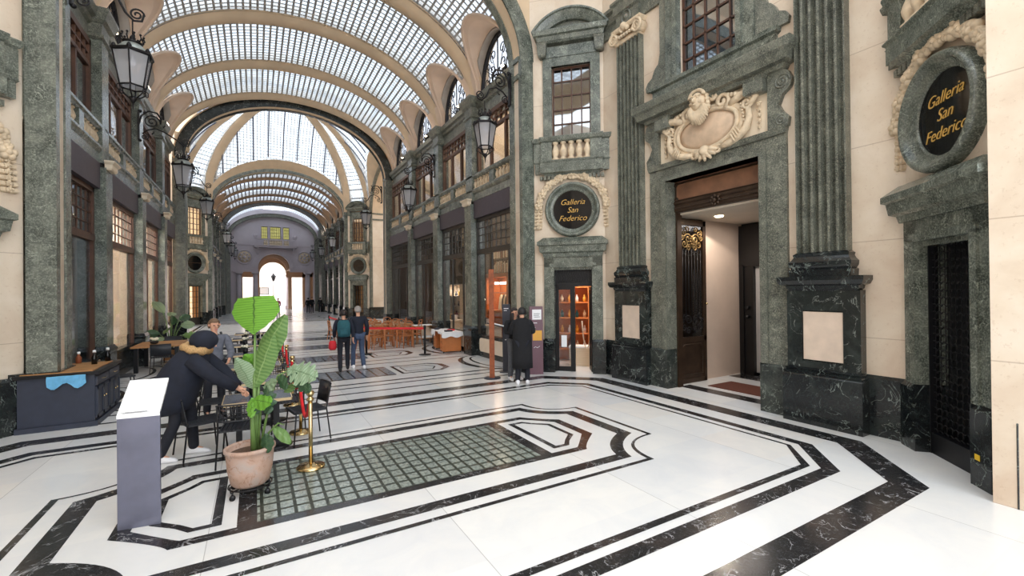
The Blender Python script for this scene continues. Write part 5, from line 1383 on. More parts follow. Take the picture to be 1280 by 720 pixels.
    # columns
    for x, l, w_ in ((5.0, 'in front of the end wall, right of the arch', .28), (3.62, 'in the porch behind, right of the arch', .26), (0.0, 'left of the far arch', .26), (-1.45, 'at the left jamb of the far side opening', .26)):
        yy = YE - .1 if x != 3.62 else YE + 9
        t = thing('stone_column', 'pale stone column %s' % l, 'column', (x, yy, 0))
        m = MB(); m.lathe([(w_ * 1.0, .5), (w_ * .98, 1.6), (w_ * .86, 4.0)], (0, 0, 0), 20); m.build('shaft', 'end_stucco', t)
        m = MB(); m.box(-w_ * 1.5, w_ * 1.5, -w_ * 1.5, w_ * 1.5, 0, .38); m.lathe([(w_ * 1.35, .38), (w_ * 1.4, .44), (w_ * 1.1, .5)], (0, 0, 0), 20); m.build('base', 'end_stucco', t)
        m = MB(); m.lathe([(w_ * .86, 4.0), (w_ * 1.2, 4.12), (w_ * 1.3, 4.16)], (0, 0, 0), 20); m.box(-w_ * 1.35, w_ * 1.35, -w_ * 1.35, w_ * 1.35, 4.16, 4.3); m.build('capital', 'end_stucco', t)
endwall()
M_ = M
# porch beyond the arch
m = MB()
N = 20; ac, ra, za = 1.75, 1.55, 4.75
for i in range(N):
    a0, a1 = pi * i / N, pi * (i + 1) / N
    m.add([(ac + ra * cos(a0), YE + .4, za + ra * sin(a0)), (ac + ra * cos(a1), YE + .4, za + ra * sin(a1)), (ac + ra * cos(a1), 61.5, za + ra * sin(a1)), (ac + ra * cos(a0), 61.5, za + ra * sin(a0))], [(0, 1, 2, 3)])
m.box(-4, ac - ra, YE + .4, 61.5, 4.7, 4.8); m.box(ac + ra, 8, YE + .4, 61.5, 4.7, 4.8)
m.build('ceiling', 'far_stucco', kind='structure')
m = MB()
for y in (55.6, 57.4, 59.2): m.arch(ac, za, ra - .02, ra - .02, [(-.12, y), (-.12, y + .3), (.1, y + .3), (.1, y)], n=24)
m.build('trim_870', 'far_stucco', kind='structure')
# outer wall with the smaller arch and side openings
m = MB(); y0, y1 = 61.2, 61.5; ac2, ra2, za2 = 1.85, 1.42, 4.35
m.box(-5, -1.3, y0, y1, 0, 7); m.box(-1.3, -.1, y0, y1, 3.95, 7); m.box(-.1, ac2 - ra2, y0, y1, 0, 7); m.box(ac2 + ra2, 3.5, y0, y1, 3.95, 7); m.box(3.9, 9, y0, y1, 3.95, 7); m.box(3.5, 3.9, y0, y1, 0, 7); m.box(5.1, 9, y0, y1, 0, 7)
for i in range(N):
    a0, a1 = pi * i / N, pi * (i + 1) / N; x0, x1 = ac2 + ra2 * cos(a0), ac2 + ra2 * cos(a1); z0, z1 = za2 + ra2 * sin(a0), za2 + ra2 * sin(a1)
    m.add([(x0, y0, z0), (x1, y0, z1), (x1, y0, 7), (x0, y0, 7)], [(0, 1, 2, 3)]); m.add([(x0, y0, z0), (x1, y0, z1), (x1, y1, z1), (x0, y1, z0)], [(0, 1, 2, 3)])
m.build('wall_porch', 'far_stucco', kind='structure')
m = MB(); m.box(-4.6, -4.4, YE + .4, 61.5, 0, 4.8); m.box(7.4, 7.6, YE + .4, 61.5, 0, 4.8); m.build('wall_porch', 'far_stucco', kind='structure')
# street beyond
t = thing('street_building', 'street building paled in colour for glare, seen through the far arch', 'building', (2.5, 90, 0))
m = MB(); m.box(-22, 22, 0, 8, 0, 14); m.build('facade', 'street_wall', t)
for i in range(14):
    for j in range(3):
        m = MB(); m.box(-20 + i * 3, -18.8 + i * 3, -.05, .1, 1.2 + j * 4.2, 3.4 + j * 4.2); m.build('window', 'stucco_lit', t)  # windows coloured pale so they wash out in the glare
t = thing('street_lantern', 'dark street lantern on a post beyond the far arch', 'lantern', (2.05, 66, 0))
m = MB(); m.tube([(0, 0, 0), (0, 0, 3.6)], [.07, .04], 8); m.build('post', 'iron', t)
m = MB(); m.lathe([(.12, 3.6), (.3, 4.2), (.34, 4.24), (.1, 4.5), (.02, 4.7)], (0, 0, 0), 6, smooth=False); m.build('lamp_head', 'iron', t)
t = thing('street_sign', 'framed board sign on two posts beyond the far arch', 'sign', (.95, 64, 0))
m = MB(); m.box(-.5, .5, -.02, .02, 1.9, 2.7); m.build('board', 'paper', t)
m = MB()
for s in (-1, 1): m.box(s * .5 - .03, s * .5 + .03, -.03, .03, 0, 2.75)
m.box(-.5, .5, -.03, .03, 2.7, 2.76); m.box(-.5, .5, -.03, .03, 1.86, 1.92); m.build('sign_frame', 'charcoal', t)

# near hall roof light: glazed octagon with steel bars, and the coved ceiling edge
m = MB(); oc = [(XN + 5.9, YN + 2.9), (XN + 4.6, YN + 4.2), (XN - 4.6, YN + 4.2), (XN - 5.9, YN + 2.9), (XN - 5.9, YN - 2.9), (XN - 4.6, YN - 4.2), (XN + 4.6, YN - 4.2), (XN + 5.9, YN - 2.9)]
ic = [(XN + (x - XN) * .78, YN + (y - YN) * .8) for x, y in oc]
vs = [(x, y, 11.6) for x, y in oc] + [(x, y, 12.7) for x, y in ic]; m.add(vs, [(k, (k + 1) % 8, 8 + (k + 1) % 8, 8 + k) for k in range(8)], 0, False); m.build('ceiling', 'stucco', kind='structure')
m = MB(); X0, X1, Y0, Y1 = XN - 4.7, XN + 4.7, YN - 3.4, YN + 3.4
m.add([(X0, Y0, 12.72), (X1, Y0, 12.72), (X1, Y1, 12.72), (X0, Y1, 12.72)], [(0, 1, 2, 3)], 0, False, [(0, 0), (9.4, 0), (9.4, 6.8), (0, 6.8)]); m.build('ceiling', 'near_glass', kind='structure')
for side in (-1,):
    m = MB(); m.box(-2.99, 2.99, 0, .3, 0, 11.6); m.build('wall_left', 'cream', frame=(2 * XN - 7.55, YN, pi / 2), kind='structure')
m = MB(); m.box(XN - 7.4, XN - 4.4, -6, 1.4, 0, 11); m.box(XN + 4.6, XN + 7.6, -6, 1.4, 0, 11); m.build('wall_rear', 'cream', kind='structure')
# ================================================================== LANTERNS
def lantern(x, y, z, side, label, det=True):
    rz = 0 if side > 0 else pi
    t = thing('hanging_lantern', label, 'lantern', (x, y, z), rz, 'hanging iron lanterns')
    R0, R1, zb = .29, .19, -.57
    def hx(r, zz): return [(r * cos(pi / 6 + k * pi / 3), r * sin(pi / 6 + k * pi / 3), zz) for k in range(6)]
    m = MB(); A, B_, C = hx(R0, 0), hx(R1, zb), hx(.06, zb - .2)
    for k in range(6):
        m.tube([A[k], B_[k]], .014, 4); m.tube([A[k], A[(k + 1) % 6]], .02, 4); m.tube([B_[k], B_[(k + 1) % 6]], .016, 4)
        p, q = Vector(B_[k]), Vector(C[k]); mid = (p + q) / 2 + Vector((p.x, p.y, 0)).normalized() * .05
        m.tube([p, mid, q], .012, 4)
        if det: m.tube([Vector(p) + Vector((p.x * s_, p.y * s_, z_)) for s_, z_ in ((0, 0), (.18, -.03), (.2, -.09), (.05, -.12), (-.05, -.08))], .008, 4)
    m.lathe([(.001, zb - .3), (.02, zb - .28), (.04, zb - .24), (.07, zb - .2), (.05, zb - .17), (.001, zb - .15)], seg=10)
    m.tube([(0, 0, zb - .28), (0, 0, zb - .4)], [.02, .006], 6)
    m.build('iron_frame', 'iron', t)
    for k in range(6):
        m = MB(); s = .97; m.add([tuple(Vector(v) * 1) for v in (A[k], A[(k + 1) % 6], B_[(k + 1) % 6], B_[k])], [(0, 1, 2, 3)]); m.xf(Matrix.Scale(s, 4)); m.build('glass_pane', 'lantern_glass', t)
    m = MB(); m.lathe([(R0 + .03, 0), (R0 + .035, .03), (R0 - .03, .05)], seg=6, smooth=False, a0=pi / 6, a1=pi / 6 + 2 * pi); m.build('roof_rim', 'iron', t)
    m = MB(); m.lathe([(.22, .04), (.20, .11), (.14, .18), (.09, .21)], seg=16); m.build('domed_roof', 'lantern_roof', t)
    m = MB(); m.lathe([(.12, .19), (.15, .22), (.11, .24)], seg=16)
    for k in range(10):
        a = k * pi / 5; m.tube([(.13 * cos(a), .13 * sin(a), .22), (.17 * cos(a), .17 * sin(a), .28), (.15 * cos(a), .15 * sin(a), .33)], [.01, .014, .01], 5); m.sphere((.155 * cos(a), .155 * sin(a), .345), .02, 6, 5)
    m.tube([(0, 0, .18), (0, 0, .3), (0, 0, .36)], [.03, .05, .02], 6)
    m.build('crown', 'iron', t)
    for k in range(6): m = MB(); a = pi / 6 + k * pi / 3; m.lathe([(.03, 0), (.04, .03), (.02, .07), (.001, .09)], (R0 * .92 * cos(a), R0 * .92 * sin(a), .03), 6); m.build('corner_knob', 'iron', t)
    m = MB(); m.tube([(0, 0, .34), (0, 0, .62)], .012, 6); m.build('hanging_rod', 'iron', t)
    m = MB(); m.sphere((0, 0, -.14), .055, 10, 8, 0, 1.2); m.tube([(0, 0, .1), (0, 0, -.08)], .02, 6); m.build('light_bulb', 'paper', t)
    return t
M['lantern_roof'] = plain('pale_verdigris_roof', (150, 156, 152), .4, .4, var=.2)

def bracket(xw, y, z, side, length, label):
    """scrolling wall bracket; rooted at the wall x = xw, reaching towards the nave"""
    t = thing('wall_bracket', label, 'bracket', (xw, y, z), 0, 'scrolled iron wall brackets')
    s = -side; m = MB(); L = length
    P = lambda u, w: (s * u, 0, w)
    m.tube([P(0, .35), P(.06, .62), P(.22, .78), P(.42, .76), P(.52, .6), P(.5, .44)] , .024, 6)
    m.tube([P(u, w) for u, w in spiral((.30, .48), .2, .03, 0, 1.9, 34)], .018, 5)
    m.tube([P(.08, .1), P(.2, .22), P(.4, .3), P(.6, .22), P(L - .1, 0), P(L + .02, -.12), P(L + .13, -.1), P(L + .16, .02)], .02, 6)
    m.tube([P(u, w) for u, w in spiral((L + .06, .0), .11, .02, 0, 1.6, 24)], .016, 5)
    m.tube([P(u, w) for u, w in spiral((.14, .02), .1, .02, 1.5, -1.5, 20)], .016, 5)
    for u, w in ((.5, .72), (.1, .7), (.56, .36), (.3, .12)): m.tube([P(u, w), P(u + .05, w + .05), P(u + .03, w + .1)], [.02, .018, .004], 5)
    m.build('scroll_arm', 'iron', t)
    m = MB(); m.box(-.02, .02, -.05, .05, -.1, .75); m.sphere((s * .03, 0, .75), .05, 8, 6); m.sphere((s * .03, 0, -.1), .045, 8, 6); m.build('wall_plate', 'iron', t)

for side in (1, -1):
    sd = 'right' if side > 0 else 'left'
    for (yy, d0, zr, desc) in ((10.15, 4.26, 6.34, 'mouth of the near gallery'), (16.5, 4.5, 5.92, 'middle of the near gallery'), (24.0, 4.28, 6.2, 'far end of the near gallery'), (36.95, 4.28, 6.2, 'mouth of the far gallery'), (43.6, 4.5, 6.0, 'middle of the far gallery'), (50.6, 4.28, 6.2, 'end of the far gallery')):
        XA = XG if yy < 30 else XF
        ln = d0 - 3.46; xw = XA + side * d0; lx_ = XA + side * 3.46
        if side > 0 and yy < 11: lx_ += .06
        lantern(lx_, yy, zr, side, 'black iron glass lantern on the %s, %s' % (sd, desc), yy < 30)
        bracket(xw, yy, zr + .74, side, ln, 'scrolled iron lantern bracket on the %s, %s' % (sd, desc))

# ================================================================== FURNITURE
def bar_loft(m, pts, r=.011, seg=6): m.tube(pts, r, seg)

def mesh_chair(loc, rz, label, kind='mesh', group='black terrace chairs'):
    """black metal terrace chair facing local -y"""
    t = thing('terrace_chair', label, 'chair', loc, rz, group)
    w, d, sh, bh = .21, .21, .45, .76
    m = MB(); m.box(-w, w, -d, d, sh - .03, sh - .015)
    for i in range(9): x = -w + .02 + i * (2 * w - .04) / 8; m.box(x - .008, x + .008, -d, d, sh - .015, sh)
    m.box(-w, w, -d - .01, -d + .02, sh - .03, sh + .002); m.build('seat', 'black_plastic', t)
    for sx in (-1, 1):
        m = MB(); bar_loft(m, [(sx * (w - .01), -d + .02, sh - .02), (sx * (w + .02), -d - .02, 0)]); m.build('leg', 'black_metal', t)
        m = MB(); bar_loft(m, [(sx * (w), d + .06, bh), (sx * (w), d - .0, sh), (sx * (w + .02), d + .05, 0)]); m.build('leg', 'black_metal', t)
    m = MB(); n = 8
    def bp(u, z):  # curved back
        return (u * (w + .01), d + .0 + .06 * (z - sh) / (bh - sh) + .035 * (1 - u * u), z)
    z0, z1 = (.56, .76) if kind == 'mesh' else (.5, .78)
    for z in (z0, z1): m.tube([bp(-1 + 2 * i / n, z) for i in range(n + 1)], .011, 5)
    if kind == 'mesh':
        for z in (z0 + .05, z0 + .1, z0 + .15): m.tube([bp(-1 + 2 * i / n, z) for i in range(n + 1)], .006, 4)
        for i in range(1, 12): u = -1 + 2 * i / 12; m.tube([bp(u, z0), bp(u, z1)], .006, 4)
    else:
        vs = []; fs = []
        for i in range(n + 1):
            for z in (z0, z1):
                p = bp(-1 + 2 * i / n, z); vs += [(p[0], p[1] - .008, p[2]), (p[0], p[1] + .008, p[2])]
        for i in range(n): a = 4 * i; b = a + 4; fs += [(a, b, b + 2, a + 2), (a + 1, a + 3, b + 3, b + 1), (a + 2, b + 2, b + 3, a + 3), (a, a + 1, b + 1, b)]
        m.add(vs, fs, 0, True)
    m.build('backrest', 'black_plastic' if kind != 'rattan' else 'rattan', t)
    return t

def cafe_table(x0, x1, y0, y1, label, z=.7, top='slate', base=True):
    xc, yc = (x0 + x1) / 2, (y0 + y1) / 2; hx, hy = (x1 - x0) / 2, (y1 - y0) / 2
    t = thing('terrace_table', label, 'table', (xc, yc, 0), 0, 'terrace tables in a row')
    m = MB(); m.box(-hx + .012, hx - .012, -hy + .012, hy - .012, z - .03, z); m.build('table_top', top, t)
    m = MB(); m.box(-hx, hx, -hy, -hy + .012, z - .035, z + .001); m.box(-hx, hx, hy - .012, hy, z - .035, z + .001); m.box(-hx, -hx + .012, -hy, hy, z - .035, z + .001); m.box(hx - .012, hx, -hy, hy, z - .035, z + .001); m.build('wood_edge', 'edge_wood', t)
    for s in ((-1, 1) if hx > .35 else (0,)):
        m = MB(); m.box(s * hx * .55 - .035, s * hx * .55 + .035, -.035, .035, .02, z - .03); m.build('leg', 'black_metal', t)
        m = MB(); m.lathe([(.2, 0), (.2, .012), (.05, .022)], (s * hx * .55, 0, 0), 24); m.build('foot_plate', 'black_metal', t)
    return t
rows = [(-.38, .42, 6.62, 7.25), (-.42, .42, 7.95, 8.6), (-.52, .42, 9.68, 10.3), (-.56, .42, 11.62, 12.2), (-.6, .42, 13.65, 14.25), (-.62, .42, 15.6, 16.2), (-.62, .42, 17.6, 18.2)]
RN = ['nearest to the potted plant', 'second from the potted plant', 'third from the potted plant', 'fourth from the potted plant', 'fifth from the potted plant', 'sixth from the potted plant', 'farthest in the row']
for (x0, x1, y0, y1), l in zip(rows, RN): cafe_table(x0, x1, y0, y1, 'dark slate terrace table with pale wood edge, %s' % l)
rn = random.Random(11)
mesh_chair((-.17, 6.55, 0), pi - .1, 'low black mesh terrace chair right behind the terracotta pot')
mesh_chair((-.62, 7.1, 0), -pi / 2 + .35 + pi, 'black terrace chair beside the bending person in the parka', 'solid')
mesh_chair((.62, 7.0, 0), pi / 2 + .2 + pi, 'black terrace chair at the right end of the nearest slate table', 'solid')
for i, (x0, x1, y0, y1) in enumerate(rows[1:]):
    l = RN[i + 1]
    mesh_chair((x0 - .12, y0 + .3, 0), pi / 2, 'black terrace chair at the left end of the slate table %s' % l, 'solid')
    mesh_chair((-.1, y1 + .25, 0), 0.0, 'black terrace chair on the far side of the slate table %s' % l, 'mesh')
    mesh_chair((x1 + .0, y0 - .22, 0), pi, 'black terrace chair on the near side of the slate table %s' % l, 'mesh')

def plant_pot_small(x, y, z, label):
    t = thing('table_flowers', label, 'flowers', (x, y, z), 0, 'little black pots of flowers on terrace tables')
    m = MB(); m.lathe([(.04, 0), (.055, .02), (.055, .11), (.05, .11), (.048, .03), (.001, .03)], seg=12); m.build('pot', 'black_metal', t)
    m = MB()
    for k in range(12): a = k * 2.4; r = .02 + .05 * rn.random(); m.sphere((r * cos(a), r * sin(a), .13 + .05 * rn.random()), .028, 6, 5)
    m.build('blossoms', 'glossy_pot', t)
    m = MB()
    for k in range(8): a = k * .9; m.tube([(0, 0, .08), (.05 * cos(a), .05 * sin(a), .13), (.09 * cos(a), .09 * sin(a), .12)], [.004, .01, .002], 4)
    m.build('leaves', 'leaf_mid', t) if False else m.build('foliage', 'leaf_dark', t)
for (x0, x1, y0, y1), l in zip(rows, RN): plant_pot_small(x0 + .35, (y0 + y1) / 2 + .1, .7, 'small black pot of pale flowers on the slate table %s' % l)
for i in (4, 5):
    x0, x1, y0, y1 = rows[i]
    for k in (0, 1):
        t = thing('drinking_glass', 'dark tumbler on the slate table %s, %s of two' % (RN[i], ('left', 'right')[k]), 'glass', (x0 + .55 + .12 * k, y0 + .3, .7), 0, 'dark tumblers')
        m = MB(); m.lathe([(.03, 0), (.04, .1), (.037, .1), (.028, .01)], seg=12); m.build('cup', 'black_gloss', t)

# left: long table by the wall, chairs, planter, service cabinet
t = thing('long_table', 'long oak topped table on black legs by the left shop windows', 'table', (-2.1, 15.75, 0))
m = MB(); m.box(-.75, .32, -.7, .8, .66, .7); m.build('table_top', 'oak', t)
for (x, y) in ((-.65, -.6), (.22, -.6), (-.65, .7), (.22, .7)): m = MB(); m.box(x - .045, x + .045, y - .045, y + .045, 0, .66); m.build('leg', 'black_metal', t)
mesh_chair((-2.4, 11.8, 0), 1.9, 'tall rattan backed chair beside the navy service cabinet', 'rattan', 'rattan chairs')
mesh_chair((-2.15, 14.85, 0), pi, 'black chair on the near side of the long oak table', 'solid')
mesh_chair((-1.6, 15.6, 0), -pi / 2, 'black chair at the right end of the long oak table', 'solid')
mesh_chair((-2.2, 16.8, 0), 0, 'black chair on the far side of the long oak table', 'solid')
t = thing('flower_bowl', 'dark bowl of pale flowers on the long oak table', 'flowers', (-2.45, 15.7, .7))
m = MB(); m.lathe([(.05, 0), (.09, .03), (.1, .08), (.09, .08), (.001, .03)], seg=14); m.build('bowl', 'black_metal', t)
m = MB()
for k in range(14): a = k * 2.4; r = .02 + .07 * rn.random(); m.sphere((r * cos(a), r * sin(a), .11 + .05 * rn.random()), .03, 6, 5)
m.build('blossoms', 'glossy_pot', t)

t = thing('service_cabinet', 'dark navy panelled service cabinet with wooden top at the left edge', 'cabinet', (-2.22, 9.5, 0))
cx0, cx1, cy1 = -.9, 0.0, 1.4
m = MB(); m.box(cx0, cx1 - .02, .02, cy1, .06, .82); m.box(cx0 - .02, cx1 + .02, -.02, cy1 + .02, 0, .08); m.build('cabinet_body', 'navy', t)
m = MB(); m.box(cx0 - .03, cx1 + .03, -.03, cy1 + .03, .82, .87); m.box(cx0 + .02, cx1 - .05, .05, cy1 - .2, .87, .885, 1); m.build('worktop', ['black_metal', 'oak'], t)
for k in range(2):
    y0 = .04 + k * .68
    dr = MB(); dr.box(-.02, .005, y0, y0 + .65, .64, .78); dr.build('drawer', 'navy', t)
    for j in range(2):
        a, c = y0 + j * .33, y0 + j * .33 + .31
        m = MB(); m.box(-.02, .003, a, c, .12, .62); m.box(.003, .016, a, a + .04, .12, .62); m.box(.003, .016, c - .04, c, .12, .62); m.box(.003, .016, a, c, .12, .17); m.box(.003, .016, a, c, .57, .62); o = m.build('door', 'navy', t)
        hh = MB(); hh.sphere((.03, c - .05 if j == 0 else a + .05, .42), .014, 8, 6); hh.build('knob', 'brass', o)
    hh = MB(); hh.tube([(.005, y0 + .27, .71), (.03, y0 + .29, .71), (.03, y0 + .39, .71), (.005, y0 + .41, .71)], .006, 5); hh.build('handle', 'brass', t)
t = thing('cleaning_cloth', 'light blue cloth hanging over the front of the navy cabinet', 'cloth', (-2.5, 9.46, .72))
m = MB()
for i in range(10):
    for j in range(4):
        def cv(i, j): return (-.28 + i * .045, -.01 - .015 * sin(i * 1.3 + j), .12 - j * (.04 + .012 * sin(i)) )
        m.add([cv(i, j), cv(i + 1, j), cv(i + 1, j + 1), cv(i, j + 1)], [(0, 1, 2, 3)], 0, True)
m.build('folded_cloth', 'blue_cloth', t)
for k, (x, y, h, c, l) in enumerate(((-.22, .9, .2, 'black_gloss', 'dark bottle with white cap, nearer of two, on the navy cabinet'), (-.12, 1.25, .2, 'black_gloss', 'dark bottle with white cap, farther of two, on the navy cabinet'), (-.5, 1.2, .16, 'rust', 'small rust coloured bottle on the navy cabinet'), (-.62, .75, .12, 'paper', 'white jar at the back of the navy cabinet'))):
    t = thing('condiment_bottle', l, 'bottle', (-2.22 + x, 9.45 + y, .885), 0, 'bottles on the navy cabinet')
    m = MB(); m.lathe([(.04, 0), (.042, h * .6), (.02, h * .8), (.018, h)], seg=12); m.build('bottle_body', c, t)
    m = MB(); m.lathe([(.024, h), (.024, h + .04), (.001, h + .045)], seg=12); m.build('cap', 'paper', t)

def leaf(m, base, tip, width, sag=.1, fold=.25, n=12, up=Vector((0, 0, 1)), shape=None, face=None, notch=0):
    """leaf blade from base to tip; uv u across, v along"""
    b0, t0 = Vector(base), Vector(tip); ax = t0 - b0; L = ax.length; axn = ax.normalized()
    sd = (Vector(face).cross(axn) if face is not None else axn.cross(up)).normalized(); nm = sd.cross(axn).normalized()
    vs = []; uvs = []; fs = []; C = 8
    for i in range(n + 1):
        q = i / n; w = width * (shape(q) if shape else sin(pi * min(1, q * .96 + .02)) ** .7)
        c = b0 + ax * q - Vector((0, 0, 1)) * sag * L * (q * q)
        for k in range(C + 1):
            u = -1 + 2 * k / C
            ww = w
            if notch and abs(u) > .45 and (i % 3 == 0) and 0 < i < n: ww = w * (1 - notch)
            vs.append(c + sd * u * ww + nm * (abs(u) ** 1.3 * w * fold) + nm * .01 * sin(i * 1.7 + k)); uvs.append((k / C, q))
    for i in range(n):
        for k in range(C): a = i * (C + 1) + k; fs.append((a, a + 1, a + C + 2, a + C + 1))
    m.add(vs, fs, 0, True, uvs); return m

def potted_plant():
    px, py = -.06, 5.46
    rv = Vector((.8655, -.5009, 0)); fv = Vector((.5009, .8655, 0))   # across / away as seen from the terrace front
    P = lambda a, z, d=0: Vector((rv.x * a + fv.x * d, rv.y * a + fv.y * d, z))
    t = thing('potted_plant', 'tall banana and cheese plant in a weathered terracotta pot on a wheeled stand', 'plant', (px, py, 0))
    m = MB(); m.lathe([(.15, .09), (.18, .12), (.21, .26), (.222, .4), (.226, .44), (.24, .45), (.242, .48), (.224, .49), (.21, .46), (.2, .42)], seg=36); m.build('terracotta_pot', 'terra', t)
    m = MB(); m.lathe([(.001, .425), (.15, .43), (.203, .42)], seg=24); m.build('soil', 'soil', t)
    m = MB()
    for r, z in ((.2, .085), (.12, .085)): m.tube([(r * cos(2 * pi * i / 28), r * sin(2 * pi * i / 28), z) for i in range(28)], .008, 5, closed=True)
    for k in range(4):
        a = pi / 4 + k * pi / 2; m.tube([(0, 0, .085), (.24 * cos(a), .24 * sin(a), .085), (.25 * cos(a), .25 * sin(a), .15)], .008, 5)
        m.tube([(.22 * cos(a), .22 * sin(a), .085), (.22 * cos(a), .22 * sin(a), .05)], .01, 5)
    m.build('wire_stand', 'iron', t)
    for k in range(4):
        a = pi / 4 + k * pi / 2; m = MB(); m.lathe([(.001, -.012), (.028, -.012), (.028, .012), (.001, .012)], seg=12); m.xf(Matrix.Translation((.22 * cos(a), .22 * sin(a), .028)) @ Matrix.Rotation(pi / 2, 4, 'X')); m.build('caster', 'black_metal', t)
    # stems
    m = MB()
    for a, z1, d in ((.06, 1.72, 0), (.02, 1.15, .05), (.09, 1.2, .02), (.05, .95, -.03)):
        m.tube([P(.06 + (a - .06) * .3, .42, d), P(.05 + (a - .06) * .6, .8, d), P(a, z1, d)], [.03, .022, .010], 8)
    m.tube([P(.1, .42), P(.22, 1.0), P(.30, 1.22), P(.42, 1.28)], [.014, .012, .01, .007], 6)
    m.tube([P(.1, .42), P(.2, .62), P(.3, .72), P(.36, .70)], [.014, .011, .009, .006], 6)
    m.tube([P(.08, .42), P(.14, .55), P(.2, .6)], [.012, .01, .007], 6)
    m.tube([P(.08, .42), P(.12, .9), P(.26, 1.08)], [.012, .01, .007], 6)
    m.build('stems', 'leaf_stem', t) if False else m.build('stalk', 'leaf_stem', t)
    def lf(mat, *a, **k):
        mm = MB(); leaf(mm, *a, **k); return mm.build('leaf', mat, t)
    fwd = -fv
    # top heart shaped banana leaf hanging tip-down towards the viewer
    lf('leaf_bright', P(.04, 2.06, .02), P(.07, 1.66, -.04), .24, sag=0, fold=.15, face=fwd, shape=lambda q: (.80 + .26 * sin(pi * q / .8) if q < .4 else 1.06 * max(0, 1 - ((q - .4) / .6) ** 1.5)), n=18)
    # long upright half folded leaves
    lf('leaf_mid', P(.02, 1.28, .03), P(.36, 1.86, .05), .12, sag=-.0, fold=.5, face=fwd + Vector((.3, .2, .3)))
    lf('leaf_mid', P(.06, 1.1, -.02), P(.28, 1.66, -.05), .11, sag=.0, fold=.35, face=fwd)
    lf('leaf_pale', P(.05, 1.08, 0), P(-.10, 1.42, -.08), .10, sag=.0, fold=.3, face=fwd)
    lf('leaf_bright', P(.02, 1.33, .05), P(-.06, 1.46, 0), .07, sag=.1, fold=.3, face=fwd)
    lf('leaf_bright', P(.06, .98, -.05), P(.30, .98, -.14), .09, sag=.05, fold=.3, face=fwd + Vector((0, 0, .6)))
    lf('leaf_bright', P(.05, 1.0, -.05), P(.08, .82, -.12), .06, sag=.05, fold=.3, face=fwd)
    # cheese plant leaves
    lf('leaf_pale', P(.40, 1.29, 0), P(.76, 1.27, -.12), .15, sag=.15, fold=.12, face=fwd + Vector((0, 0, .9)), notch=.45, n=15)
    lf('leaf_dark', P(.46, 1.24, -.05), P(.70, 1.10, -.12), .09, sag=.1, fold=.1, face=fwd, notch=.4, n=12)
    lf('leaf_dark', P(.30, 1.22, 0), P(.44, 1.12, -.1), .06, sag=.1, fold=.2, face=fwd)
    lf('leaf_pale', P(.14, 1.1, .0), P(.32, 1.17, -.08), .07, sag=.0, fold=.3, face=fwd + Vector((0, 0, .5)))
    lf('leaf_dark', P(.2, 1.12, -.03), P(.24, .84, -.1), .09, sag=.0, fold=.3, face=fwd, notch=.4, n=12)
    lf('leaf_dark', P(.13, 1.0, -.05), P(.12, .84, -.1), .05, sag=0, fold=.3, face=fwd)
    lf('leaf_mid', P(.24, .68, 0), P(.46, .56, -.06), .055, sag=.15, fold=.3, face=fwd + Vector((0, 0, 1)))
    lf('leaf_dark', P(.2, .63, -.06), P(.24, .44, -.1), .07, sag=0, fold=.2, face=fwd)
    lf('leaf_mid', P(.31, 1.02, .1), P(.44, 1.10, .1), .04, sag=0, fold=.2, face=fwd)
    return t
potted_plant()

t = thing('potted_palm', 'leafy banana plant in a wooden box planter by the left shop windows', 'plant', (-2.35, 17.7, 0))
m = MB(); m.lathe([(.24, 0), (.29, .36), (.27, .36), (.25, .3), (.001, .3)], seg=4, smooth=False, a0=pi / 4, a1=pi / 4 + 2 * pi); m.build('box_planter', 'oak', t)
m = MB(); rn2 = random.Random(4)
tips = [(-.35, -.1, 1.75), (.1, -.2, 1.3), (.55, .1, 1.25), (.7, -.2, .9), (-.6, 0, 1.0), (-.3, -.4, .85), (.3, -.4, .8), (.45, .2, 1.5), (0, .2, 1.6), (-.1, -.3, 1.1)]
for (x, y, z) in tips: m.tube([(0, 0, .3), (x * .3, y * .3, z * .7), (x * .6, y * .6, z * .92)], [.02, .014, .008], 5)
m.build('stalk', 'leaf_stem', t)
for k, (x, y, z) in enumerate(tips):
    m = MB(); leaf(m, (x * .45, y * .45, z * .85), (x * 1.15, y * 1.15 - .15, z * 1.05 + .1 - .25 * (k > 1)), .14, sag=.15, fold=.3, face=(-.3, -1, .3), notch=.3 if k % 2 else 0); m.build('leaf', ['leaf_pale', 'leaf_mid', 'leaf_dark'][(k + (k > 0)) % 3], t)

# brass rope posts and velvet ropes
posts = [5.82, 7.34, 9.2, 11.2, 13.3, 15.6, 17.9]
for i, y in enumerate(posts):
    t = thing('rope_post', 'polished brass rope post beside the terrace tables, %s' % ('nearest to the potted plant' if i == 0 else ORD[min(i, 5)] + ' from the potted plant' if i < 6 else 'farthest of the row'), 'rope post', (.56 + .012 * i, y, 0), 0, 'brass rope posts')
    m = MB(); m.lathe([(.001, 0), (.155, 0), (.16, .015), (.15, .03), (.06, .045), (.03, .06), (.001, .06)], seg=28); m.build('base', 'brass', t)
    m = MB(); m.lathe([(.024, .05), (.024, .82)], seg=16); m.build('pole', 'brass', t)
    m = MB(); m.lathe([(.024, .79), (.04, .8), (.04, .83), (.022, .845), (.03, .855), (.045, .88), (.045, .9), (.03, .92), (.001, .925)], seg=16)
    if i < 7:
        m.tube([(.04 * cos(2 * pi * k / 12), 0, .81 + .015 * sin(2 * pi * k / 12)) for k in range(12)], .005, 4, closed=True)
    m.build('finial', 'brass', t)
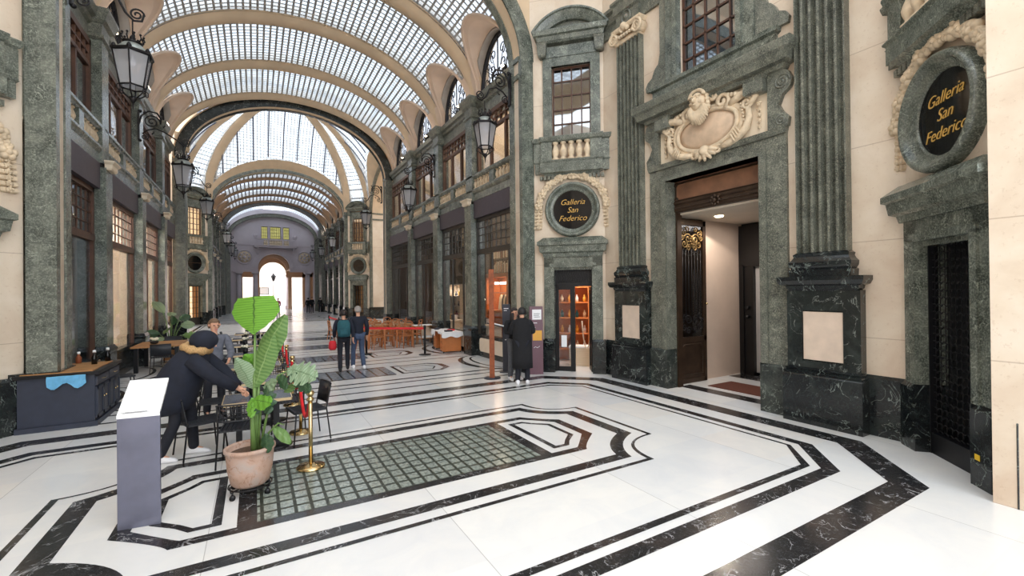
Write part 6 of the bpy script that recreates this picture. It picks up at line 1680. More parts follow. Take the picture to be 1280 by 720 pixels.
for i in range(6):
    y0, y1 = posts[i], posts[i + 1]; x0 = .56 + .012 * i
    t = thing('velvet_rope', 'red velvet rope hanging between brass posts, %s from the potted plant' % ORD[min(i, 5)] if i else 'red velvet rope hanging between the two brass posts nearest the pot', 'rope', (x0, y0, 0), 0, 'red velvet ropes')
    m = MB(); L = y1 - y0; m.tube([(0, .05 + (L - .1) * k / 16, .81 - (.30 if i else .36) * sin(pi * k / 16) ** .8) for k in range(17)], .021, 8); m.build('rope', 'red_rope', t)
    m = MB()
    for yy in (.03, L - .03): m.sphere((0, yy, .81), .018, 8, 6)
    m.build('hook', 'brass', t)

# grey steel reading stele
t = thing('information_stele', 'tall grey steel slab stand with a bright sloping top, left foreground', 'sign', (0, 0, 0))
A0, A1 = Vector((-1.075, 5.17, 0)), Vector((-.765, 5.13, 0)); nrm = Vector((.13, 1, 0)).normalized()
m = MB(); zf = 1.02; D = nrm * .01
def q4(a, b): return [a, b]
v = []
for z in (0, zf): v += [A0 + Vector((0, 0, z)), A1 + Vector((0, 0, z)), A1 + D * 3 + Vector((0, 0, z)), A0 + D * 3 + Vector((0, 0, z))]
m.add(v, [(0, 3, 2, 1), (4, 5, 6, 7), (0, 1, 5, 4), (1, 2, 6, 5), (2, 3, 7, 6), (3, 0, 4, 7)]); m.build('slab', 'steel', t, bevel=.004)
m = MB(); T = Vector((.0, .5, 0)); zt = 1.25; e = .004
v = [A0 + Vector((-.0, -e, zf)), A1 + Vector((0, -e, zf)), A1 + T + Vector((0, 0, zt)), A0 + T + Vector((0, 0, zt))]
v += [p - Vector((0, 0, .03)) for p in v]
m.add(v, [(0, 1, 2, 3), (7, 6, 5, 4), (0, 4, 5, 1), (1, 5, 6, 2), (2, 6, 7, 3), (3, 7, 4, 0)]); m.build('sloping_top', 'steel_top', t)
m = MB(); up_ = (T + Vector((0, 0, zt - zf)))
for j in range(5):
    c0 = A0 + (A1 - A0) * .1 + Vector((0, 0, zf + .0015)) + up_ * (.03 + j * .008); m.obox(c0 + (A1 - A0) * (.28 + .05 * (j % 2)), (A1 - A0), up_, (A1 - A0).cross(up_), .08 + .015 * (j % 3), .0012, .0006)
m.build('engraved_lines', 'charcoal', t)

# walking-street signs by the right corner
t = thing('rust_post', 'tall slim rusty steel post on a round dark foot', 'post', (4.88, 9.42, 0), radians(-30))
m = MB(); m.box(-.06, .06, -.04, .04, .02, 2.6); m.build('post', 'rust', t); m = MB(); m.lathe([(.001, 0), (.2, 0), (.2, .02), (.001, .02)], seg=24); m.build('foot_plate', 'charcoal', t)
t = thing('menu_stand', 'dark grey sign pillar with a slanted white menu tray', 'sign', (5.58, 9.95, 0), radians(-35))
m = MB(); m.box(-.1, .1, -.04, .04, .02, 1.74); m.build('pillar', 'charcoal', t)
m = MB(); m.box(-.17, .17, -.14, .14, 0, .02); m.build('foot_plate', 'charcoal', t)
m = MB(); m.obox((-.22, -.2, 1.22), (1, 0, -.25), (0, 1, 0), (.25, 0, 1), .24, .16, .012); m.build('tray', 'charcoal', t)
m = MB(); m.obox((-.22, -.2, 1.238), (1, 0, -.25), (0, 1, 0), (.25, 0, 1), .2, .13, .003); m.build('menu_sheet', 'paper', t)
m = MB(); m.box(-.06, .06, -.043, -.04, 1.62, 1.64); m.box(-.06, .02, -.043, -.04, 1.57, 1.585); m.box(-.04, .05, -.043, -.04, .82, .84); m.build('printed_lines', 'paper', t)
t = thing('maroon_totem', 'maroon display panel with white sheet and ochre square by the small door', 'sign', (6.045, 9.27, 0), radians(-25))
m = MB(); m.box(-.17, .17, -.03, .03, 0, 1.69); m.build('panel', 'maroon', t, bevel=.004)
m = MB(); m.box(-.1, .13, -.034, -.03, 1.36, 1.61); m.build('white_sheet', 'paper', t)
m = MB(); m.box(-.09, .14, -.034, -.03, .84, 1.09); m.build('ochre_square', 'ochre', t)
m = MB()
for z, a, c in ((1.50, -.06, .09), (1.46, -.06, .07), (1.42, -.05, .09)): m.box(a, c, -.036, -.034, z, z + .012)
m.build('printed_lines', 'charcoal', t)
m = MB(); m.box(-.09, .02, -.033, -.03, 1.27, 1.285); m.box(-.09, -.02, -.033, -.03, 1.16, 1.17); m.tube([(-.07, -.034, .66), (-.02, -.034, .69), (.02, -.034, .66), (.08, -.034, .7)], .006, 4); m.build('white_print', 'paper', t)

# belt barrier posts round the wooden tables
bp = [(3.2, 15.3, 'left of the wooden tables'), (4.82, 14.1, 'beside the desk with the white cloth'), (3.08, 23.1, 'far behind at the back of the wooden tables')]
for x, y, l in bp:
    t = thing('barrier_post', 'black belt barrier post %s' % l, 'barrier post', (x, y, 0), 0, 'black belt barrier posts')
    m = MB(); m.lathe([(.001, 0), (.2, 0), (.2, .02), (.06, .04), (.001, .04)], seg=24); m.build('base', 'black_metal', t)
    m = MB(); m.lathe([(.035, .03), (.035, .94)], seg=14); m.build('pole', 'black_metal', t)
    m = MB(); m.lathe([(.04, .84), (.045, .86), (.045, .95), (.03, .97), (.001, .97)], seg=14); m.build('belt_head', 'black_metal', t)
for a, c, l in ((0, 1, 'near side of the wooden tables'), (0, 2, 'left side of the wooden tables')):
    (x0, y0, _), (x1, y1, _) = bp[a], bp[c]
    t = thing('barrier_belt', 'red belt stretched along the %s' % l, 'belt', (x0, y0, 0), 0, 'red barrier belts')
    m = MB(); d_ = Vector((x1 - x0, y1 - y0, 0)); m.obox(d_ / 2 + Vector((0, 0, .87)), d_, (0, 0, 1), d_.cross(Vector((0, 0, 1))), d_.length / 2 - .04, .035, .003); m.build('belt', 'red_belt', t)

# wooden bistro tables and cross back chairs
def wood_table(x, y, label, rz=0):
    t = thing('bistro_table', label, 'table', (x, y, 0), rz, 'wooden bistro tables')
    m = MB(); m.box(-.34, .34, -.34, .34, .68, .715); m.build('table_top', 'oak', t)
    for sx in (-1, 1):
        for sy in (-1, 1): m = MB(); m.box(sx * .29 - .025, sx * .29 + .025, sy * .29 - .025, sy * .29 + .025, 0, .68); m.build('leg', 'cherry', t)
def wood_chair_proto():
    t = thing('bistro_chair', '', 'chair', (0, 0, 0), 0, 'cross back wooden chairs')
    m = MB(); m.loft([[(.21 * (abs(cos(a)) ** .6) * (1 if cos(a) > 0 else -1), .2 * (abs(sin(a)) ** .6) * (1 if sin(a) > 0 else -1), z) for a in [2 * pi * i / 16 for i in range(16)]] for z in (.43, .46)], smooth=False); m.build('seat', 'cherry', t)
    for sx in (-1, 1):
        m = MB(); m.tube([(sx * .17, -.16, .43), (sx * .19, -.19, 0)], [.019, .015], 7); m.build('leg', 'cherry', t)
        m = MB(); m.tube([(sx * .2, .24, 0), (sx * .18, .17, .45), (sx * .17, .22, .82)], [.015, .02, .016], 7); m.build('leg', 'cherry', t)
    m = MB(); m.tube([(-.17, .22, .80), (-.08, .25, .85), (.08, .25, .85), (.17, .22, .80)], .018, 6); m.tube([(-.17, .18, .52), (.17, .18, .52)], .012, 6)
    m.tube([(-.16, .18, .53), (.15, .23, .8)], .011, 6); m.tube([(.16, .18, .53), (-.15, .23, .8)], .011, 6); m.build('cross_back', 'cherry', t)
    m = MB(); m.tube([(-.18, -.17, .2), (.18, -.17, .2)], .01, 5); m.tube([(-.185, -.17, .24), (-.19, .2, .24)], .01, 5); m.tube([(.185, -.17, .24), (.19, .2, .24)], .01, 5); m.build('stretcher', 'cherry', t)
    return t
wc = wood_chair_proto()
tabs = [(3.85, 16.9, 'left'), (4.85, 16.8, 'middle'), (3.5, 18.7, 'left'), (4.55, 18.9, 'middle'), (5.5, 18.8, 'right'), (3.5, 20.7, 'left'), (4.6, 20.9, 'middle'), (5.5, 20.8, 'right')]
rowname = {0: 'nearest', 1: 'second', 2: 'back'}
first = True
for k, (x, y, l) in enumerate(tabs):
    row = rowname[0 if k < 2 else 1 if k < 5 else 2]
    wood_table(x, y, 'square wooden bistro table, %s one of the %s row inside the belt barrier' % (l, row))
    for j, (dx, dy, rz, wd) in enumerate(((0, -.48, pi, 'near'), (0, .5, 0, 'far'), (-.5, 0, pi / 2, 'left'), (.5, 0, -pi / 2, 'right'))):
        if j == 3 and k in (0, 2, 3, 5, 6): continue
        lb = 'cross back wooden chair, %s side of the %s table, %s row' % (wd, l, row)
        if first: wc.location = (x + dx, y + dy, 0); wc.rotation_euler = (0, 0, rz); wc['label'] = lb; first = False
        else: dup(wc, (x + dx + .04 * sin(k * 3 + j), y + dy, 0), rz + .15 * sin(k * 7 + j * 2), lb)
t = thing('side_table', 'narrow wooden side table with white cloths on both shelves', 'table', (5.85, 17.25, 0))
for sx in (-1, 1):
    for sy in (-1, 1): m = MB(); m.box(sx * .36 - .025, sx * .36 + .025, sy * .22 - .025, sy * .22 + .025, 0, .72); m.build('leg', 'oak', t)
m = MB(); m.box(-.4, .4, -.27, .27, .68, .72); m.build('table_top', 'oak', t); m = MB(); m.box(-.36, .36, -.24, .24, .2, .23); m.build('shelf', 'oak', t)
for z, l in ((.72, 'on top of the narrow wooden side table'), (.23, 'on the lower shelf of the narrow wooden side table')):
    q = thing('white_cloth', 'folded white cloth %s' % l, 'cloth', (5.85, 17.25, z)); m = MB(); m.box(-.41, .38, -.28, .28, 0, .02) if z > .5 else m.box(-.34, .34, -.23, .23, 0, .05); m.build('cloth', 'white_cloth', q, bevel=.006)

t = thing('writing_desk', 'orange brown wooden desk with drawers standing against the green pillar', 'desk', (5.85, 14.85, 0), radians(-8))
m = MB(); m.box(-.3, .38, -.78, .78, .64, .68); m.build('desk_top', 'desk_wood', t)
for y0, y1 in ((-.76, -.32), (.34, .76)):
    m = MB(); m.box(-.27, .35, y0, y1, .04, .64); o = m.build('pedestal', 'desk_wood', t)
    for k in range(3): m = MB(); z = .08 + k * .185; m.box(-.285, -.27, y0 + .02, y1 - .02, z, z + .165); dr = m.build('drawer', 'desk_wood', t); h = MB(); h.sphere((-.295, (y0 + y1) / 2, z + .09), .014, 8, 6); h.build('knob', 'bronze', dr)
m = MB()
for (x, y) in ((-.25, -.74), (.33, -.74), (-.25, .74), (.33, .74), (-.25, -.34), (-.25, .36)): m.lathe([(.02, 0), (.028, .04)], (x, y, 0), 8)
m.build('foot', 'black_metal', t)
q = thing('tablecloth', 'white cloth draped over the orange brown desk', 'tablecloth', (5.85, 14.85, .68), radians(-8))
m = MB(); n = 16; vs = []; fs = []
def dz(u, w): return 0.012
m.box(-.34, .41, -.82, .82, 0, .012)
for s, a in ((0, -.34), ):
    pass
pts = [(-.34, -.82 + 1.64 * i / n) for i in range(n + 1)]
for (x0_, y0_, x1_, y1_, dep) in ((-.34, -.82, .41, -.82, .18), (-.34, .2, -.34, .82, .2), (-.34, -.82, -.34, -.3, .06), (.41, -.82, .41, .82, .2)):
    a = Vector((x0_, y0_, 0)); b_ = Vector((x1_, y1_, 0)); k = 14; vs = []
    nn = (b_ - a).cross(Vector((0, 0, 1))).normalized()
    if nn.dot(a + b_ - Vector((.07, 0, 0))) < 0: nn = -nn
    for i in range(k + 1):
        p = a + (b_ - a) * i / k
        vs += [p + Vector((0, 0, .012)) , p + nn * (.012 + .012 * sin(i * 1.9)) + Vector((0, 0, -dep * (.85 + .15 * sin(i * .8))))]
    m.add(vs, [(2 * i, 2 * i + 2, 2 * i + 3, 2 * i + 1) for i in range(k)], 0, True)
m.build('cloth', 'white_cloth', q)
for k, (x, y, c, w_) in enumerate(((-.1, -.5, 'charcoal', .12), (.1, -.25, 'red_belt', .1), (-.05, .05, 'paper', .13), (.12, .3, 'charcoal', .1), (-.1, .55, 'navy', .12))):
    q = thing('small_box', ['dark box at the near end of the desk', 'red box on the desk, beside the dark box', 'white box in the middle of the desk', 'dark grey box toward the far end of the desk', 'navy box at the far end of the desk'][k], 'box', (5.85 + x, 14.85 + y, .692), .2 * k, 'boxes on the white cloth'); m = MB(); m.box(-w_, w_, -.08, .08, 0, .05); m.box(-w_ - .004, w_ + .004, -.084, .084, .035, .054); m.build('box_body', c, q)

# shop interiors seen through the right windows
def loc2(i, x, y):  # bay i centre on the right side
    yc = [(10.26 + 13.3) / 2, (13.3 + 16.65) / 2, (16.65 + 20) / 2, (20 + 23.4) / 2][i]
    return (XG + 4.92 + y, yc - x)
x, y = 8.3, 15.75
t = thing('clothes_alcove', 'orange timber framed clothes alcove with white lit lettering in the near shop', 'shop fitting', (x, y, 0), radians(-90))
m = MB(); m.box(-.2, 1.6, .3, .36, 0, 2.75); m.box(-.22, -.1, -.3, .36, 0, 2.75); m.box(1.5, 1.62, -.3, .36, 0, 2.75); m.box(-.22, 1.62, -.3, .36, 2.6, 2.75); m.build('timber_frame', 'orange_wood', t)
m = MB(); m.tube([(-.1, 0, 2.0), (1.5, 0, 2.0)], .012, 6); m.build('hanging_rail', 'steel', t)
m = MB(); m.box(-.1, 1.5, -.25, .3, 1.28, 1.33); m.build('shelf', 'orange_wood', t)
mm = MB()
for k in range(14):
    w_ = .05; x0 = .5 + k * .066 + (.03 if k > 5 else 0); mm.box(x0, x0 + w_, -.26, -.24, 2.32, 2.41) if k not in (5,) else None
    if k % 3 == 1: mm.box(x0, x0 + .012, -.26, -.24, 2.32, 2.42)
mm.build('lit_letters', 'sign_lit', t)
lamp('AREA', (x - .15, y - .7, 2.55), 30, (1, .7, .42), .6, name='alcove_light')
def garment(k, x_, col, label, L=.55, w_=.12):
    a = (8.25, 15.75 - x_)
    q = thing('hanging_dress', label, 'garment', (a[0], a[1], 0), radians(-90 + 20 * (k % 2)), 'clothes on the rail in the near shop')
    m = MB(); rings = []
    for j in range(8):
        f = j / 7; z = 1.93 - L * f; rr = (.05 + .05 * min(1, f * 4)) + (w_ - .08) * f
        rings.append([(rr * cos(a_) * (1 + .12 * sin(6 * a_) * f), rr * .5 * sin(a_), z) for a_ in [2 * pi * i / 18 for i in range(18)]])
    m.loft(rings); m.build('fabric', col, q); m = MB(); m.tube([(-.05, 0, 1.9), (0, 0, 1.96), (0, 0, 1.99)], .006, 5); m.build('hanger', 'steel', q)
garment(0, .66, 'stucco_lit', 'long cream dress at the left of the shop rail', .62, .2)
garment(1, .90, 'navy_coat', 'dark garment next to the cream dress on the shop rail'); garment(1, 1.03, 'carved', 'beige garment in the middle of the shop rail'); garment(1, 1.16, 'black_coat', 'black garment right of the beige one on the shop rail'); garment(1, 1.32, 'rust', 'rust coloured garment at the right of the shop rail')
x, y = 8.95, 16.0
t = thing('book_gallery', 'upper shelf of books behind a small rail in the near shop', 'shelf', (x, y, 2.8), radians(-90))
m = MB()
for k in range(2): m.box(-1.2, 1.3, 0, .35, k * .62, k * .62 + .04)
m.box(-1.2, 1.3, .32, .36, 0, 1.25); m.build('shelf', 'brown_wood', t)
m = MB(); rb = random.Random(3); xx = -1.15
while xx < 1.2:
    w_ = .03 + .03 * rb.random(); h = .34 + .16 * rb.random()
    for k in range(2): m.box(xx, xx + w_, .05, .3, k * .62 + .04, k * .62 + .04 + h, rb.randrange(4))
    xx += w_ + .006
o = m.build('book_rows', ['carved', 'rust', 'brown_wood', 'stucco_lit'], t); o['kind'] = 'stuff'
for i, (cols) in ((1, ('paper', 'gilt')), (2, ('paper', 'ochre')), (3, ('ochre', 'paper'))):
    for k in range(3):
        a = loc2(i, -.8 + k * .75, 2.2)
        q = thing('shop_lamp', 'glowing round lamp in the %s shop of the right side, %s one' % (ORD[i], ('left', 'middle', 'right')[k]), 'lamp', (a[0], a[1], 1.2 + .5 * ((k + i) % 3)), 0, 'glowing lamps inside the right shops')
        m = MB(); m.sphere((0, 0, 0), .09, 12, 8); m.build('globe', 'lamp_on', q); m = MB(); m.tube([(0, 0, .09), (0, 0, 4.86 - (1.2 + .5 * ((k + i) % 3)))], .006, 4); m.build('cord', 'black_metal', q)
for i in (1, 2):
    a = loc2(i, 0, .8)
    t = thing('display_table', 'window display table with coloured goods in the %s shop of the right side' % ORD[i], 'display', (a[0], a[1], 0), radians(-90))
    m = MB(); m.box(-1.1, 1.1, -.35, .35, .8, .86); m.build('table_top', 'shop_pale', t)
    for sx in (-1, 1): m = MB(); m.box(sx * 1.0 - .04, sx * 1.0 + .04, -.3, .3, 0, .8); m.build('leg', 'shop_pale', t)
    for k in range(8):
        b_ = loc2(i, -.9 + k * .25, .8); q = thing('display_item', 'small boxed item, %s along the display table in the %s shop' % (['first', 'second', 'third', 'fourth', 'fifth', 'sixth', 'seventh', 'eighth'][k], ORD[i]), 'box', (b_[0], b_[1], .86), k * .5, 'items on the shop display tables')
        m = MB(); h = .1 + .12 * rb.random(); m.box(-.07, .07, -.05, .05, 0, h); m.box(-.075, .075, -.055, .055, h, h + .015); m.build('box_body', ['red_belt', 'paper', 'navy', 'ochre', 'maroon', 'teal'][(k * 5 + i) % 6], q)
a = (6.9, 22.7)
t = thing('arched_door', 'orange arched wooden door in the farthest right shop', 'door', (a[0], a[1], 0), radians(-90))
m = MB(); p = [(-.35, 0)] + [(-.35 * cos(pi * i / 14), 2.2 + .35 * sin(pi * i / 14)) for i in range(15)] + [(.35, 0)]; m.prism(p, 0, .06); m.build('door_leaf', 'ochre', t); m = MB(); m.tube([(x_, -.02, z_) for x_, z_ in p], .03, 6); m.build('door_frame', 'brown_wood', t)  # leaf in plain ochre, no emission
# left shops: cream blinds
for i, (x_, w_, z1) in ((1, (0, 1.58, 3.3)), (2, (0, 1.5, 3.3)), (3, (0, 1.2, 3.3))):
    yc = [11.7, 15.03, 18.68, 21.95][i]
    t = thing('window_blind', 'plain cream blind filling the %s shop window on the left' % ORD[i], 'blind', (XG - 4.8, yc, 0), pi / 2, 'cream blinds on the left'); m = MB(); (m.box(-w_, w_, 0, .006, .62, z1) if i != 2 else (m.box(-w_, -.5, 0, .006, .62, z1), m.box(-.2, .5, 0, .006, .62, z1), m.box(.75, w_, 0, .006, .62, z1))); m.build('blind_sheet', 'blind_lit', t)
    m = MB(); m.tube([(-w_, 0, z1 - .02), (w_, 0, z1 - .02)], .03, 8); m.build('roller', 'blind', t)

t = thing('lit_display_case', 'bright pale display case with small items in the second shop on the right', 'display', (7.9, 18.6, 0), radians(-90))
m = MB(); m.box(-.7, .7, .25, .3, 0, 2.4); m.box(-.74, -.7, -.2, .3, 0, 2.4); m.box(.7, .74, -.2, .3, 0, 2.4); m.box(-.74, .74, -.2, .3, 2.36, 2.4); m.build('case_body', 'shop_pale', t)
for k in range(4): m = MB(); m.box(-.7, .7, -.15, .25, .5 + k * .45, .52 + k * .45); m.build('shelf', 'shop_pale', t)
lamp('AREA', (7.85, 18.6, 2.3), 22, (1, .88, .74), .5, name='case_light')
for k in range(4):
    for j in range(4):
        q = thing('displayed_ornament', '%s ornament, %s from the left on the %s shelf of the bright display case' % (['dark', 'ochre', 'maroon', 'pale'][(k + j) % 4], ['first', 'second', 'third', 'fourth'][j], ['lowest', 'second', 'third', 'top'][k]), 'ornament', (7.93, 18.6 + .5 - j * .33, .52 + k * .45), 0, 'ornaments in the bright display case')
        m = MB(); m.lathe([(.05, 0), (.07, .06), (.03, .14), (.045, .2), (.001, .22)], seg=10); m.build('ornament_body', ['navy', 'ochre', 'maroon', 'carved'][(k + j) % 4], q)
# ================================================================== PEOPLE
def skinmesh(name, V, Ed, Rd, mat, parent, sub=2, root=0):
    me = bpy.data.meshes.new(name); me.from_pydata([tuple(v) for v in V], Ed, []); me.materials.append(M[mat]); me.update()
    o = bpy.data.objects.new(name, me); COL.objects.link(o); o.parent = parent
    md = o.modifiers.new('skin', 'SKIN'); md.use_smooth_shade = True; md.branch_smoothing = .6
    sv = me.skin_vertices[0].data
    for i, r in enumerate(Rd):
        sv[i].radius = r if isinstance(r, tuple) else (r, r); sv[i].use_root = (i == root)
    s = o.modifiers.new('sub', 'SUBSURF'); s.levels = 1; s.render_levels = sub
    return o

def lerp(a, b, t): return Vector(a) * (1 - t) + Vector(b) * t

def person(label, loc, rz, J, outfit, H=1.0, near=True, loc_z=0):
    """J: joints in metres, facing local -y. outfit: dict of material names"""
    t = thing('person', label, 'person', (loc[0], loc[1], loc_z), rz)
    J = {k: Vector(v) * H for k, v in J.items()}
    V = [J['pelvis']]; Rd = [.09 * H]; Ed = []
    def add(p, par, r): V.append(Vector(p)); Rd.append(r * H if not isinstance(r, tuple) else (r[0] * H, r[1] * H)); Ed.append((par, len(V) - 1)); return len(V) - 1
    sp = add(lerp(J['pelvis'], J['chest'], .5), 0, .085); ch = add(J['chest'], sp, .10)
    nk = add(J['neck'], ch, .05); hb = add(lerp(J['neck'], J['head'], .55), nk, .055)
    hm = add(J['head'], hb, .083); fw_ = (J['face'] - J['head']); ht = add(J['head'] + (J['head'] - J['neck']).normalized() * .075 * H, hm, .06)
    for s in 'lr':
        a = add(J['sh' + s], ch, .055); e1 = add(J['el' + s], a, .040); w_ = add(J['wr' + s], e1, .027)
        d = (J['wr' + s] - J['el' + s]).normalized(); side = Vector(J.get('palm' + s, Vector((0, 1, 0)))).normalized(); side = (side - d * side.dot(d)).normalized(); nn = d.cross(side)
        pm = add(J['wr' + s] + d * .05 * H, w_, .026)
        kn = add(J['wr' + s] + d * .085 * H, pm, .024)
        if near:
            curl = Vector(J.get('curl' + s, -nn)).normalized()
            for k, (off, ln) in enumerate(((-.028, .068), (-.010, .078), (.010, .073), (.028, .058))):
                b_ = J['wr' + s] + d * .095 * H + side * off * H
                f1 = add(b_, kn, .0095); f2 = add(b_ + (d * .9 + curl * .35) * ln * .5 * H, f1, .009); add(b_ + (d * .9 + curl * .35) * ln * .5 * H + (d * .55 + curl * .8) * ln * .5 * H, f2, .0078)
            tb = add(J['wr' + s] + d * .045 * H - side * .034 * H, pm, .011); add(J['wr' + s] + d * .085 * H - side * .052 * H + curl * .015 * H, tb, .0095)
        hp = add(J['hp' + s], 0, .075); kn_ = add(J['kn' + s], hp, .05); an = add(J['an' + s], kn_, .03); add(lerp(J['an' + s], J['toe' + s], .8), an, .018)
    skinmesh('body', V, Ed, Rd, 'skin', t, 2 if near else 1)
    # face
    f = (J['face'] - J['head']).normalized(); upv = (J['head'] - J['neck']).normalized(); r_ = f.cross(upv).normalized(); hc = J['head']
    if near:
        m = MB(); m.tube([hc + f * .078 * H + upv * .025 * H, hc + f * .108 * H - upv * .012 * H, hc + f * .085 * H - upv * .02 * H], [.008, .014, .01], 7)
        for s in (-1, 1): m.lathe([(.001, -.02), (.016, -.012), (.02, 0), (.014, .02), (.001, .026)], tuple(hc + r_ * s * .082 * H), 8)
        m.build('nose', 'skin', t)
        m = MB()
        for s in (-1, 1): m.sphere(tuple(hc + f * .078 * H + r_ * s * .032 * H + upv * .022 * H), .010, 8, 6)
        m.build('eyes', 'hair_black', t) if False else m.build('eye', 'hair_black', t)
        m = MB(); m.tube([hc + f * .083 * H - r_ * .022 * H - upv * .047 * H, hc + f * .09 * H - upv * .045 * H, hc + f * .083 * H + r_ * .022 * H - upv * .047 * H], .006, 6); m.build('mouth', 'pink', t)
    # hair
    if outfit.get('hair'):
        m = MB(); rings = []; n = 20; long_ = outfit.get('hair_len', .0)
        for k in range(11):
            ph = pi / 2 - k * (pi * .72) / 10; rr = .098 * H * cos(ph); hh = .112 * H * sin(ph)
            ring = []
            for i in range(n):
                a = 2 * pi * i / n; dirv = f * cos(a) + r_ * sin(a)
                fr_ = max(0, cos(a)); rad = rr * (1.0 + .04 * sin(5 * a))
                z = hh
                if cos(a) > .1 and z < .05 * H: rad *= .8 if cos(a) < .5 else .6; z = max(z, .045 * H)
                ring.append(hc + dirv * rad - f * .008 + upv * (z + .006))
            rings.append(ring)
        m.loft(rings, cap=True)
        if long_:
            rings = []
            for k in range(6):
                q = k / 5; c = hc - f * (.045 + .01 * q) * H - Vector((0, 0, 1)) * long_ * q * H; rings.append([c + r_ * cos(a) * (.088 + .03 * q) * H + f * sin(a) * (.05 - .012 * q) * H for a in [2 * pi * i / 16 for i in range(16)]])
            m.loft(rings)
            for s in (-1, 1): m.tube([hc + r_ * s * .085 * H + f * .02, hc + r_ * s * .1 * H - Vector((0, 0, .12)) * H + f * .03, hc + r_ * s * .1 * H - Vector((0, 0, long_ * .9)) * H + f * .05], [.028, .035, .02], 8)
        m.build('hair', outfit['hair'], t)
    # jacket
    V2 = [J['pelvis'] - Vector((0, 0, .06 * H))]; R2 = [(.165 * H, .13 * H)]; E2 = []
    def add2(p, par, r): V2.append(Vector(p)); R2.append((r[0] * H, r[1] * H) if isinstance(r, tuple) else r * H); E2.append((par, len(V2) - 1)); return len(V2) - 1
    s1_ = add2(lerp(J['pelvis'], J['chest'], .2), 0, (.16, .125)); s2 = add2(lerp(J['pelvis'], J['chest'], .55), s1_, (.155, .12)); c2 = add2(J['chest'], s2, (.16, .12)); n2 = add2(lerp(J['chest'], J['neck'], .8), c2, (.07, .065))
    for s in 'lr':
        a = add2(J['sh' + s], c2, .078); e = add2(J['el' + s], a, .062); add2(lerp(J['el' + s], J['wr' + s], .93), e, .046)
    skinmesh('jacket', V2, E2, R2, outfit['top'], t, 2)
    # trousers
    V3 = [J['pelvis']]; R3 = [(.145 * H, .12 * H)]; E3 = []
    for s in 'lr':
        V3.append(J['hp' + s]); R3.append(.098 * H); E3.append((0, len(V3) - 1)); V3.append(J['kn' + s]); R3.append(.07 * H); E3.append((len(V3) - 2, len(V3) - 1)); V3.append(lerp(J['kn' + s], J['an' + s], 1.12)); R3.append(.062 * H); E3.append((len(V3) - 2, len(V3) - 1))
    skinmesh('trousers', V3, E3, R3, outfit['legs'], t, 2)
    for s in 'lr':
        an, to = J['an' + s], J['toe' + s]; d = (to - an); d.z = 0; d.normalize(); sd = Vector((-d.y, d.x, 0)); base = Vector((an.x, an.y, an.z - .09 * H)); m = MB(); rings = []
        for q, w_, h in ((-.09, .03, .06), (-.07, .042, .10), (-.01, .045, .11), (.05, .045, .085), (.11, .048, .065), (.16, .042, .05), (.19, .02, .03)):
            c = base + d * q * H; rings.append([c + sd * w_ * H * cos(a) + Vector((0, 0, max(0, .5 * h * H + .5 * h * H * sin(a)))) for a in [2 * pi * i / 14 for i in range(14)]])
        m.loft(rings); m.build('shoe', outfit['shoe'], t)
    return t, J

def STAND(**k):
    J = dict(pelvis=(0, 0, .95), chest=(0, .01, 1.28), neck=(0, .0, 1.46), head=(0, -.02, 1.60), face=(0, -.15, 1.59),
             shl=(-.18, .01, 1.40), shr=(.18, .01, 1.40), ell=(-.24, .03, 1.12), elr=(.24, .03, 1.12), wrl=(-.25, -.05, .87), wrr=(.25, -.05, .87),
             hpl=(-.09, 0, .90), hpr=(.09, 0, .90), knl=(-.10, -.01, .49), knr=(.10, -.01, .49), anl=(-.11, .02, .09), anr=(.11, .02, .09), toel=(-.12, -.12, .04), toer=(.12, -.12, .04))
    J.update(k); return J

def coat(t, J, mat, z0, z1, w0, w1, name='long_coat', flare=0):
    m = MB(); rings = []
    top = J['neck']; 
    for z, w, d in ((z1, .07, .06), (z1 - .04, .15, .09), (z1 - .1, .19, .115), (z1 - .25, .20, .135), ((z0 + z1) / 2 + .15, w1, .14), ((z0 + z1) / 2 - .1, w1 * 1.04, .15), (z0 + .2, w0, .16), (z0, w0 * 1.03, .165)):
        cx = J['pelvis'].x * (1 - (z - .9)) if z < .9 else J['pelvis'].x + (J['neck'].x - J['pelvis'].x) * (z - .9) / .55; cy = J['pelvis'].y + (J['neck'].y - J['pelvis'].y) * max(0, (z - .9)) / .55
        rings.append([Vector((cx + w * cos(a) * (1 + .03 * sin(7 * a)), cy + d * sin(a), z)) for a in [2 * pi * i / 24 for i in range(24)]])
    m.loft(rings); m.build(name, mat, t)

# man in the long black coat, back to the camera, and the woman facing him
t, J = person('person in long black coat and white sneakers, back turned, by the maroon panel', (5.17, 8.5), radians(150), STAND(elr=(.26, -.06, 1.14), wrr=(.1, -.26, 1.16), ell=(-.26, -.06, 1.14), wrl=(-.08, -.28, 1.18), face=(.0, -.15, 1.57)),
       dict(hair='hair_black', top='black_coat', legs='dark_trouser', shoe='shoe_white'))
coat(t, J, 'black_coat', .36, 1.48, .225, .215)
t, J = person('long haired woman in dark jacket holding a phone, facing the person in black coat', (5.26, 9.0), radians(-8), STAND(elr=(.22, -.08, 1.12), wrr=(.05, -.25, 1.2), ell=(-.24, -.04, 1.12), wrl=(-.06, -.24, 1.16), chest=(0, .01, 1.26), face=(.05, -.14, 1.56)),
       dict(hair='hair_dark', hair_len=.3, top='black_coat', legs='grey_denim', shoe='shoe_white'), H=.985)
c_, s_ = cos(radians(-5)), sin(radians(-5))
ph = thing('mobile_phone', 'black mobile phone in the hands of the long haired woman', 'phone', (5.26 + c_ * -.0 + s_ * .37, 9.0 + s_ * -.0 - c_ * .37, 1.17), radians(-5)); m = MB(); m.obox((0, 0, .02), (1, 0, 0), (0, 1, .6), (0, -.6, 1), .036, .075, .004); m.build('phone_body', 'black_gloss', ph)

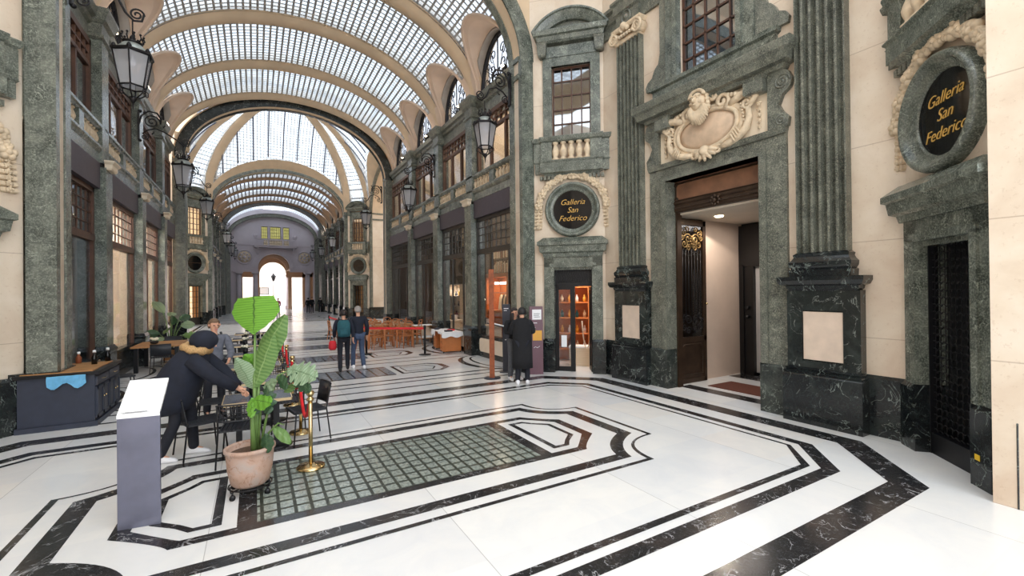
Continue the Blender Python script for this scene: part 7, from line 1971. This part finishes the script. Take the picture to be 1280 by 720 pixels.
# staff member in navy parka bending over the table (faces +x: rz = 90 deg)
Jb = STAND(pelvis=(0, .10, .93), chest=(0, -.04, 1.22), neck=(0, -.13, 1.36), head=(0, -.2, 1.46), face=(0, -.32, 1.41),
           shl=(-.19, -.09, 1.29), shr=(.19, -.09, 1.29), ell=(-.24, -.33, 1.06), elr=(.24, -.31, 1.04), wrl=(-.16, -.58, .86), wrr=(.14, -.52, .82),
           hpl=(-.1, .10, .88), hpr=(.1, .08, .88), knl=(-.12, .12, .48), knr=(.12, .02, .48), anl=(-.14, .28, .09), anr=(.13, .0, .09), toel=(-.14, .14, .04), toer=(.13, -.14, .04))
t, J = person('person in a navy parka with tan fur hood, bending over the terrace table', (-.74, 7.02), radians(78), Jb, dict(hair='hair_dark', top='navy_coat', legs='dark_trouser', shoe='shoe_white'), H=1.0)
m = MB(); rings = []
path = [((0, .17, .60), .24, .20), ((0, .19, .72), .28, .25), ((0, .15, .9), .28, .26), ((0, .07, 1.06), .265, .24), ((0, 0, 1.19), .26, .21), ((0, -.06, 1.30), .22, .17), ((0, -.11, 1.37), .15, .13)]
for i, (c, w_, d_) in enumerate(path):
    a_ = Vector(path[max(0, i - 1)][0]); b_ = Vector(path[min(len(path) - 1, i + 1)][0]); tn = (b_ - a_).normalized(); sd = Vector((1, 0, 0)); bn = tn.cross(sd)
    rings.append([Vector(c) + sd * w_ * cos(x) * (1 + .03 * sin(5 * x + i)) + bn * d_ * sin(x) for x in [2 * pi * k / 24 for k in range(24)]])
m.loft(rings); m.build('parka', 'navy_coat', t)
for s in (-1, 1):
    m = MB(); sh = Vector((s * .19, -.08, 1.27)); el = J['el' + ('l' if s < 0 else 'r')]; wr = J['wr' + ('l' if s < 0 else 'r')]
    m.tube([sh, lerp(sh, el, .5), el, lerp(el, wr, .5), lerp(el, wr, .92)], [.10, .095, .085, .075, .06], 12); m.build('sleeve', 'navy_coat', t)
m = MB(); m.sphere((0, -.16, 1.49), .14, 18, 12, 0, .95, 1.05, 1.15); m.build('hood', 'navy_coat', t)
m = MB(); P_ = [Vector((.17 * cos(a), -.08 + .12 * sin(a), 1.39 + .035 * sin(a))) for a in [2 * pi * k / 20 for k in range(20)]]; m.tube(P_, [.05 + .012 * sin(k * 2.1) for k in range(20)], 8, closed=True); m.build('fur_collar', 'fur', t)
# colleague behind
person('person with short brown hair in a grey jumper standing behind the parka wearer', (-.62, 9.15), radians(15), STAND(elr=(.24, -.1, 1.12), wrr=(.16, -.3, 1.0), face=(.02, -.14, 1.56)), dict(hair='hair_brown', top='grey_wool', legs='dark_trouser', shoe='black_metal'), H=.97)

# two walkers
WK = dict(knl=(-.10, -.16, .52), anl=(-.10, -.12, .12), toel=(-.10, -.26, .1), knr=(.10, .05, .50), anr=(.10, .26, .12), toer=(.11, .14, .03), wrl=(-.24, .14, .9), wrr=(.24, -.16, .92))
t, J = person('walker with dark hair and teal backpack, carrying a small red bag', (2.02, 12.45), radians(172), STAND(**WK), dict(hair='hair_dark', top='navy_coat', legs='dark_trouser', shoe='black_metal'), H=.955)
bpk = thing('backpack', 'teal backpack on the back of the dark haired walker', 'backpack', (2.02, 12.45, 0), radians(172))
m = MB(); rings = []
for z, w_, d_ in ((.92, .11, .05), (.94, .155, .085), (1.1, .165, .10), (1.28, .155, .085), (1.36, .11, .05)): rings.append([(w_ * (abs(cos(a)) ** .6) * (1 if cos(a) > 0 else -1), .2 + d_ * (abs(sin(a)) ** .7) * (1 if sin(a) > 0 else -1), z) for a in [2 * pi * i / 20 for i in range(20)]])
m.loft(rings); m.build('bag_body', 'teal', bpk)
m = MB(); m.box(-.1, .1, .28, .33, .98, 1.12); m.build('front_pocket', 'teal', bpk, bevel=.02)
m = MB()
for s in (-1, 1): m.tube([(s * .1, .14, 1.32), (s * .12, .02, 1.42), (s * .13, -.12, 1.3), (s * .14, -.05, 1.05), (s * .13, .12, .98)], .015, 6)
m.build('strap', 'black_coat', bpk)
q = thing('shopping_bag', 'small red bag carried low by the walker with the backpack', 'bag', (1.74, 12.42, .58)); m = MB(); m.lathe([(.07, 0), (.1, .05), (.09, .2), (.06, .24)], seg=8, sx=1, sy=.5); m.build('bag_body', 'red_belt', q); m = MB(); m.tube([(-.05, 0, .23), (-.03, 0, .33), (.03, 0, .33), (.05, 0, .23)], .006, 5); m.build('handle', 'black_coat', q)
person('walker with grey hair, navy coat and blue jeans, right of the backpack wearer', (2.42, 12.6), radians(186), STAND(knl=(-.1, -.02, .5), anl=(-.1, .14, .1), toel=(-.1, 0, .04), knr=(.1, -.12, .52), anr=(.1, -.16, .09), toer=(.1, -.3, .05)), dict(hair='hair_grey', top='navy_coat', legs='denim', shoe='shoe_white'), H=1.0)
# far figures
for (x, y, rz, l, top, H_) in ((4.6, 49.2, 3.0, 'distant person in black, left one by the far column', 'black_coat', .9), (5.0, 49.6, .3, 'distant person in black, middle one by the far column', 'black_coat', .93), (5.85, 50.2, 2.6, 'distant person in black standing alone nearer the right wall', 'black_coat', .9)):
    person(l, (x, y), rz, STAND(), dict(hair='hair_black', top=top, legs='dark_trouser', shoe='black_metal'), H=H_, near=False)
person('distant person with dark hair and pink top in front of the far arch', (1.85, 47.5), .4, STAND(), dict(hair='hair_black', top='pink', legs='grey_denim', shoe='black_metal'), H=.92, near=False)
